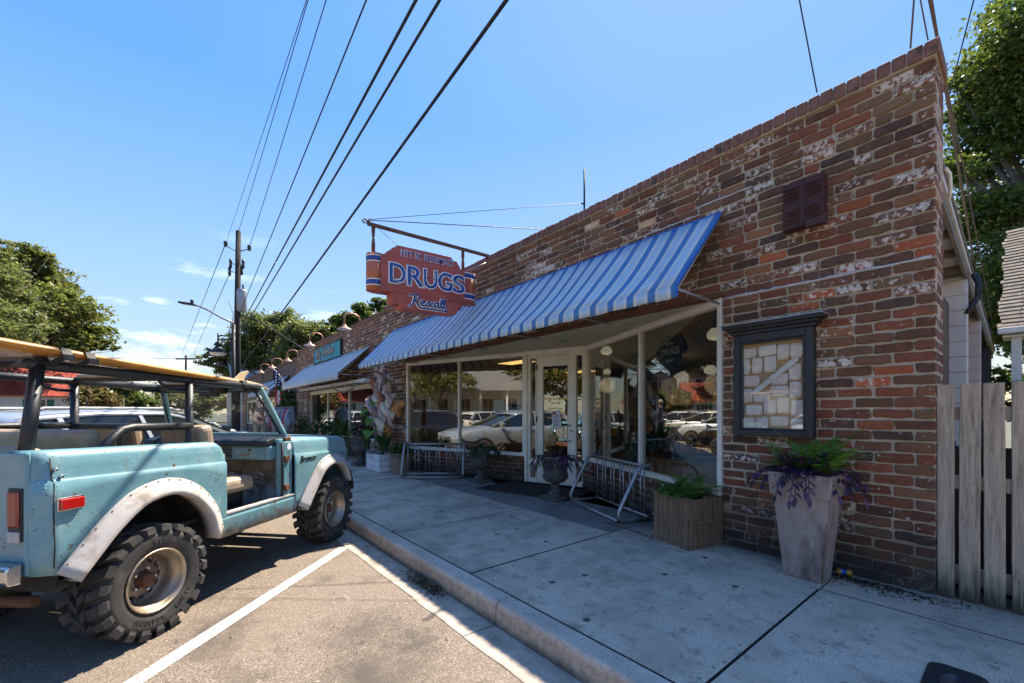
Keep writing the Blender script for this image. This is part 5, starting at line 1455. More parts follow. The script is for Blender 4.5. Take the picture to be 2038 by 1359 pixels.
for s in (-1, 1):
    B(side_panel(s, xr, RARCH, True, False), 'quarter_panel', M_TRUCK, thick=.004)
    B(side_panel(s, xf, FARCH, False, True), 'front_fender', M_TRUCK, thick=.004)
    # rocker
    b = MB(); b.prism([(s * .755, .46), (s * .762, .60), (s * .75, .632), (s * .66, .632), (s * .66, .47)], 'x', -.47, .43); B(b, 'rocker_panel', M_TRUCK, bevel=.006)
    b = MB(); b.bx(-.44, .40, s * .76 if s < 0 else .70, s * .70 if s < 0 else .76, .633, .645); B(b, 'sill_plate', M_FLARE)
    # door pillar with rusty hinges
    b = MB(); y0, y1 = sorted((s * .742, s * .66)); b.bx(.262, .392, y0, y1, .633, 1.15); B(b, 'hinge_pillar', M_TRUCK, bevel=.01)
    for z in (.72, .99):
        b = MB(); b.box((.30, s * .748, z), (.07, .014, .055)); b.tube([(.275, s * .757, z - .03), (.275, s * .757, z + .03)], .009, 6); B(b, 'hinge', M_RUST)
    b = MB(); b.lathe([(.032, 0), (.032, .003)], 12, (.345, s * .7435, 1.10), 'y'); B(b, 'sticker', M_SIGNWHITE)
    b = MB(); b.tube([(.255, s * .735, .65), (.255, s * .735, 1.14)], .012, 6); b.tube([(.40, s * .70, .66), (.402, s * .70, 1.12), (.37, s * .68, 1.165)], .009, 6); B(b, 'door_seal', M_BLACK)
    # flares
    for arch, hub, q0, q1 in ((RARCH[2:-1], -.99, 0, 0), (FARCH[1:-1], 1.045, 0, 0)):
        b = MB(); rows = []; fine = []
        P = [(a, z) for a, z in arch]
        for i in range(len(P) - 1):
            for k in range(3): fine.append((P[i][0] + (P[i + 1][0] - P[i][0]) * k / 3, P[i][1] + (P[i + 1][1] - P[i][1]) * k / 3))
        fine.append(P[-1])
        # smooth the outline
        for _ in range(2): fine = [fine[0]] + [((fine[i - 1][0] + 2 * fine[i][0] + fine[i + 1][0]) / 4, (fine[i - 1][1] + 2 * fine[i][1] + fine[i + 1][1]) / 4) for i in range(1, len(fine) - 1)] + [fine[-1]]
        cz = .50
        for i, (x, z) in enumerate(fine):
            a = fine[max(0, i - 1)]; c_ = fine[min(len(fine) - 1, i + 1)]
            tx, tz = c_[0] - a[0], c_[1] - a[1]; l_ = math.hypot(tx, tz); nx, nz = tz / l_, -tx / l_
            e = .5 + .5 * math.sin(math.pi * i / (len(fine) - 1))
            row = []
            for d, o in ((-.024, .004), (-.022, .010), (-.005, .012), (.004, .02), (.03, .040), (.055, .056), (.075, .060), (.082, .052), (.080, .0), (.075, -.06)):
                row.append((x + nx * d, s * (.762 + o), z + nz * d))
            rows.append(row)
        b.smooth = True; b.grid(rows); fo = B(b, 'fender_flare', M_FLARE, thick=.003)
        b = MB()
        for i in range(1, len(fine) - 1, 2):
            x, z = fine[i]; a = fine[i - 1]; c_ = fine[i + 1]; l_ = math.hypot(c_[0] - a[0], c_[1] - a[1]); nx, nz = (c_[1] - a[1]) / l_, -(c_[0] - a[0]) / l_
            b.lathe([(.005, -.002), (.005, .003)], 6, (x - nx * .013, s * .7745, z - nz * .013), 'y')
        B(b, 'flare_rivet', M_RUST, fo)
# inner wheel wells and chassis
for s in (-1, 1):
    for hx in (-.99, 1.045):
        b = MB(); rows = []
        for i in range(13):
            a = math.pi * i / 12; rows.append([(hx - .50 * math.cos(a), s * .74, .48 + .47 * math.sin(a)), (hx - .50 * math.cos(a), s * .38, .48 + .47 * math.sin(a))])
        b.smooth = True; b.grid(rows); B(b, 'wheel_well', M_UNDER)
        b = MB(); b.prism([(hx - .5, .48)] + [(hx - .5 * math.cos(math.pi * i / 12), .48 + .47 * math.sin(math.pi * i / 12)) for i in range(13)], 'y', s * .375 - .005, s * .375 + .005); B(b, 'wheel_well_wall', M_UNDER)
b = MB(); b.bx(-1.5, 1.35, -.37, -.31, .44, .53); b.bx(-1.5, 1.35, .31, .37, .44, .53); b.bx(-.45, .4, -.7, .7, .535, .56); b.bx(-1.52, -.45, -.62, .62, .60, .63)
B(b, 'floor_pan', M_UNDER)
for hx in (-.99, 1.045):
    b = MB(); b.tube([(hx, -.6, .355), (hx, .6, .355)], .04, 8); b.lathe([(.05, -.12), (.11, -.06), (.12, 0), (.11, .06), (.05, .12)], 14, (hx, .05 if hx < 0 else .25, .355), 'y')
    b.bar((hx - .45, -.43, .46), (hx, -.43, .415), .05, .02); b.bar((hx, -.43, .415), (hx + .45, -.43, .46), .05, .02); B(b, 'axle', M_UNDER)
b = MB(); b.tube([(-1.44, .2, .36), (-1.43, -.1, .37), (-1.39, -.46, .375)], .032, 10); b.lathe([(.025, -.001), (.025, .002)], 10, (-1.39, -.4635, .375), 'y'); B(b, 'exhaust_pipe', M_RUST)
b = MB(); b.lathe([(.12, -.2), (.14, -.15), (.14, .15), (.12, .2)], 14, (-1.28, .05, .47), 'y'); B(b, 'silencer', M_UNDER)
# tail
b = MB(); b.bx(-1.585, -1.56, -.70, .70, .60, 1.225); B(b, 'tailgate', M_TRUCK, bevel=.012)
for s in (-1, 1):
    y = s * .642
    b = MB(); b.box((-1.588, y, .91), (.012, .082, .27)); B(b, 'tail_light_bezel', M_BLACK, bevel=.004)
    b = MB(); b.box((-1.597, y, .94), (.018, .066, .18)); B(b, 'tail_light', M_DARKLENS, bevel=.008)
    b = MB(); b.box((-1.597, y, .80), (.016, .066, .055)); B(b, 'reversing_light', M_FLARE, bevel=.006)
    b = MB(); b.bx(-1.495, -1.385, *sorted((s * .7575, s * .782)), .915, .972); B(b, 'side_marker', M_REDLENS, bevel=.006)
    b = MB(); b.bx(-1.50, -1.38, *sorted((s * .755, s * .766)), .908, .979); B(b, 'marker_plate', M_CHROME, bevel=.004)
    for x, z in ((-1.50, 1.13), (-1.475, 1.09), (-1.505, .70), (-1.485, .675)):
        b = MB(); b.lathe([(.009, -.015), (.009, .012), (.006, .016)], 8, (x, s * .745, z), 'y') if s > 0 else b.lathe([(.006, -.018), (.009, -.014), (.009, .015)], 8, (x, s * .745, z), 'y'); B(b, 'bolt', M_CHROME)
    b = MB(); b.box((1.355, s * .727, .90), (.05, .02, .045)); B(b, 'front_marker', M_ORLENS, bevel=.004)
    # seam lines
    b = MB(); b.tube([(-1.512, s * .736, 1.19), (-1.511, s * .744, 1.085), (-1.51, s * .7585, 1.058), (-1.512, s * .7585, .9), (-1.511, s * .766, .735), (-1.51, s * .757, .62)], .0035, 5); B(b, 'panel_seam', M_UNDER)
b = MB(); b.prism([(-1.60, .57), (-1.655, .575), (-1.665, .60), (-1.665, .65), (-1.655, .672), (-1.60, .675)], 'y', -.70, .70); B(b, 'rear_bumper', M_CHROME, bevel=.008)
# hood, nose, cowl
b = MB(); rows = []
for i in range(12):
    x = .44 + (1.40 - .44) * i / 11; q = max(0, (x - 1.28) / .15); dz = .12 * (1 - math.sqrt(max(0, 1 - min(1, q) ** 2)))
    rows.append([(x, y, 1.226 + shear(x) - dz + .015 * (1 - (y / .66) ** 2)) for y in [-.668 + 1.336 * j / 10 for j in range(11)]])
b.smooth = True; b.grid(rows); B(b, 'hood', M_TRUCK, thick=.004)
b = MB(); b.bx(1.385, 1.425, -.68, .68, .62, 1.04); B(b, 'grille_panel', M_TRUCK, bevel=.01)
b = MB()
for i in range(9): b.bx(1.426, 1.434, -.42, .42, .72 + i * .03, .735 + i * .03)
B(b, 'grille_bars', M_FLARE)
for s in (-1, 1): b = MB(); b.lathe([(.02, .05), (.085, .03), (.09, 0)], 16, (1.427, s * .53, .85), 'x'); B(b, 'headlight', M_CHROME)
b = MB(); b.bx(1.44, 1.50, -.68, .68, .50, .60); B(b, 'front_bumper', M_RUST, bevel=.008)
b = MB(); b.bx(.26, .46, -.69, .69, 1.14, 1.176); B(b, 'cowl', M_TRUCK, bevel=.012)
b = MB(); b.box((.37, -.69, 1.165), (.07, .05, .04)); b.tube([(.36, -.71, 1.15), (.40, -.70, 1.2)], .012, 6); B(b, 'windscreen_hinge', M_RUST)
lettering_ = text_mesh('Bronco', .085, .0015, .002, .35, 'LEFT')
b = MB(); b.M = Matrix.Translation((.47, -.7635, .935)) @ Matrix.Rotation(R(90), 4, 'X'); b.add(*lettering_); b.M = None; B(b, 'script_badge', M_BLACK)
# windscreen
WB, WT = (.43, .635, 1.19), (.235, .525, 1.655)
b = MB()
for s in (-1, 1): b.bar((WB[0], s * WB[1], WB[2]), (WT[0], s * WT[1], WT[2]), .045, .035, (1, 0, 0))
b.bar((WT[0], -WT[1], WT[2]), (WT[0], WT[1], WT[2]), .035, .05); b.bar((WB[0], -WB[1], WB[2] + .01), (WB[0], WB[1], WB[2] + .01), .035, .05)
wf = B(b, 'windscreen_frame', M_TRUCK, bevel=.006)
b = MB(); b.add([(WB[0], -WB[1], WB[2] + .03), (WB[0], WB[1], WB[2] + .03), (WT[0], WT[1], WT[2] - .02), (WT[0], -WT[1], WT[2] - .02)], [(0, 1, 2, 3)]); B(b, 'pane', M_WSGLASS, wf)
b = MB()
for s in (-1, 1): b.tube([(WB[0] - .035, s * (WB[1] - .028), WB[2] + .03), (WT[0] - .035, s * (WT[1] - .028), WT[2] - .03)], .009, 6)
b.tube([(WT[0] - .03, -WT[1], WT[2] - .035), (WT[0] - .03, WT[1], WT[2] - .035)], .009, 6)
B(b, 'weather_seal', M_BLACK, wf)
b = MB(); b.box((.19, -.03, 1.60), (.03, .2, .05)); b.tube([(.2, -.03, 1.61), (.22, -.03, 1.65)], .008, 6); B(b, 'rear_view_mirror', M_BLACK, bevel=.01)
b = MB(); b.tube([(.17, -.1, 1.63), (.17, -.22, 1.63)], .03, 8); B(b, 'sun_visor', M_UNDER)
# dash
b = MB(); b.bx(.19, .30, -.655, .655, .985, 1.115); B(b, 'dashboard', M_TRUCK, bevel=.012)
b = MB(); b.prism([(.15, 1.12), (.165, 1.165), (.25, 1.19), (.40, 1.19), (.40, 1.118)], 'y', -.65, .65); B(b, 'dash_pad', M_BLACK, bevel=.01)
b = MB(); b.bx(.182, .1895, -.60, -.32, 1.0, 1.10); gb = B(b, 'glovebox_door', M_TRUCK, bevel=.006)
b = MB(); b.lathe([(.012, -.012), (.012, 0)], 10, (.182, -.46, 1.08), 'x'); B(b, 'latch', M_RUST, gb)
b = MB(); b.box((.180, -.40, 1.03), (.004, .11, .012)); B(b, 'badge', M_CHROME, gb)
for i in range(7): b = MB(); b.bx(.181, .1895, -.27, -.18, 1.005 + i * .0145, 1.012 + i * .0145); B(b, 'vent_slot', M_BLACK)
b = MB(); b.bx(.184, .1895, -.13, -.04, 1.0, 1.07); B(b, 'ashtray', M_TRUCK, bevel=.004)
b = MB(); b.bx(.34, .36, -.66, .66, .56, .985); B(b, 'firewall', M_FOIL)
b = MB(); rows = [[(.335 + .02 * math.sin(i * 1.3 + j) - .14 * max(0, 1 - j / 4), -.64 + 1.28 * i / 20, .565 + .3 * j / 8 + rnd.uniform(-.01, .01)) for j in range(9)] for i in range(21)]; b.grid(rows); B(b, 'foil_insulation', M_FOIL)
b = MB(); b.tube([(.05, .33, 1.0), (.16, .33, 1.04)], .02, 8)
ring = [(.05 + .05 * math.sin(R(20)) * math.sin(a) * 3, .33 + .17 * math.cos(a), 1.04 + .16 * math.sin(a)) for a in [2 * math.pi * i / 24 for i in range(24)]]
b.tube(ring, .012, 6, closed=True); b.tube([(.05, .17, 1.03), (.05, .49, 1.03)], .01, 6); B(b, 'steering_wheel', M_BLACK)
# seats
def seat(cx, cy, w, zc_, zt_, name='seat'):
    b = MB(); b.box((cx + .2, cy, zc_), (.44, w, .13)); so_ = B(b, name, M_TAN, bevel=.045, seg=3)
    b = MB(); b.box((cx - .045, cy, (zc_ + zt_) / 2 + .03), (.12, w, zt_ - zc_ - .02), 0, R(-9), 0); B(b, 'backrest', M_TAN, so_, bevel=.045, seg=3)
    b = MB(); b.bx(cx - .02, cx + .34, cy - w / 2 + .06, cy - w / 2 + .1, .56, zc_ - .06); B(b, 'seat_mount', M_BLACK, so_); b = MB(); b.bx(cx - .02, cx + .34, cy + w / 2 - .1, cy + w / 2 - .06, .56, zc_ - .06); B(b, 'seat_mount', M_BLACK, so_)
    b = MB(); b.tube([(cx - .11, cy - w / 2 + .05, zt_ - .02), (cx - .13, cy - w / 2 + .05, zt_ - .12), (cx - .13, cy + w / 2 - .05, zt_ - .12), (cx - .11, cy + w / 2 - .05, zt_ - .02)], .006, 5); B(b, 'piping', M_TAN, so_)
seat(-.30, -.37, .40, .80, 1.31); seat(-.30, .30, .42, .80, 1.31); seat(-1.02, -.02, .85, .86, 1.30, 'rear_seat')
b = MB(); b.box((-1.44, -.35, 1.16), (.16, .34, .16)); B(b, 'tan_bedroll', M_TAN, bevel=.06, seg=3)
b = MB(); b.tube([(-.47, .1, .6), (-.47, .1, 1.27)], .02, 6); b.bx(-.52, -.46, .06, .1, 1.1, 1.3); B(b, 'seat_belt', M_BLACK)
# cage
rt = .029
def Z(x): return 1.69 + (x + 1.4) * -.015
for s in (-1, 1):
    b = MB(); b.tube([(-1.47, s * .515, Z(-1.47)), (.225, s * .515, Z(.225) - .005)], rt, 12); B(b, 'cage_side_rail', M_TUBE)
    b = MB(); b.tube([(-1.545, s * .63, 1.18), (-1.42, s * .52, Z(-1.42))], rt * 1.05, 12); B(b, 'cage_rear_post', M_TUBE)
    b = MB(); b.tube([(-.50, s * .525, .7), (-.50, s * .52, Z(-.5))], rt * .95, 12); B(b, 'cage_mid_post', M_TUBE)
    b = MB(); b.tube([(-.50, s * .53, 1.325), (-.95, s * .56, 1.33), (-1.02, s * .565, 1.318), (-1.07, s * .57, 1.28), (-1.2, s * .60, 1.17)], rt * .9, 12); B(b, 'cage_arm', M_TUBE)
    b = MB(); b.tube([(-.75, s * .515, Z(-.75) - .01), (-.70, s * .515, 1.62), (-.62, s * .515, 1.60), (-.51, s * .52, 1.60)], .012, 8); B(b, 'grab_handle', M_TUBE); b = MB(); b.tube([(.0, s * .515, Z(0) - .01), (.05, s * .515, 1.63), (.2, s * .515, 1.63)], .012, 8); B(b, 'grab_handle', M_TUBE)
for x, dz in ((-1.38, .055), (-.50, .02), (.17, .0)):
    b = MB(); b.tube([(x, -.515, Z(x)), (x, -.46, Z(x) + dz), (x, .46, Z(x) + dz), (x, .515, Z(x))], rt * .95, 12); B(b, 'cage_cross_bar', M_TUBE)
for x in (-.50, .17):
    b = MB(); b.bx(x - .05, x + .05, -.06, .44, Z(x) + .022, Z(x) + .05); B(b, 'padded_slat', M_TAN, bevel=.01)
b = MB(); b.tube([(-.50, -.525, 1.32), (-.50, .525, 1.32)], rt * .8, 10); B(b, 'cage_harness_bar', M_TUBE)
b = MB(); b.tube([(-.50, -.52, Z(-.5) - .02), (-1.40, .50, Z(-1.4) - .02)], rt * .0 + .02, 8); 
# wheels
def wheel(hx, s, detail):
    g = MB(); c = (hx, s * .665, .355); g.M = Matrix.Translation(c) @ (Matrix.Identity(4) if s < 0 else Matrix.Rotation(math.pi, 4, 'Z'))
    Mw = g.M
    g.lathe([(.19, .10), (.215, .125), (.26, .138), (.30, .135), (.318, .12), (.322, .09), (.322, -.09), (.318, -.12), (.30, -.137), (.285, -.142), (.27, -.141), (.235, -.138), (.212, -.132), (.19, -.115)], 40, (0, 0, 0), 'y', cap=False); g.M = None
    w = B(g, 'wheel', M_TYRE)
    lug = []
    N = 21
    for k in range(N):
        a = 2 * math.pi * k / N
        for off, y0, y1, ln, h in ((0, -.150, -.052, .068, .353), (.5, .150, .052, .068, .353), (.25, -.046, -.002, .062, .356), (.75, .002, .046, .062, .356)):
            aa = a + off * 2 * math.pi / N; r0 = .315
            L_ = ln * (1 if k % 2 else .8); vs = []
            for rr_, e in ((r0, 1.0), (h, .82)):
                for y, sk in ((y0, -.02 if off < .5 else .02), (y1, .02 if off < .5 else -.02)):
                    for d in (-1, 1):
                        t = aa + (d * L_ * e / 2 + (sk if abs(y) < .06 or abs(y0) < .06 else sk)) / r0
                        yy = y if abs(y) < .148 or rr_ < .33 else y * .955
                        vs.append((math.cos(t) * rr_, yy, math.sin(t) * rr_))
            b = MB() if detail else None
            fs = [(0, 1, 3, 2), (4, 6, 7, 5), (0, 4, 5, 1), (2, 3, 7, 6), (0, 2, 6, 4), (1, 5, 7, 3)]
            if detail: b.M = Mw; b.add(vs, fs); b.M = None; B(b, 'tread_lug', M_TYRE, w)
            else: lug.append((vs, fs))
            if abs(y0) > .1:   # shoulder rib running down the sidewall
                sgn_ = 1 if y0 > 0 else -1; vs = []
                for rr_, yy in ((.322, .1485), (.292, .142)):
                    for d in (-1, 1):
                        t = aa + (d * L_ * .4 - (.02 if off < .5 else -.02)) / r0
                        vs += [(math.cos(t) * rr_, sgn_ * yy, math.sin(t) * rr_), (math.cos(t) * rr_, sgn_ * .12, math.sin(t) * rr_)]
                lug.append((vs, [(0, 2, 6, 4), (0, 4, 5, 1), (2, 3, 7, 6), (4, 6, 7, 5)]))
    b = MB(); b.M = Mw
    for vs, fs in lug: b.add(vs, fs)
    b.M = None; B(b, 'tread_blocks', M_TYRE, w)['kind'] = 'stuff'
    b = MB(); b.M = Mw
    b.lathe([(.19, -.11), (.196, -.122), (.199, -.132), (.194, -.138), (.186, -.134), (.180, -.118), (.172, -.085), (.160, -.072), (.155, -.03), (.150, .0), (.135, .014)], 32, (0, 0, 0), 'y', cap=False); b.M = None; B(b, 'rim', M_RIM, w)
    b = MB(); b.M = Mw; b.lathe([(.137, .013), (.125, .002), (.095, -.012), (.06, -.016), (.0, -.016)], 32, (0, 0, 0), 'y', cap=False); b.M = None; B(b, 'wheel_disc', M_RIMD, w)
    b = MB(); b.M = Mw
    for k in range(12):
        a = 2 * math.pi * k / 12; b.lathe([(.0, -.0085), (.015, -.0075), (.0165, -.001)], 10, (math.cos(a) * .108, -.001, math.sin(a) * .108), 'y', cap=False)
    b.M = None; B(b, 'vent_hole', M_BLACK, w)
    b = MB(); b.M = Mw
    for k in range(5):
        a = 2 * math.pi * k / 5; b.lathe([(.0, -.044), (.011, -.042), (.013, -.016)], 8, (math.cos(a) * .07, 0, math.sin(a) * .07), 'y', cap=False)
    for k in range(24):
        a = 2 * math.pi * k / 24; b.lathe([(.0, -.006), (.005, -.004), (.006, .008)], 6, (math.cos(a) * .131, 0, math.sin(a) * .131), 'y', cap=False)
    b.M = None; B(b, 'wheel_nut', M_CHROME, w)['kind'] = 'stuff'
    b = MB(); b.M = Mw; b.lathe([(.055, -.016), (.053, -.03), (.046, -.035), (.044, -.062), (.032, -.075), (.0, -.078)], 18, (0, 0, 0), 'y', cap=False); b.M = None; B(b, 'hub_cap', M_RUST, w)
    if detail:
        b = MB(); b.M = Mw
        def arc_text(t, r_, a0, size, step):
            for i, ch in enumerate(t):
                if ch == ' ': continue
                a = a0 + i * step
                vs, fs = text_mesh(ch, size, .002, .0025, 0, 'CENTER')
                sp = b.M; b.M = sp @ Matrix.Translation((math.cos(a) * r_, -.1405, math.sin(a) * r_)) @ Matrix.Rotation(-(a + math.pi / 2), 4, 'Y') @ Matrix.Rotation(R(90), 4, 'X'); b.add(vs, fs); b.M = sp
        arc_text('SUPER', .262, R(-70) - 0, .045, -.0) if False else None
        arc_text('SUPER', .266, R(-22), .042, -.135) if False else None
        for word, mid in (('SUPER', R(-45)), ('SWAMPER', R(-105))):
            k = len(word)
            for i, ch in enumerate(word):
                a = mid + (i - (k - 1) / 2) * .128
                vs, fs = text_mesh(ch, .04, .002, .0025, 0, 'CENTER')
                sp = b.M; b.M = sp @ Matrix.Translation((math.cos(a) * .236, -.1395, math.sin(a) * .236)) @ Matrix.Rotation(-(a + math.pi / 2) , 4, 'Y') @ Matrix.Rotation(math.pi, 4, 'Y') @ Matrix.Rotation(R(90), 4, 'X')
                b.M = sp @ Matrix.Translation((math.cos(a) * .262, -.1395, math.sin(a) * .262)) @ Matrix.Rotation(R(90) - (a + math.pi), 4, 'Y') @ Matrix.Rotation(R(90), 4, 'X')
                b.add(vs, fs); b.M = sp
        for i, ch in enumerate('TSL'):
            a = R(88) - (i - 1) * .12
            vs, fs = text_mesh(ch, .036, .002, .0025, 0, 'CENTER')
            sp = b.M; b.M = sp @ Matrix.Translation((math.cos(a) * .236, -.1395, math.sin(a) * .236)) @ Matrix.Rotation(R(90) - a, 4, 'Y') @ Matrix.Rotation(R(90), 4, 'X'); b.add(vs, fs); b.M = sp
        b.M = None; B(b, 'raised_lettering', M_TYRE, w)['kind'] = 'stuff'
wheel(-.99, -1, True); wheel(1.045, -1, True); wheel(-.99, 1, False); wheel(1.045, 1, False)

# ---- surfboard: lies bottom up on the cage, fin towards the nose of the truck
def TP(x, y, z): return TO + Hh * x - NJ * y + Vector((0, 0, z))
sb = thing('surfboard', 'orange edged tan longboard strapped bottom up on the truck cage', 'surfboard', TP(-1.0, -.33, 1.74), TRZ)
def TB(b, name, m, par, **k):
    b.v = [tuple(TP(*p)) for p in b.v]; return b.build(name, m, par, **k)
n = NT('surfboard_resin'); v = n.coord('Object'); sx = n.n('SeparateXYZ'); n.l(v, sx.inputs[0])
ay = n.math('ABSOLUTE', sx.outputs['Y'])
c = n.ramp(n.noise(n.coord('Object', (1, 7, 1)), 3, 7, .65), [(.3, (.3, .17, .08)), (.6, (.52, .33, .165)), (.8, (.66, .5, .32))])
c = n.mix(n.ramp(n.math('ADD', ay, n.math('MULTIPLY', n.noise(v, 6, 3), .03)), [(.21, 0.), (.235, 1.)]), c, n.ramp(n.noise(v, 7, 5), [(.3, (.42, .17, .03)), (.7, (.62, .30, .06))]))
n.base(c); n.set(Roughness=.4, Coat_Weight=.1); n.bump(n.noise(v, 25, 5), .12, .004); M_SURF = n.m
b = MB(); rows = []; XT, XE = .52, -2.45
for i in range(41):
    t = i / 40; x = XT + (XE - XT) * t
    hwid = .275 * (math.sin(math.pi * min(1, t * 1.35 + .02) / 2) ** .55 if t < .72 else (max(0, 1 - ((t - .72) / .285) ** 2)) ** .5) + .004
    zc_ = 1.772 - .055 * (x + 1.5) + .02 * (t - .5) ** 2 * 4 - (.02 if t < .05 else 0)
    th = .034 * min(1, .35 + t * 6) * min(1, .35 + (1 - t) * 6)
    row = []
    for k in range(16):
        a = 2 * math.pi * k / 16
        row.append((x, -.345 + hwid * math.copysign(abs(math.cos(a)) ** .7, math.cos(a)), zc_ + th * math.copysign(abs(math.sin(a)) ** .8, math.sin(a))))
    rows.append(row + [row[0]])
b.smooth = True; b.grid(rows); TB(b, 'board', M_SURF, sb)
b = MB(); b.prism([(.22, 1.70), (.10, 1.70), (.13, 1.74), (.20, 1.80), (.285, 1.825), (.305, 1.815), (.26, 1.77)], 'y', -.352, -.338); TB(b, 'fin', pm('cream_fin', (.6, .48, .28), .4, 0, .1, 6, 0), sb, bevel=.004)
for x in (-1.36, -1.24, .03):
    st = thing('strap', {-1.36: 'rear black webbing strap tying the surfboard to the cage', -1.24: 'second black webbing strap from the rear over the surfboard', .03: 'front black webbing strap round the surfboard by its fin'}[x], 'strap', TP(x, -.34, 1.7), 0, 'straps over the surfboard')
    zt_ = 1.772 - .055 * (x + 1.5); w = .024; hw_ = .283 if x < -.5 else .2
    pts = [(x - .05, -.50, 1.66), (x, -.345 - hw_ - .006, zt_ - .02), (x, -.345 - hw_ + .01, zt_ + .02), (x, -.345, zt_ + .043), (x, -.345 + hw_ - .01, zt_ + .02), (x, -.345 + hw_ + .006, zt_ - .02), (x - .02, -.0, 1.70)]
    b = MB(); rows = [[(p[0] - w, p[1], p[2]), (p[0] + w, p[1], p[2])] for p in pts]; b.grid(rows); TB(b, 'webbing', M_BLACK, st, thick=.003)
    b = MB(); b.box((x, -.345 - hw_ - .012, zt_ - .03), (.05, .012, .03)); TB(b, 'buckle', M_TUBE, st)
# ================================================================== SIDE OF THE DRUGSTORE, FENCE, NEIGHBOUR
def pp(px, py, D): return CAM + ray(px, py) * D
b = MB(); b.bx(-.40, -.36, .40, 9.2, .1, 3.3); b.build('side_wall', M_WHITEBLOCK, store)
BLK = pm('pink_painted_block', (.58, .47, .41), .85, 0, .08, 3, .8, 70)
for yp, m in ((3.8, M_WHITEBLOCK), (6.2, BLK)):
    zt_ = 3.56 - .086 * (yp - .4) - .08
    b = MB(); b.bx(-.355, -.10, yp + .005, yp + .195, .1, zt_); po = b.build('pilaster', M_MORTAR, store)
    z = .15
    while z < zt_ - .03:
        h = min(.197, zt_ - z)
        b = MB(); b.bx(-.36, -.09, yp - .003, yp + .2, z + .002, z + h - .004); b.build('block', m, po, bevel=.004, seg=1)
        z += .2
for yp in (8.6, 9.1):
    b = MB(); b.bx(-.2, -.08, yp, yp + .1, .1, 3.56 - .086 * (yp - .4) - .08); b.build('post', M_BLACKWOOD, store)
FASC = wood('fascia_wood', (.2, .17, .13), (.08, .06, .05), 1, axis='y')
def ez(y): return 3.56 - .086 * (y - .4)
for dx, dz, w, h, m in ((-.1, -.05, .03, .15, FASC), (-.08, .01, .03, .06, M_WHITEWOOD), (-.07, .06, .04, .04, FASC)):
    b = MB(); b.bar((dx, .42, ez(.42) + dz), (dx, 10, ez(10) + dz), w, h); b.build('fascia_board', m, store)
b = MB(); b.add([(-.36, .41, ez(.41) + .0), (-.11, .41, ez(.41) + .0), (-.11, 9.9, ez(9.9) + .0), (-.36, 9.9, ez(9.9) + .0)], [(0, 1, 2, 3)]); b.build('side_soffit', M_WHITEBLOCK, store)
for y in [1.1 + .62 * i for i in range(14)]:
    b = MB(); b.bx(-.36, -.117, y, y + .06, ez(y) - .09, ez(y) - .01); b.build('rafter', FASC, store)
b = MB(); p = [pp(1882, 335, 3.35), pp(1890, 345, 3.4), pp(1892, 375, 3.45), pp(1888, 400, 3.5)]
b.tube(p, .013, 8); b.build('vent_pipe', M_LAMPWHITE, store)
cb_ = thing('cable_bundle', 'thick black cables looping round the side wall under the eave', 'cable', pp(1938, 545, 5.4))
for i in range(3):
    b = MB(); b.tube([pp(1936 + i * 4, 545, 5.4), pp(1945 + i * 3, 565, 5.4), pp(1944 + i * 3, 590, 5.4), pp(1928 + i * 2, 615, 5.4), pp(1922, 624, 5.42)], .02, 8); b.build('cable', M_CABLE, cb_)

# ---- picket fence
fe = thing('picket_fence', 'short run of weathered grey vertical fence boards beside the brick pier', 'fence', (.6, .03, .15))
x = .006; k = 0
edges = [(.006, .090), (.107, .205), (.224, .318), (.342, .445), (.465, .56), (.58, .675), (.70, .79), (.81, .905), (.93, 1.02), (1.04, 1.13)]
for i, (a, c) in enumerate(edges):
    zt_ = 1.62 + rnd.uniform(-.006, .006); zb = .165 - i * .006 + rnd.uniform(-.008, .008); lean = rnd.uniform(-.006, .006); yy = rnd.uniform(-.003, .003)
    b = MB(); rows = []
    for j in range(9):
        t = j / 8; z = zb + (zt_ - zb) * t; w0 = lean * t + rnd.uniform(-.0012, .0012)
        rows.append([(a + w0, .02 + yy, z), (a + w0 + .004, .016 + yy, z), (c + w0 - .004, .016 + yy, z), (c + w0, .02 + yy, z), (c + w0, .037 + yy, z), (a + w0, .037 + yy, z), (a + w0, .02 + yy, z)])
    b.grid(rows); b.add(rows[-1][:6], [(0, 1, 2, 3, 4, 5)]); b.add(rows[0][:6], [(0, 1, 2, 3, 4, 5)])
    o = b.build('picket', M_PICKET, fe)
    b = MB()
    for z in (.42, .95, 1.45):
        for xx in (a + .025, c - .025): b.lathe([(.0035, -.0015), (.0035, .001)], 6, (xx, .0145 + yy, z), 'y')
    b.build('nail', M_RUST, o)['kind'] = 'stuff'
for z in (.95, 1.42, .33):
    b = MB(); b.bx(.0, 1.2, .040, .08, z - .045, z + .045); b.build('rail', M_PICKET, fe)
b = MB(); b.bx(1.2, 1.3, .0, .1, .1, 1.7); b.build('post', M_PICKET, fe)
b = MB(); b.bx(.0, 1.3, .02, .06, .12, .155); b.build('base_board', M_CRATE, fe)
sc_ = thing('dark_screen', 'black tarpaulin screen seen through the gaps of the picket fence', 'screen', (.7, .75, .15))
b = MB(); rows = [[(.02 + i * .06, .75 + .02 * math.sin(i * .9), .2 + j * .16) for j in range(7)] for i in range(24)]; b.smooth = True; b.grid(rows); b.build('tarpaulin', M_BLACK, sc_)
b = MB(); b.tube([(.02, .78, .15), (.02, .78, 1.2)], .02, 6); b.build('pole', M_BLACK, sc_)
b = MB(); b.tube([(1.38, .78, .15), (1.38, .78, 1.2)], .02, 6); b.build('pole', M_BLACK, sc_)
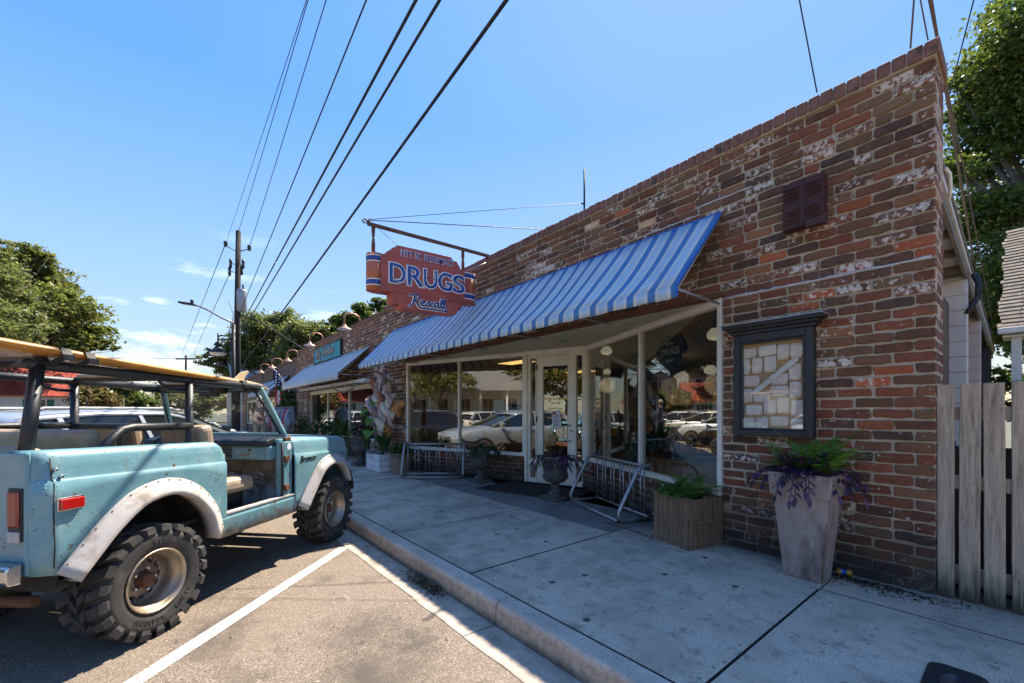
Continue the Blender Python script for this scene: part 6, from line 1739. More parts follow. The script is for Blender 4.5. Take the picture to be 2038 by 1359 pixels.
stuff(MB().add([(-.3, .4, .152), (6, .4, .152), (6, 14, .152), (-.3, 14, .152)], [(0, 1, 2, 3)]).build('gravel', pm('side_yard_gravel', (.13, .11, .09), .95, 0, .4, 30, .8, 60)), 'brown gravel of the side yard behind the fence')

nh = thing('shingled_house', 'neighbour house with tan shingled roof just behind the fence', 'house', (4, 12, 0))
E0 = Vector((.09, 8.45, 3.08)); run, rise, rl = 3.2, 2.75, 8.0
b = MB(); b.bx(.55, 8, 9.1, 15, .1, 3.0); b.build('wall', M_FARBRICK, nh)
b = MB(); b.add([tuple(E0 + Vector((0, 0, -.03))), tuple(E0 + Vector((rl, 0, -.03))), tuple(E0 + Vector((rl, run, rise - .03))), tuple(E0 + Vector((.0, run, rise - .03))), tuple(E0 + Vector((rl, run * 2, -.03))), tuple(E0 + Vector((0, run * 2, -.03)))], [(0, 1, 2, 3), (3, 2, 4, 5)])
rf = b.build('roof', pm('roof_deck', (.1, .08, .06), .9), nh)
SHG = pm('tan_shingle', (.14, .11, .078), .9, 0, .2, 5, .5, 60)
nr = 30; b = MB()
for i in range(nr):
    t0 = i / nr; y0 = E0.y + run * t0; z0 = E0.z + rise * t0; dy, dz = run / nr, rise / nr; x = E0.x - rnd.uniform(0, .08)
    while x < E0.x + 2.2:
        w = rnd.uniform(.26, .34)
        if i < 100:
            q = rnd.uniform(0, .006)
            b.add([(x, y0 - .012, z0 + .012 + q), (x + w - .006, y0 - .012, z0 + .012 + q), (x + w - .006, y0 + dy, z0 + dz + .004), (x, y0 + dy, z0 + dz + .004), (x, y0 - .012, z0 - .004), (x + w - .006, y0 - .012, z0 - .004)], [(0, 1, 2, 3), (0, 4, 5, 1)])
        x += w
b.build('shingle', SHG, rf)['kind'] = 'stuff'
b = MB(); b.bx(E0.x - .06, E0.x + rl, E0.y - .13, E0.y - .02, E0.z - .14, E0.z - .02); b.build('gutter', M_TRIM, nh, bevel=.02)
b = MB(); b.bx(E0.x, E0.x + rl, E0.y - .01, 9.1, E0.z - .2, E0.z - .16); b.build('eave_soffit', M_TRIM, nh)
b = MB(); b.bx(.20, .33, E0.y + .05, E0.y + .18, .1, E0.z - .2); b.build('porch_post', M_TRIM, nh)
b = MB(); b.tube([(.42, 8.6, 2.85), (.45, 8.6, .2)], .035, 8); b.build('downpipe', M_COPPER, nh)

# ================================================================== TREES
def tree(name, label, base, blobs, nleaf, size, mat, trunk=.25, cat='tree', group=None, seed=1, flat=.75, fill=.5, aspect=.5):
    rg = np.random.default_rng(seed)
    g = thing(name, label, cat, base, 0, group)
    # limbs
    b = MB(); base = Vector(base); cen = Vector((0, 0, 0))
    for c, r_ in blobs: cen += Vector(c)
    cen /= len(blobs); fork = base.lerp(Vector((cen.x, cen.y, cen.z)), .42)
    b.tube([base, base.lerp(fork, .5) + Vector((trunk * .3, 0, 0)), fork], [trunk, trunk * .8, trunk * .65], 9)
    b.build('trunk', M_BARK, g)
    b = MB()
    for i, (c, r_) in enumerate(blobs):
        c = Vector(c); mid = fork.lerp(c, .55) + Vector((rg.uniform(-.4, .4), rg.uniform(-.4, .4), -.1 * r_))
        b.tube([fork, mid, c, c + Vector((rg.uniform(-.5, .5), rg.uniform(-.5, .5), .5)) * r_], [trunk * .4, trunk * .26, trunk * .13, .01], 6)
        for k in range(3):
            e = c + Vector((rg.normal(), rg.normal(), rg.normal() * .6)).normalized() * r_ * .85
            b.tube([mid.lerp(c, .7), mid.lerp(e, .65), e], [trunk * .12, trunk * .08, .008], 5)
    b.build('limbs', M_BARK, g)
    # leaves: clumps scattered through each blob, quads scattered in each clump
    V = []
    tot = sum(r_ ** 2.2 for c, r_ in blobs)
    for c, r_ in blobs:
        k = int(nleaf * r_ ** 2.2 / tot); nc = max(6, int(k / 55))
        d = rg.normal(size=(nc, 3)); d /= np.linalg.norm(d, axis=1)[:, None]
        rad = r_ * rg.uniform(fill, 1.06, nc)[:, None]
        cc = np.array(c) + d * rad * np.array([1, 1, flat])
        cs = rg.uniform(.10, .26, nc) * r_ * .85
        idx = rg.integers(0, nc, k)
        P = cc[idx] + rg.normal(size=(k, 3)) * cs[idx][:, None] * np.array([1, 1, .55])
        u = rg.normal(size=(k, 3)); u[:, 2] *= .6; u /= np.linalg.norm(u, axis=1)[:, None]
        w = np.cross(u, rg.normal(size=(k, 3)) * .6 + np.array([0, 0, 1.])); w /= np.linalg.norm(w, axis=1)[:, None] + 1e-6
        s = size * rg.uniform(.55, 1.3, k)[:, None]
        V.append(np.stack([P - u * s, P + w * s * aspect, P + u * s, P - w * s * aspect], 1))
    V = np.concatenate(V).reshape(-1, 3) - np.array(base)
    nq = len(V) // 4
    me = bpy.data.meshes.new('crown'); me.vertices.add(len(V)); me.vertices.foreach_set('co', V.astype(np.float32).ravel())
    me.loops.add(len(V)); me.loops.foreach_set('vertex_index', np.arange(len(V), dtype=np.int32))
    me.polygons.add(nq); me.polygons.foreach_set('loop_start', np.arange(0, len(V), 4, dtype=np.int32))
    try: me.polygons.foreach_set('loop_total', np.full(nq, 4, dtype=np.int32))
    except Exception: pass
    me.materials.append(mat); me.update(calc_edges=True); me.validate()
    o = bpy.data.objects.new('crown', me); COL.objects.link(o); o.parent = g
    return g
def pb(lst, D, jit=0):
    return [(tuple(pp(x, y, D + (jit * math.sin(i * 2.4)))), r_ * D / 838) for i, (x, y, r_) in enumerate(lst)]
tree('oak_tree', 'tall dense green oak rising behind the picket fence and brick corner', (3.2, 18.5, 0),
     pb([(2010, 130, 85), (1955, 205, 62), (2060, 60, 100), (1950, 320, 70), (2040, 250, 95), (1960, 430, 75), (2050, 400, 100), (1975, 540, 80), (2080, 540, 100), (1930, 610, 60), (2010, 650, 70), (1912, 250, 36), (1915, 340, 40), (1925, 450, 45), (1945, 560, 50), (1985, 620, 60), (1905, 170, 26), (2030, 20, 55), (2100, 180, 100)], 15, 1.5),
     80000, .085, M_OAK, .4, seed=2, fill=.3)
tree('ornamental_tree', 'fine leaved shrub tree beside the post of the shingled house', (1.6, 7.2, 0), pb([(2035, 715, 14), (2060, 690, 28), (2050, 640, 16), (2075, 740, 30)], 9.2, .3), 900, .07, M_FERN, .05, seed=7, aspect=.18)
tree('oak_tree', 'broad olive green oak standing over the red roofed cottage', (-46, -17, 0),
     pb([(35, 545, 62), (85, 570, 58), (125, 605, 52), (158, 640, 46), (190, 668, 32), (215, 690, 18), (60, 625, 62), (10, 625, 62), (-50, 560, 80), (110, 660, 48), (150, 685, 30), (20, 500, 28), (-20, 680, 60), (70, 518, 34)], 36, 2.5),
     56000, .19, M_OAK2, .5, seed=3, flat=.8, fill=.35)
tree('street_tree', 'pale leaved tree at the left edge before the bigger oak', (-27, -11, 0), pb([(5, 560, 45), (30, 610, 48), (-20, 640, 60), (55, 640, 40), (20, 665, 32), (80, 665, 26), (-30, 520, 45)], 23, 1.5), 17000, .10, M_MIDLEAF, .2, seed=4, fill=.35)
tree('crape_myrtle', 'orange tinged crape myrtle between the grey house and the dark tree', (-40, -9, 0), pb([(178, 790, 30), (160, 770, 18), (205, 800, 24), (190, 765, 16), (222, 815, 16)], 34, 1), 9000, .13, M_MYRTLE, .12, seed=5)
tree('small_tree', 'dark green round tree beside the crape myrtle down the street', (-46, -7, 0), pb([(248, 775, 26), (262, 800, 30), (232, 800, 22), (285, 805, 22)], 40, 1), 8000, .16, M_OAK, .2, seed=6)
tree('street_tree', 'spreading grey green tree behind the utility pole', (-38, 3.5, 0),
     pb([(520, 655, 42), (568, 645, 38), (600, 660, 34), (480, 690, 36), (440, 705, 26), (412, 715, 18), (545, 700, 48), (640, 670, 30), (505, 720, 40), (460, 730, 30), (585, 700, 40), (500, 640, 24), (628, 662, 32), (662, 668, 24), (695, 658, 22)], 40, 2), 52000, .15, M_MIDLEAF, .3, seed=8, fill=.3)
tree('street_tree', 'dark leaved tree showing over the parapet left of the drugs sign', (-30, 16, 0), pb([(720, 622, 24), (757, 610, 22), (690, 640, 24), (665, 652, 20), (775, 618, 14), (735, 645, 28), (640, 665, 22)], 38, 1.5), 15000, .16, M_OAK, .3, seed=9, fill=.3)
tree('street_tree', 'sprig of treetop showing just above the parapet behind the drugs sign', (-14, 14, 0), pb([(940, 545, 16), (925, 555, 14), (955, 555, 14)], 26, .5), 1300, .12, M_OAK2, .15, seed=10)
tree('street_tree', 'green tree far down the street above the parked cars', (-75, -3, 0), pb([(330, 780, 26), (300, 800, 24), (360, 795, 28), (395, 770, 26), (425, 790, 30), (455, 800, 28), (400, 810, 30), (480, 790, 26)], 62, 4), 16000, .24, M_MIDLEAF, .3, seed=12, fill=.3)
tree('street_tree', 'shade tree across the street, seen only mirrored in the door glass', (-9, -27, 0), [((-9, -27, 5.5), 3.2), ((-7, -26, 4.4), 2.4), ((-11.5, -27, 4.6), 2.5), ((-9, -26, 7.5), 2.2), ((-5, -28, 5), 2.4)], 15000, .2, M_OAK2, .3, seed=13)
tree('street_tree', 'taller shade tree across the street beyond the long pale building', (-25, -30, 0), [((-25, -30, 7), 4), ((-21, -30, 8), 3), ((-29, -29, 7), 3.2), ((-25, -29, 10.5), 2.6)], 13000, .25, M_OAK, .35, seed=14)

# ================================================================== HOUSES DOWN THE STREET
def vstripe(name, col, per, axis='Y', dk=.6):
    n = NT(name); v = n.coord('World'); sx = n.n('SeparateXYZ'); n.l(v, sx.inputs[0])
    fr = n.math('FRACT', n.math('ADD', n.math('DIVIDE', sx.outputs[axis], per), 500))
    c = n.ramp(fr, [(0, tuple(x * dk for x in col)), (.1, col), (.92, tuple(x * .93 for x in col))])
    n.base(c); n.set(Roughness=.7); return n.m
M_BOARDWHITE = vstripe('white_siding', (.6, .6, .57), .18)
M_CLAP = vstripe('grey_clapboard', (.22, .2, .18), .14, 'Z', .5)
M_CLAPW = vstripe('pale_clapboard', (.55, .54, .5), .14, 'Z', .6)
M_REDROOF = pm('red_metal_roof', (.36, .07, .045), .5, .2, .25, 2, .1, 20, (.22, .05, .03), (.55, .7), 3)
M_SLATE = pm('grey_roof', (.14, .135, .13), .85, 0, .25, 6, .3, 30)
M_GREEN = pm('green_shutter', (.02, .12, .075), .6, 0, .2, 6, .1)
M_WINGLASS = NT('dark_window'); M_WINGLASS.base((.02, .025, .03)); M_WINGLASS.set(Roughness=.05); M_WINGLASS = M_WINGLASS.m
def win(par, p, nrm, w, h, shutters=None, grid=(2, 2), frame=None):
    """window on an outer wall: frame, pane, glazing bars; nrm is 'x+' , 'y+' ..."""
    ax = Vector((0, 1, 0)) if nrm[0] == 'x' else Vector((1, 0, 0)); nv = Vector((1, 0, 0)) if nrm[0] == 'x' else Vector((0, 1, 0)); nv *= 1 if nrm[1] == '+' else -1
    p = Vector(p)
    def bb(b, u0, u1, z0, z1, d0, d1):
        q = [p + ax * u0 + nv * d0 + Vector((0, 0, z0)), p + ax * u1 + nv * d1 + Vector((0, 0, z1))]
        b.bx(min(q[0].x, q[1].x), max(q[0].x, q[1].x), min(q[0].y, q[1].y), max(q[0].y, q[1].y), z0 + p.z, z1 + p.z)
    b = MB(); t = .07
    for a in ((-w / 2 - t, w / 2 + t, h, h + t), (-w / 2 - t, w / 2 + t, -t, 0), (-w / 2 - t, -w / 2, 0, h), (w / 2, w / 2 + t, 0, h)): bb(b, *a, .003, .06)
    for i in range(1, grid[0]): u = -w / 2 + w * i / grid[0]; bb(b, u - .015, u + .015, 0, h, .012, .04)
    for j in range(1, grid[1]): z = h * j / grid[1]; bb(b, -w / 2, w / 2, z - .015, z + .015, .012, .038)
    f = b.build('window', frame or M_WHITEWOOD, par)
    b = MB(); bb(b, -w / 2, w / 2, 0, h, .003, .01); b.build('pane', M_WINGLASS, f)
    if shutters:
        for s in (-1, 1):
            b = MB(); c = s * (w / 2 + t + .22); bb(b, c - .2, c + .2, -.03, h + .03, .003, .035)
            for k in range(int(h / .14)): bb(b, c - .16, c + .16, .04 + k * .14, .11 + k * .14, .036, .05)
            b.build('shutter', shutters, f)
def house(name, label, x0, x1, y0, y1, ze, zr, axis, wallm, roofm, over=.3, seams=None, cat='house'):
    g = thing(name, label, cat, ((x0 + x1) / 2, (y0 + y1) / 2, 0))
    b = MB(); b.bx(x0, x1, y0, y1, -.05, ze)
    if axis == 'y':
        xm = (x0 + x1) / 2
        for y in (y0, y1): b.add([(x0, y, ze), (x1, y, ze), (xm, y, zr)], [(0, 1, 2)])
    else:
        ym = (y0 + y1) / 2
        for x in (x0, x1): b.add([(x, y0, ze), (x, y1, ze), (x, ym, zr)], [(0, 1, 2)])
    b.build('wall', wallm, g)
    b = MB(); o_ = over; th = .08
    if axis == 'y':
        xm = (x0 + x1) / 2; sl = (zr - ze) / (xm - x0)
        for s, xe in ((-1, x0 - o_), (1, x1 + o_)):
            zz = ze - sl * o_
            b.prism([(xe, zz), (xm, zr), (xm, zr + th), (xe, zz + th)], 'y', y0 - o_, y1 + o_)
    else:
        ym = (y0 + y1) / 2; sl = (zr - ze) / (ym - y0)
        for s, ye in ((-1, y0 - o_), (1, y1 + o_)):
            zz = ze - sl * o_
            b.prism([(ye, zz), (ym, zr), (ym, zr + th), (ye, zz + th)], 'x', x0 - o_, x1 + o_)
    rf = b.build('roof', roofm, g)
    if seams:
        xm = (x0 + x1) / 2; sl = (zr - ze) / (xm - x0); y = y0 - o_
        while y < y1 + o_:
            for xe in (x0 - o_, x1 + o_):
                b = MB(); b.bar((xe, y, ze - sl * o_ + th + .02), (xm, y, zr + th + .02), .05, .06); b.build('roof_seam', roofm, rf)
            y += seams
    return g
wh = house('cottage', 'white vertical boarded cottage with red metal roof and green shutters', -59, -52, -26, -10.8, 2.95, 5.2, 'y', M_BOARDWHITE, M_REDROOF, .35, 1.1)
for y in (-12.6, -15.6, -18.8, -22): win(wh, (-52, y, .95), 'x+', .8, 1.5, M_GREEN)
win(wh, (-55.5, -10.8, .95), 'y+', .9, 1.5, M_GREEN)
gh = house('town_house', 'tall grey brown boarded house with chimney behind the red roofed cottage', -76, -63, -26, -13.2, 7.6, 9.3, 'y', M_CLAP, M_SLATE, .4)
for z in (1.0, 4.4):
    for y in (-14.6, -17, -19.5, -22, -24): win(gh, (-63, y, z), 'x+', .9, 1.9)
    for x in (-65.5, -69, -73): win(gh, (x, -13.2, z), 'y+', .9, 1.9)
b = MB(); b.bx(-66.5, -65.2, -19.5, -18.4, 8, 11.2); b.bx(-66.6, -65.1, -19.6, -18.3, 10.9, 11.05); b.build('chimney', M_SLATE, gh)
bh = house('brick_house', 'pale brick house with rows of white framed windows beyond the grey house', -79, -72, -13.1, -8.2, 7.0, 8.4, 'x', far_brick('pale_brickwork', (.32, .26, .21), (.24, .19, .16)), M_SLATE, .3)
for z in (1.0, 4.2):
    for y in (-12.2, -10.7, -9.2): win(bh, (-72, y, z), 'x+', .8, 1.8)
wb2 = house('pale_gabled_house', 'pale house with low grey gable roof at the far end of the shop row', -52, -43, .5, 9, 4.0, 6.3, 'y', M_CLAPW, pm('pale_roof', (.42, .4, .38), .8), .4)
lb = house('long_shed', 'long pale boarded building with low roof across the street, mirrored in the left window', -24, -12, -31, -24, 3.4, 5.0, 'x', M_CLAPW, M_SLATE, .6)
for i in range(6):
    win(lb, (-22.8 + i * 2, -24, 1), 'y+', .9, 1.5)
    b = MB(); b.bx(-23.9 + i * 2.2, -23.75 + i * 2.2, -22.9, -22.75, 0, 3.2); b.build('porch_post', M_WHITEWOOD, lb)
b = MB(); b.add([(-24.4, -23.9, 3.5), (-11.6, -23.9, 3.5), (-11.6, -22.5, 3.1), (-24.4, -22.5, 3.1)], [(0, 1, 2, 3)]); b.build('porch_roof', M_SLATE, lb, thick=.06)

# ================================================================== SHOPS BEYOND
def shopfront(name, label, x0, x1, zt_, opens, brick_to, head=2.2, sill=.65):
    """facade on y = 0 with openings; bricks built one by one down to x = brick_to"""
    g = thing(name, label, 'shop', ((x0 + x1) / 2, .3, .15))
    b = MB(); xs = x1
    m = M_FARBRICK if brick_to is None else M_MORTAR
    b.bx(x0, x1, .010, .35, head, zt_ - .1)
    edges_ = [x0] + [v for o in opens for v in o] + [x1]
    for a, c in zip(edges_[::2], edges_[1::2]): b.bx(a, c, .010, .35, .05, head)
    for a, c in opens: b.bx(a, c, .12, .35, .05, sill)
    w = b.build('front_wall', m, g)
    if brick_to is not None:
        mb = MB(); at = []
        def skip(a, x, z): return a < brick_to
        regs = [(max(x0, brick_to), x1, .15 + 25 * CO, zt_ - .1)] + [(max(a, brick_to), c, .15, .15 + 25 * CO) for a, c in zip(edges_[::2], edges_[1::2]) if c > brick_to]
        for a, c, z0, z1 in regs:
            for x, z, L_, H_ in lay(a, c, z0, z1, phase=1):
                vs, fs = brick_shape(L_, H_, br); mb.M = Matrix.Translation((x, br.uniform(-.004, .004), z)); mb.add(vs, fs)
                cc = brickcol(.9); at += [(*[q * 1.1 for q in cc], br.random())] * 36
        mb.M = None; o = mb.build('brick_courses', M_BRICKA, w, attr=at); o['kind'] = 'stuff'
    b = MB(); x = x0
    while x < x1: b.bx(x + .004, min(x1, x + .085), -.03, .36, zt_ - .1, zt_ + rnd.uniform(-.004, .004)); x += .09
    b.build('coping', cop, w)['kind'] = 'stuff'
    b = MB()
    for a, c in opens:
        b.bx(a, c, .08, .18, head - .12, head - .002); b.bx(a, c, .08, .18, sill + .002, sill + .06)
        k = max(1, int((c - a) / 1.9))
        for i in range(k + 1):
            x = a + .03 + (c - a - .06) * i / k; b.bx(x - .03, x + .03, .09, .16, sill + .06, head - .12)
    f = b.build('window', M_TRIM, g)
    for a, c in opens:
        b = MB(); b.bx(a + .03, c - .03, .12, .126, sill + .05, head - .11); b.build('pane', M_GLASS, f)
    b = MB(); b.bx(x0, x1, 3.2, 3.3, .1, 3.2); b.bx(x0, x1, .35, 3.2, .1, .16); b.bx(x0, x1, .35, 3.2, 2.75, 2.8); b.bx(x0, x0 + .1, .35, 3.2, .16, 2.75); b.bx(x1 - .1, x1, .35, 3.2, .16, 2.75)
    b.build('room', M_INTWALL, g)
    b = MB(); b.bx(x0, x1, .3, 8, zt_ - .5, zt_ - .4); b.bx(x0, x1, 7.9, 8, .1, zt_ - .5); b.bx(x0, x0 + .1, 3.3, 7.9, .1, zt_ - .5); b.build('roof', M_SLATE, g)
    return g
sh2 = shopfront('gift_shop_building', 'brick gift shop with turquoise sign and pale striped awning, next to the drugstore', -18.9, -9.62, 3.95, [(-17.1, -10.4)], -18.9)
sh3 = shopfront('far_shop_building', 'farther brick shop with a brown sign beyond the gift shop', -36, -18.92, 3.72, [(-34, -28), (-26, -20.4)], None)
SOFT = thing('sloping_soffit', 'pale boarded canopy underside over the gift shop window', 'canopy', (-13.7, -.2, 2.2))
b = MB(); b.bx(-17.1, -10.3, -.28, -.002, 2.21, 2.30); b.build('beam', M_WHITEWOOD, SOFT)
b = MB()
for i in range(22): b.tube([(-17 + i * .3, -.3, 2.19), (-17 + i * .3, -.3, 2.14)], .012, 5)
b.build('string_light_bulb', M_BLACK, SOFT)['kind'] = 'stuff'
b = MB(); b.tube([(-17 + i * .3, -.3, 2.19 - .02 * (i % 2)) for i in range(22)], .006, 4); b.build('string_light_wire', M_BLACK, SOFT)
awning('pale_awning', 'pale grey striped awning over the gift shop window', -17.4, -10.66, 3.16, 2.42, .83, .16, M_AWN2, -14, M_GREYMET)
M_AWN3 = stripes('dark_pale_awning_cloth', .9, (.5, .53, .55), (.45, .48, .5))
aw3 = awning('pale_awning', 'pale awning with a dark stripe on the farther brick shop', -26.5, -20.2, 3.05, 2.35, .8, .14, M_AWN3, -23.4, M_GREYMET, M_BLACK)
b = MB(); b.bar((-21.9, -.03, 3.06), (-21.9, -.81, 2.37), .2, .02); b.build('dark_stripe', M_BLACK, aw3)
ts = thing('turquoise_sign', 'weathered turquoise board with raised grey letters on the gift shop wall', 'sign', (-14.4, -.03, 3.4))
b = MB(); b.bx(-15.95, -12.95, -.06, .0, 3.17, 3.66); b.build('board', M_TURQ, ts, bevel=.008)
b = MB()
for a in ((-15.97, -12.93, 3.15, 3.172), (-15.97, -12.93, 3.658, 3.68), (-15.97, -15.948, 3.172, 3.658), (-12.952, -12.93, 3.172, 3.658)): b.bx(a[0], a[1], -.075, .0, a[2], a[3])
b.build('frame', M_BLACKWOOD, ts)
for wd, xx, zz, sz in (('My', -15.55, 3.3, .42), ('Maeden', -14.75, 3.34, .36)):
    vs, fs = text_mesh(wd, sz, .012, .015, 0, 'LEFT', 1.05); b = MB(); b.M = Matrix.Translation((xx, -.08, zz)) @ Matrix.Rotation(R(90), 4, 'X'); b.add(vs, fs); b.M = None; b.build('letters', M_GREYLET, ts)
bs = thing('brown_sign', 'dark brown framed wooden sign board on the farther brick shop', 'sign', (-25.2, -.03, 3.3))
b = MB(); b.bx(-26.7, -23.7, -.05, .0, 3.08, 3.5); b.build('board', M_BROWNSIGN, bs)
b = MB()
for a in ((-26.75, -23.65, 3.03, 3.09), (-26.75, -23.65, 3.49, 3.55), (-26.75, -26.69, 3.09, 3.49), (-23.71, -23.65, 3.09, 3.49)): b.bx(a[0], a[1], -.08, .0, a[2], a[3])
b.build('frame', M_BLACKWOOD, bs)
for i, x in enumerate((-11.4, -15.05, -18.5, -21.8, -24.9)):
    lab = ['nearest copper gooseneck lamp, over the bare brick right of the turquoise sign', 'copper gooseneck lamp just left of the turquoise sign', 'copper gooseneck lamp at the joint of the two brick shops', 'copper gooseneck lamp, second farthest, above the brown sign', 'farthest copper gooseneck lamp on the far shop'][i]
    zt_ = 3.95 if i < 2 else 3.75
    g = thing('gooseneck_lamp', lab, 'wall lamp', (x, -.03, zt_), 0, 'copper gooseneck lamps along the parapet')
    pts = [(x, -.0, zt_ - .02), (x, -.01, zt_ + .05)] + [(x, -.22 + .21 * math.cos(a), zt_ + .08 + .12 * math.sin(a)) for a in [R(0 + 180 * k / 8) for k in range(9)]] + [(x, -.43, zt_ - .14)]
    b = MB(); b.tube(pts, .019, 8); b.build('arm', M_COPPER, g)
    b = MB(); b.lathe([(.03, -.1), (.05, -.16), (.09, -.2), (.2, -.255), (.205, -.262)], 20, (x, -.43, zt_), cap=False); b.build('lamp_shade', M_COPPER, g)
    b = MB(); b.lathe([(.2, -.264), (.13, -.262), (.0, -.25)], 20, (x, -.43, zt_), cap=False); b.build('diffuser', M_LAMPWHITE, g)
# red dress and shelf inside the gift shop window
dr = thing('red_dress', 'coral red sleeveless dress on a stand in the gift shop window', 'dress', (-15.6, .55, .7))
b = MB(); n_ = 28; rows = []
for i in range(n_):
    a = 2 * math.pi * i / n_
    rows.append([(-15.6 + math.cos(a) * r_ * (1 + (.10 * math.sin(a * 7) if h < .55 else 0)), .55 + math.sin(a) * r_ * .6 * (1 + (.1 * math.sin(a * 7) if h < .55 else 0)), .75 + h) for r_, h in ((.42, .1), (.35, .3), (.26, .5), (.17, .62), (.19, .8), (.22, .92), (.17, 1.05), (.12, 1.15))])
b.smooth = True; b.grid(rows, True); b.build('cloth', pm('coral_cloth', (.62, .09, .05), .85, 0, .12, 6, 0), dr)
b = MB(); b.tube([(-15.6, .55, .2), (-15.6, .55, .9)], .02, 6); b.build('stand', M_GREYMET, dr)
bw = thing('display_shelf', 'shelf of bowls and small goods in the gift shop window', 'shelf', (-11.9, .7, .2))
b = MB()
for z in (1.0, 1.4): b.bx(-13.2, -10.7, .5, .9, z, z + .03)
for x in (-13.15, -10.75): b.bx(x - .03, x + .03, .5, .9, .2, 1.9)
b.build('rack', M_CRATE, bw)
b = MB(); b.lathe([(.06, 0), (.3, .1), (.34, .18), (.32, .18), (.05, .02)], 18, (-11.6, .7, 1.43)); b.build('bowl', M_CRATE, bw)
for i in range(8): b = MB(); b.lathe([(.04, 0), (.07, .05), (.05, .14 + .02 * (i % 3)), (.03, .16 + .02 * (i % 3))], 10, (-13 + i * .3, .68, 1.03)); b.build('jar', pk[i % 5], bw)
dwt = thing('driftwood_garland', 'pale driftwood garland hung under the gift shop beam', 'garland', (-11.6, -.3, 2.05))
b = MB(); b.tube([(-12.9, -.3, 2.17), (-12.4, -.3, 2.04), (-11.8, -.3, 2.0), (-11.2, -.3, 2.06), (-10.7, -.3, 2.18)], [.02, .03, .028, .03, .015], 7); b.build('driftwood', M_GREYLET, dwt)
# planting along the gift shop
q2 = random.Random(31)
for i, (x, y, r_, h, lab) in enumerate(((-15.9, -.45, .5, .55, 'leafy green shrub with pink flowers at the pier of the gift shop'), (-14.4, -.4, .55, .5, 'low dark green shrub under the red dress window'), (-12.9, -.45, .55, .55, 'green shrub under the gift shop window, middle of the bed'), (-11.5, -.45, .5, .55, 'green shrub under the gift shop window nearest the lime plant'), (-18.3, -.5, .5, .9, 'tall dark climbing shrub on the pier by the clothes rack'))):
    def fn(b): leaves_blob(b, (x, y, .15 + h), 420, r_, r_ * .6, h, .13, .06, q2)
    o = plant('shrub', lab, 'shrub', (x, y, .15), M_BUSH, fn, 'shrubs along the gift shop')
    if i in (0, 2):
        b = MB()
        for k in range(16):
            p = Vector((x + q2.uniform(-r_, r_), y - r_ * .5, .15 + h + q2.uniform(-.2, h * .9)))
            for j in range(5): blade(b, p, (math.cos(j * 1.26), -.5, math.sin(j * 1.26)), .05, .045, .1, 2)
        c_ = b.build('blossom', M_PINK, o, recalc=False); c_['kind'] = 'stuff'
tree('climbing_vine', 'dark green vine with hanging sprays on the wall between the two shops', (-19.2, -.3, .15), [((-19.2, -.35, 1.0), .5), ((-19.2, -.35, 1.7), .45), ((-19.3, -.35, 2.2), .35)], 2600, .07, M_BUSH, .04, 'vine', seed=22)

tree('evergreen_hedge', 'dark evergreen hedge filling the side yard behind the fence', (2.2, 11, 0), [((1.0, 8.2, 1.4), .8), ((1.8, 8, 1.2), .9), ((2.8, 8.2, 1.5), 1.0), ((.35, 8.8, 1.8), .6)] + pb([(1995, 735, 22), (2022, 745, 26), (2030, 700, 20), (1975, 770, 22)], 11.5), 6000, .07, M_BUSH, .06, 'hedge', seed=33)

tree('street_tree', 'low shade tree in front of the long pale building, mirrored in the left window', (-17.5, -20.5, .1), [((-17.5, -20.5, 4.2), 1.9), ((-15.9, -20.3, 3.7), 1.4), ((-19.3, -20.6, 3.9), 1.6), ((-17, -20.4, 5.4), 1.4)], 9000, .13, M_OAK2, .15, seed=41)
# ================================================================== POLES AND WIRES
up = thing('utility_pole', 'tall dark wooden utility pole with transformer and street light arm', 'utility pole', (-23.89, -1.6, 0))
P0 = Vector((-23.9, -1.6, 0))
b = MB(); b.tube([P0, P0 + Vector((.0, .03, 5)), P0 + Vector((.02, .08, 10.24))], [.165, .14, .11], 14); b.build('pole', M_POLE, up)
def upt(px, py, t=20.5): return CAM + ray(px, py) * t
for a, c in (((470, 500), (449, 488)), ((472, 500), (496, 496))):
    p, q = upt(*a), upt(*c); b = MB(); b.tube([p, q], .03, 6); so_ = b.build('insulator_arm', M_GREYMET, up)
    b = MB(); b.lathe([(.03, -.12), (.09, -.1), (.05, -.03), (.1, 0), (.06, .06), (.1, .1), (.04, .16)], 10, q + Vector((0, 0, .05))); b.build('insulator', M_BLACK, so_)
for c in ((459, 524), (457, 540), (484, 525), (481, 538)):
    q = upt(*c); b = MB(); b.tube([upt(469, c[1] + 2), q], .02, 5); b.lathe([(.05, -.22), (.07, -.1), (.05, 0), (.07, .1), (.05, .22)], 8, q); b.build('cutout_fuse', M_BLACK, up)
T_ = upt(481, 597); b = MB(); b.lathe([(.0, -.6), (.17, -.58), (.22, -.5), (.22, .42), (.2, .5), (.0, .55)], 18, T_, cap=False); tr_ = b.build('transformer', M_GREYMET, up)
b = MB(); b.lathe([(.03, .5), (.06, .56), (.03, .64), (.05, .7), (.02, .78)], 8, T_ + Vector((.05, .05, 0))); b.build('bushing', M_BLACK, tr_)
b = MB(); b.tube([upt(466, 643), upt(440, 632), upt(412, 616), upt(395, 609), upt(388, 607)], .045, 8); ar = b.build('street_light_arm', M_GREYMET, up)
b = MB(); b.bar(upt(388, 606.5), upt(358, 602), .3, .10); b.build('street_light_head', M_BLACK, ar, bevel=.03)
b = MB(); b.lathe([(.07, 0), (.07, .14), (.05, .18)], 10, upt(382, 605) + Vector((0, 0, .04))); b.build('light_sensor', M_BLACK, ar)
b = MB()
for k in range(7):
    y0 = 640 + k * 14; b.tube([upt(460 + (k % 3) * 5, y0), upt(456 + k * 2.2, y0 + 30), upt(463 + (k % 2) * 6, y0 + 55)], .02, 5)
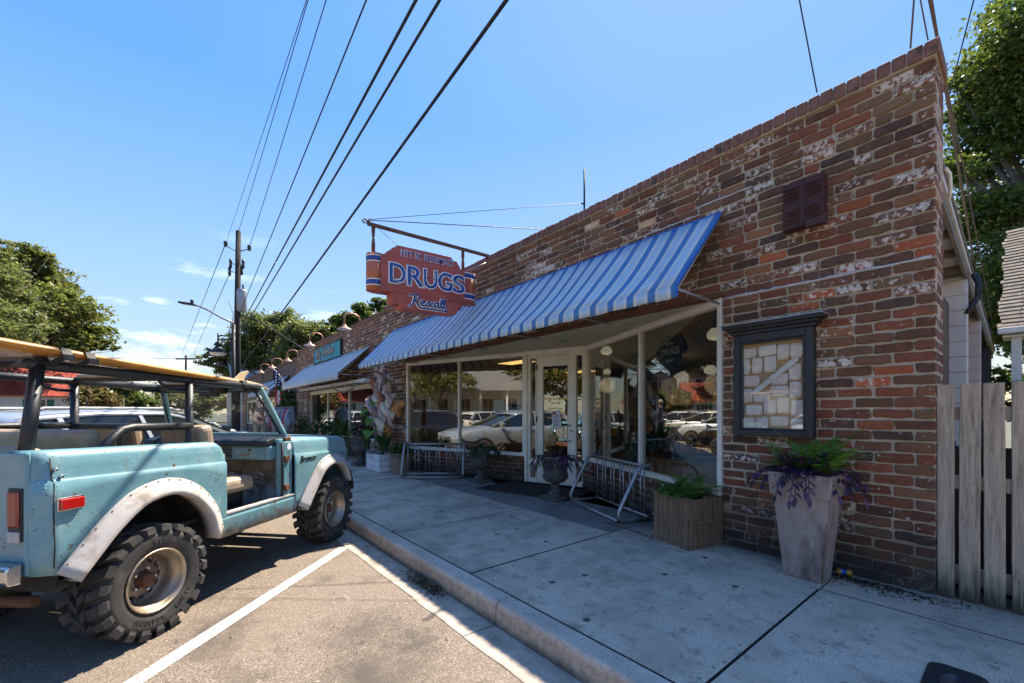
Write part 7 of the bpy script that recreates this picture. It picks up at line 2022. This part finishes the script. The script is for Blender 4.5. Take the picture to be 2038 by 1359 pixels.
for a, c in (((482, 610), (490, 700)), ((455, 600), (462, 650)), ((470, 620), (497, 640))): b.tube([upt(*a), upt((a[0] + c[0]) / 2 + 6, (a[1] + c[1]) / 2), upt(*c)], .015, 5)
b.build('cable_drops', M_CABLE, up)
b = MB(); b.tube([upt(466, 745), upt(463, 700)], .09, 8); b.build('riser_box', M_GREYMET, up)
lp = thing('street_lamp', 'black street lamp post with bell shaped hanging lamp beside the utility pole', 'street lamp', (-23.3, -1.72, 0))
PL = upt(464.5, 645, 20.0); b = MB(); b.tube([(PL.x, PL.y, .1), PL], .085, 12); b.lathe([(.2, .1), (.2, .35), (.12, .6), (.09, .7)], 12, (PL.x, PL.y, 0)); b.build('post', M_CABLE, lp)
L0 = upt(434, 668, 20.0)
b = MB()
for dz in (0, -.18): b.tube([(PL.x, PL.y, L0.z + dz), (L0.x, L0.y, L0.z + dz)], .03, 6)
b.tube([(L0.x, L0.y, L0.z + .12), (L0.x, L0.y, L0.z - .35)], .035, 8); b.build('arm', M_CABLE, lp)
b = MB(); b.lathe([(.04, .0), (.13, -.06), (.14, -.14), (.1, -.2), (.12, -.26), (.28, -.42), (.44, -.52), (.45, -.55)], 20, (L0.x, L0.y, L0.z - .28), cap=False); b.build('lamp_shade', M_CABLE, lp)
b = MB(); b.lathe([(.36, -.5), (.34, -.58), (.2, -.66), (0, -.69)], 18, (L0.x, L0.y, L0.z - .28), cap=False); b.build('lamp_glass', M_LAMPWHITE, lp)
def wire(p, q, r_, label, sag=.1, ext=.6, mat=None, name='power_line'):
    p = Vector(p); q = Vector(q); e = q + (q - p) * ext; pts = []
    for i in range(33):
        t = i / 32; c = p.lerp(e, t); tq = 1 / (1 + ext)
        c.z += sag * (4 * t * (t - tq)) if sag else 0
        pts.append(c)
    b = MB(); b.tube(pts, r_, 6); o = b.build(name, mat or M_CABLE, at=tuple(p)); return tag(o, label, 'cable', 'overhead cables along the street')
def at_y(px, py, Y):
    r_ = ray(px, py); return CAM + r_ * ((Y - CAM.y) / r_.y)
I1, I2, TP_ = upt(449, 485), upt(496, 493), upt(475, 460)
wire(I1, at_y(610, 0, -2.05), .008, 'thin wire from the left insulator of the utility pole, leftmost overhead')
wire(TP_, at_y(613, 0, -1.62), .011, 'thin wire from the very top of the utility pole')
wire(I2, at_y(649, 0, -1.25), .012, 'thin wire from the right insulator of the utility pole')
wire(upt(478, 620), at_y(729, 0, -1.6), .014, 'thin wire from beside the transformer, third from the right bundle')
wire(upt(472, 662), at_y(828, 0, -2.3), .017, 'thick black cable passing left of the drugs sign, leftmost of three', .05)
wire(upt(474, 672), at_y(875, 0, -2.2), .016, 'thick black cable passing left of the drugs sign, middle of three', .05)
wire(upt(476, 735), at_y(1008, 0, -2.15), .017, 'thick black cable closest to the drugs sign', .12)
F = Vector((-75, -1.9, 7.5))
for i, (a, lab) in enumerate(((I1, 'thin wire leading on from the left insulator down the street'), (upt(459, 540), 'thin wire leading on from the fuses down the street'), (upt(461, 650), 'thin wire leading on low down the street'))):
    e = CAM + ray((362, 385, 425)[i], (705, 705, 700)[i]) * 60
    wire(a, e, .018, lab, 0, .0)
wire(upt(482, 618), upt(640, 716, 17), .02, 'service cable from the pole down to the shop parapet', .0, 0)
fp = thing('distant_pole', 'small far utility pole with a crossarm over the street', 'utility pole', pp(370, 820, 72))
b = MB(); b.tube([pp(370, 822, 72), pp(370, 707, 72)], .16, 8); b.build('pole', M_POLE, fp)
b = MB(); b.bar(pp(350, 714, 72), pp(390, 714, 72), .15, .25); b.build('crossarm', M_POLE, fp)
wire(pp(-60, 711, 70), pp(352, 713, 72), .04, 'far thin wire running level left of the distant pole', 0, 0)
# wires over the roof at the right
def wr(a, ta, c, tc_, r_, lab, mat=None, mid=None):
    p, q = CAM + ray(*a) * ta, CAM + ray(*c) * tc_
    b = MB(); pts = [p + (p - q).normalized() * 14, p] + ([CAM + ray(*mid[0]) * mid[1]] if mid else []) + [q]
    b.tube(pts, r_, 6); return tag(b.build('service_wire', mat or M_CABLE, at=tuple(q)), lab, 'cable', 'service wires over the drugstore roof')
wr((1591, 0), 3.9, (1626, 184), 3.97, .006, 'thin black wire dropping to the parapet above the vent hood')
wr((1819, 0), 3.5, (1812, 96), 3.55, .007, 'frayed brown wire pair dropping to the parapet near the corner', M_CABLEBR)
wr((1832, 0), 3.4, (1847, 80), 3.5, .005, 'brown wire second from the brick corner', M_CABLEBR)
wr((1848, 0), 3.4, (1867, 96), 3.5, .004, 'black wire touching the last coping brick')
wr((1938, 0), 3.3, (1889, 190), 4.2, .005, 'dark wire crossing in front of the big oak', None)
wr((1880, 165), 3.6, (1942, 545), 5.6, .010, 'brown cable running down the side of the brick corner', M_CABLEBR)
wr((1887, 185), 4.1, (1975, 640), 7.6, .007, 'thin pale cable sagging past the oak to the eave', M_CABLEBR, ((1925, 370), 5.2))

# ================================================================== PARKED CARS
def carpaint(name, col, metal=.0): 
    n = NT(name); n.base(col); n.set(Roughness=.28, Metallic=metal, Coat_Weight=.8, Coat_Roughness=.04); return n.m
CP = {'white': carpaint('white_car_paint', (.72, .72, .70)), 'silver': carpaint('silver_car_paint', (.42, .43, .44), .4), 'black': carpaint('black_car_paint', (.015, .016, .018)),
      'grey': carpaint('grey_car_paint', (.10, .105, .11), .3), 'cream': carpaint('cream_car_paint', (.62, .58, .5), .1), 'blue': carpaint('blue_car_paint', (.03, .06, .13), .2)}
M_CARGLASS = NT('car_glass'); M_CARGLASS.base((.012, .015, .016)); M_CARGLASS.set(Roughness=.04); M_CARGLASS = M_CARGLASS.m
M_HEADL = NT('headlight_lens'); M_HEADL.base((.7, .72, .75)); M_HEADL.set(Roughness=.1, Metallic=.4); M_HEADL = M_HEADL.m
def car(label, loc, rz, paint, H=1.68, name='parked_car', group='cars parked along the kerb'):
    g = thing(name, label, 'car', loc, rz, group)
    def C_(b, nm, m, par=None, **k): return b.build(nm, m, par or g, local=True, **k)
    ST = [(2.30, .48, .68, .72, .66), (2.24, .34, .78, .84, .80), (2.08, .27, .86, .95, .87), (1.7, .25, .93, 1.02, .91), (1.2, .25, .97, 1.07, .925), (.7, .24, 1.0, 1.10, .925), (0, .24, 1.02, 1.12, .925), (-1.2, .25, 1.04, 1.13, .92), (-1.9, .27, 1.04, 1.13, .90), (-2.18, .33, 1.0, 1.1, .85), (-2.28, .46, .86, .95, .76)]
    b = MB(); rows = []
    for x, z0, zb, zt_, w in ST:
        half = [(0, z0), (w * .86, z0), (w * .97, z0 + .12), (w, (z0 + zb) / 2 + .08), (w * .985, zb - .06), (w * .95, zb + .02), (w * .82, zt_), (0, zt_ + .035)]
        rows.append([(x, -y, z) for y, z in half] + [(x, y, z) for y, z in half[::-1][1:]])
    b.smooth = True; b.grid(rows); b.add(rows[0], [tuple(range(len(rows[0])))]); b.add(rows[-1], [tuple(range(len(rows[0])))]); C_(b, 'body', paint, subs=1)
    GH = [(1.02, 1.09, 1.10, .80, .74), (.15, 1.10, H - .10, .84, .66), (-.25, 1.11, H - .02, .84, .665), (-1.1, 1.12, H - .02, .83, .66), (-1.75, 1.12, H - .08, .81, .64), (-2.15, 1.10, 1.16, .78, .70)]
    b = MB(); rows = []
    for x, zb, zt_, wb_, wt_ in GH:
        half = [(wb_, zb - .04), (wt_, zt_), (0, zt_ + .02)]
        rows.append([(x, -half[0][0], half[0][1]), (x, -half[1][0], half[1][1]), (x, 0, half[2][1]), (x, half[1][0], half[1][1]), (x, half[0][0], half[0][1])])
    b.grid(rows); C_(b, 'glasshouse', M_CARGLASS)
    b = MB(); rows = []
    for x, z, w in ((.18, H - .085, .655), (-.0, H - .04, .67), (-.25, H + .005, .675), (-1.1, H + .005, .67), (-1.75, H - .05, .65), (-1.95, H - .14, .66)):
        rows.append([(x, -w, z - .03), (x, -w + .03, z + .01), (x, -w * .5, z + .035), (x, 0, z + .045), (x, w * .5, z + .035), (x, w - .03, z + .01), (x, w, z - .03)])
    b.smooth = True; b.grid(rows); C_(b, 'roof', paint, thick=.02)
    for s in (-1, 1):
        for p_, q_, w1, w2 in (((1.02, s * .80, 1.08), (.16, s * .66, H - .09), .05, .04), ((-.55, s * .845, 1.09), (-.6, s * .67, H - .03), .05, .02), ((-1.45, s * .83, 1.09), (-1.5, s * .665, H - .05), .05, .02), ((-2.13, s * .79, 1.12), (-1.8, s * .655, H - .1), .14, .05)):
            b = MB(); b.bar(p_, q_, w1, w2, (0, 1, 0)); C_(b, 'pillar', paint)
    for s in (-1, 1): b = MB(); b.tube([(.0, s * .62, H + .03), (-.1, s * .62, H + .07), (-1.6, s * .61, H + .06), (-1.7, s * .61, H + .0)], .02, 6); C_(b, 'roof_rail', M_GREYMET)
    for s in (-1, 1):
        for x in (1.38, -1.38):
            b = MB(); P = [(x + .41 * math.cos(R(a)), .33 + .41 * math.sin(R(a))) for a in range(-12, 193, 15)]
            b.prism(P, 'y', *sorted((s * .80, s * .935))); C_(b, 'wheel_arch', M_BLACK)
            b = MB(); b.lathe([(.2, -.1), (.3, -.1), (.335, -.06), (.335, .06), (.3, .1), (.2, .1)], 22, (x, s * .86, .335), 'y'); w_ = C_(b, 'wheel', M_TYRE)
            b = MB(); yy = s * .962
            b.lathe([(.0, -.006), (.05, -.006), (.06, 0)], 12, (x, yy, .335), 'y', cap=False); b.lathe([(.2, .003), (.22, .003), (.225, -.004)], 20, (x, yy, .335), 'y', cap=False)
            for k in range(5):
                a = 2 * math.pi * k / 5 + .3; b.bar((x + .04 * math.cos(a), yy, .335 + .04 * math.sin(a)), (x + .215 * math.cos(a), yy, .335 + .215 * math.sin(a)), .014, .06, (0, 1, 0))
            C_(b, 'rim', M_GREYMET, w_)
        b = MB(); b.box((2.12, s * .66, .80), (.2, .26, .12), 0, R(12), s * R(-28)); C_(b, 'headlight', M_HEADL, bevel=.03)
        b = MB(); b.box((-2.2, s * .72, .92), (.1, .2, .14)); C_(b, 'tail_light', M_DARKLENS, bevel=.02)
        b = MB(); b.box((.78, s * 1.0, 1.14), (.12, .2, .14)); C_(b, 'wing_mirror', paint, bevel=.04)
        b = MB()
        for x in (.55, -.35): b.box((x, s * .925, .93), (.16, .02, .03))
        C_(b, 'door_handle', M_CHROME)
    b = MB(); b.box((2.27, 0, .66), (.06, .9, .2)); b.box((2.26, 0, .42), (.08, 1.2, .12)); C_(b, 'grille', M_BLACK, bevel=.02)
    b = MB(); b.box((2.305, 0, .48), (.01, .34, .12)); C_(b, 'number_plate', M_SIGNWHITE)
    return g
ang = math.atan2(1, -1)
def stall(k, back=1.0): 
    c = Vector((-4.36 - 3.72 * k, -4.01, 0)); d = Vector((-1, 1, 0)).normalized()
    return c - d * back + Vector((.1, .1, 0))
s1 = car('silver estate car with roof rails parked next to the blue truck', stall(1, .8), ang, CP['silver'], 1.52)
s1.scale = (.95, .95, .93)
for k, (c, lab) in enumerate((('black', 'black car parked second beyond the blue truck'), ('white', 'white sport utility car parked third beyond the blue truck'), ('cream', 'cream sport utility car parked fourth beyond the blue truck'), ('grey', 'dark grey car parked fifth beyond the blue truck'), ('white', 'white car parked farthest down the near kerb'))):
    dup(s1, stall(k + 2, .6), ang, lab, None, None, {'silver_car_paint': CP[c]})
for i, (x, c, lab) in enumerate(((-8, 'white', 'white car parked across the street, nearest opposite the shop door'), (-11.2, 'cream', 'cream car parked across the street before the long pale building'), (-14.6, 'white', 'white car parked across the street beside the cream one'), (-18.2, 'silver', 'silver car parked across the street before the tall shade tree'), (-3, 'white', 'white car parked across the street behind the camera side'), (-24, 'black', 'black car parked across the street farthest along'))):
    dup(s1, (x, -13.6 - (i % 2) * .2, 0), R(-62), lab, 'cars parked across the street', None, {'silver_car_paint': CP[c]})

# ================================================================== PEOPLE AND SIDEWALK THINGS
def skin_body(name, verts, edges, radii, mat, par, root=0, subs=2):
    me = bpy.data.meshes.new(name); inv = WM[par].inverted()
    me.from_pydata([tuple(inv @ Vector(v)) for v in verts], edges, []); o = bpy.data.objects.new(name, me); COL.objects.link(o); o.parent = par
    o.modifiers.new('skin', 'SKIN')
    for i, r_ in enumerate(radii): me.skin_vertices[0].data[i].radius = r_ if isinstance(r_, tuple) else (r_, r_)
    me.skin_vertices[0].data[root].use_root = True
    m = o.modifiers.new('sub', 'SUBSURF'); m.levels = subs; m.render_levels = subs
    me.materials.append(mat)
    o.modifiers['skin'].use_smooth_shade = True
    return o
PB = Vector((-16.2, -1.72, .15)); FA = Vector((.75, -.35, 0)).normalized(); SD = Vector((-FA.y, FA.x, 0))   # facing, left
def q(f, s, z): return PB + FA * f + SD * s + Vector((0, 0, z))
pe = thing('person', 'person in a navy T-shirt, cream cap and sunglasses holding a cup, seen through the truck windscreen', 'person', PB)
pe['label'] = 'person in navy T-shirt, cream cap and sunglasses, seen through the truck windscreen'
SKIN = pm('skin', (.5, .3, .21), .5, 0, .08, 5, 0)
V = [q(0, 0, .95), q(0, 0, 1.12), q(.0, 0, 1.32), q(0, 0, 1.45), q(.01, 0, 1.55), q(.03, 0, 1.64), q(.02, 0, 1.75),
     q(0, .17, 1.42), q(.02, .25, 1.18), q(.2, .14, 1.08), q(.27, .06, 1.15), q(0, -.17, 1.42), q(.02, -.25, 1.18), q(.2, -.14, 1.10), q(.27, -.05, 1.18),
     q(0, .1, .9), q(.02, .11, .5), q(0, .12, .08), q(.13, .13, .04), q(0, -.1, .9), q(.02, -.11, .5), q(0, -.12, .08), q(.13, -.13, .04)]
E_ = [(0, 1), (1, 2), (2, 3), (3, 4), (4, 5), (5, 6), (3, 7), (7, 8), (8, 9), (9, 10), (3, 11), (11, 12), (12, 13), (13, 14), (0, 15), (15, 16), (16, 17), (17, 18), (0, 19), (19, 20), (20, 21), (21, 22)]
RR = [(.15, .11), (.15, .11), (.16, .11), (.09, .08), .055, (.085, .095), (.075, .085), .065, .047, .038, .034, .065, .047, .038, .034, .09, .06, .045, .035, .09, .06, .045, .035]
skin_body('body', V, E_, RR, SKIN, pe)
TSH = pm('navy_shirt_cloth', (.025, .035, .06), .95, 0, .2, 10, 0)
skin_body('shirt', [q(0, 0, .93), q(0, 0, 1.12), q(0, 0, 1.32), q(0, 0, 1.46), q(0, .18, 1.43), q(.02, .245, 1.24), q(0, -.18, 1.43), q(.02, -.245, 1.24)], [(0, 1), (1, 2), (2, 3), (3, 4), (4, 5), (3, 6), (6, 7)], [(.18, .13), (.175, .125), (.18, .125), (.1, .085), .082, .07, .082, .07], TSH, pe)
skin_body('shorts', [q(0, 0, .95), q(.0, .1, .85), q(.02, .115, .52), q(0, -.1, .85), q(.02, -.115, .52)], [(0, 1), (1, 2), (0, 3), (3, 4)], [(.17, .125), .115, .095, .115, .095], pm('tan_shorts', (.3, .25, .18), .9), pe)
b = MB(); hc = q(.03, 0, 1.72); rows = []
for i in range(9):
    a = R(90 * i / 8); rows.append([tuple(hc + FA * (math.cos(a) * math.cos(t) * .108) + SD * (math.cos(a) * math.sin(t) * .092) + Vector((0, 0, math.sin(a) * .105 + .012))) for t in [2 * math.pi * k / 18 for k in range(19)]])
b.smooth = True; b.grid(rows); b.build('cap', pm('cream_cap', (.5, .44, .33), .9), pe, thick=.006)
b = MB(); rows = [[tuple(hc + FA * (.09 + .085 * u * math.cos(R(v))) + SD * (.085 * math.sin(R(v))) + Vector((0, 0, .015 - .018 * u))) for v in range(-75, 76, 15)] for u in (0, .5, 1)]; b.grid(rows); b.build('cap_peak', MATS['cream_cap'], pe, thick=.006)
b = MB()
for s in (-1, 1): b.box(q(.118, s * .036, 1.682), (.012, .05, .036), 0, 0, math.atan2(FA.y, FA.x))
b.tube([q(.118, -.06, 1.69), q(.128, 0, 1.69), q(.118, .06, 1.69)], .005, 5); b.tube([q(.118, -.062, 1.69), q(.02, -.09, 1.69)], .004, 5); b.tube([q(.118, .062, 1.69), q(.02, .09, 1.69)], .004, 5); b.build('sunglasses', M_BLACK, pe)
b = MB(); b.tube([q(.112, 0, 1.675), q(.138, 0, 1.645), q(.118, 0, 1.638)], [.008, .014, .01], 6); b.build('nose', SKIN, pe)
for s in (-1, 1): b = MB(); b.lathe([(.0, -.01), (.026, 0), (.0, .012)], 8, q(.015, s * .088, 1.66), 'y', cap=False); b.build('ear', SKIN, pe)
b = MB(); b.tube([q(.125, -.025, 1.612), q(.13, 0, 1.609), q(.125, .025, 1.612)], .005, 5); b.build('mouth', pm('lips', (.3, .12, .1), .5), pe)
for s, hz in ((1, 1.15), (-1, 1.18)):
    for k in range(4): b = MB(); b.tube([q(.275 + .005 * k, s * .05, hz + .03 - k * .02), q(.315, s * .045, hz + .032 - k * .02), q(.32, s * .0, hz + .032 - k * .02)], [.0095, .0085, .007], 6); b.build('finger', SKIN, pe)
    b = MB(); b.tube([q(.265, s * .05, hz + .03), q(.285, s * .03, hz + .065), q(.30, s * .01, hz + .07)], [.012, .01, .008], 6); b.build('thumb', SKIN, pe)
cpz = thing('paper_cup', 'pale paper cup held in both hands by the person in the cap', 'cup', q(.285, 0, 1.12))
b = MB(); b.lathe([(.03, 0), (.04, .12), (.042, .12), (.042, .13)], 14, q(.285, 0, 1.14)); b.build('cup', M_SIGNWHITE, cpz)
cr_ = thing('clothes_rack', 'rolling clothes rack of blue, white and pink garments outside the gift shop', 'clothes rack', (-17.0, -1.05, .15))
A_, B_ = Vector((-17.5, -1.35, 0)), Vector((-16.2, -.7, 0)); dd = (B_ - A_).normalized()
b = MB(); b.tube([A_ + Vector((0, 0, .2)), A_ + Vector((0, 0, 1.6)), B_ + Vector((0, 0, 1.6)), B_ + Vector((0, 0, .2))], .018, 8)
for p in (A_, B_): b.tube([p + Vector((-.2, .3, .2)), p + Vector((.2, -.3, .2))], .018, 6)
b.build('frame', M_GREYMET, cr_)
gm = [pm('garment_%d' % i, c, .9, 0, .25, 9, 0) for i, c in enumerate(((.35, .42, .55), (.62, .62, .6), (.42, .24, .25), (.3, .36, .5), (.45, .06, .1), (.5, .42, .42)))]
for i in range(13):
    p = A_.lerp(B_, .06 + .88 * i / 12); cs = Vector((-dd.y, dd.x, 0)); L_ = .6 + .12 * (i % 3); rows = []
    for k in range(7):
        t = k / 6; w = (.2 + .03 * math.sin(k + i)) * min(1, .45 + t * 2.2)
        rows.append([tuple(p + cs * (w * u) + dd * (.02 * math.sin(u * 5 + k * .8 + i)) + Vector((0, 0, 1.57 - L_ * t - .05 * abs(u)))) for u in (-1, -.5, 0, .5, 1)])
    b = MB(); b.smooth = True; b.grid(rows); b.build('garment', gm[i % 6], cr_, thick=.03)
fg = thing('flag', 'American flag hanging from a short pole on the brick wall', 'flag', (-19.3, -.05, 2.6))
b = MB(); b.tube([(-19.3, .01, 2.3), (-19.6, -.75, 3.25)], .016, 8); b.lathe([(.0, -.03), (.03, 0), (0, .03)], 8, (-19.62, -.78, 3.28)); b.build('flagpole', M_TRIM, fg)
n = NT('flag_canton'); v = n.coord('World'); n.base(n.ramp(n.vor(v, 9, rnd=.25), [(.28, (.7, .7, .72)), (.33, (.015, .025, .1))])); n.set(Roughness=.9)
M_FW, M_FR = pm('flag_white', (.66, .63, .62), .9, 0, .08, 6, 0), pm('flag_red', (.45, .02, .04), .9, 0, .1, 6, 0)
def fl(u, v_): # u along the hanging cloth (0 at pole tip), v_ down
    p = Vector((-19.6, -.74, 3.22)).lerp(Vector((-19.36, -.15, 2.5)), u)
    return tuple(p + Vector((.05 * math.sin(u * 12 + v_ * 3), .06 * math.sin(u * 9 + v_ * 2), -v_ * (1.25 - .25 * u))))
b = MB(); b.smooth = True; b.grid([[fl(.0 + .5 * i / 8, .5 * j / 6) for j in range(7)] for i in range(9)]); b.build('canton', n.m, fg, thick=.006)
for k in range(9):
    u0, u1 = k / 9, (k + 1) / 9
    v0 = .5 if u1 <= .56 else 0
    b = MB(); b.smooth = True; b.grid([[fl(u0 + (u1 - u0) * i / 2, v0 + (1.15 - v0) * j / 8) for j in range(9)] for i in range(3)]); b.build('flag_stripe', M_FR if k % 2 == 0 else M_FW, fg, thick=.006)
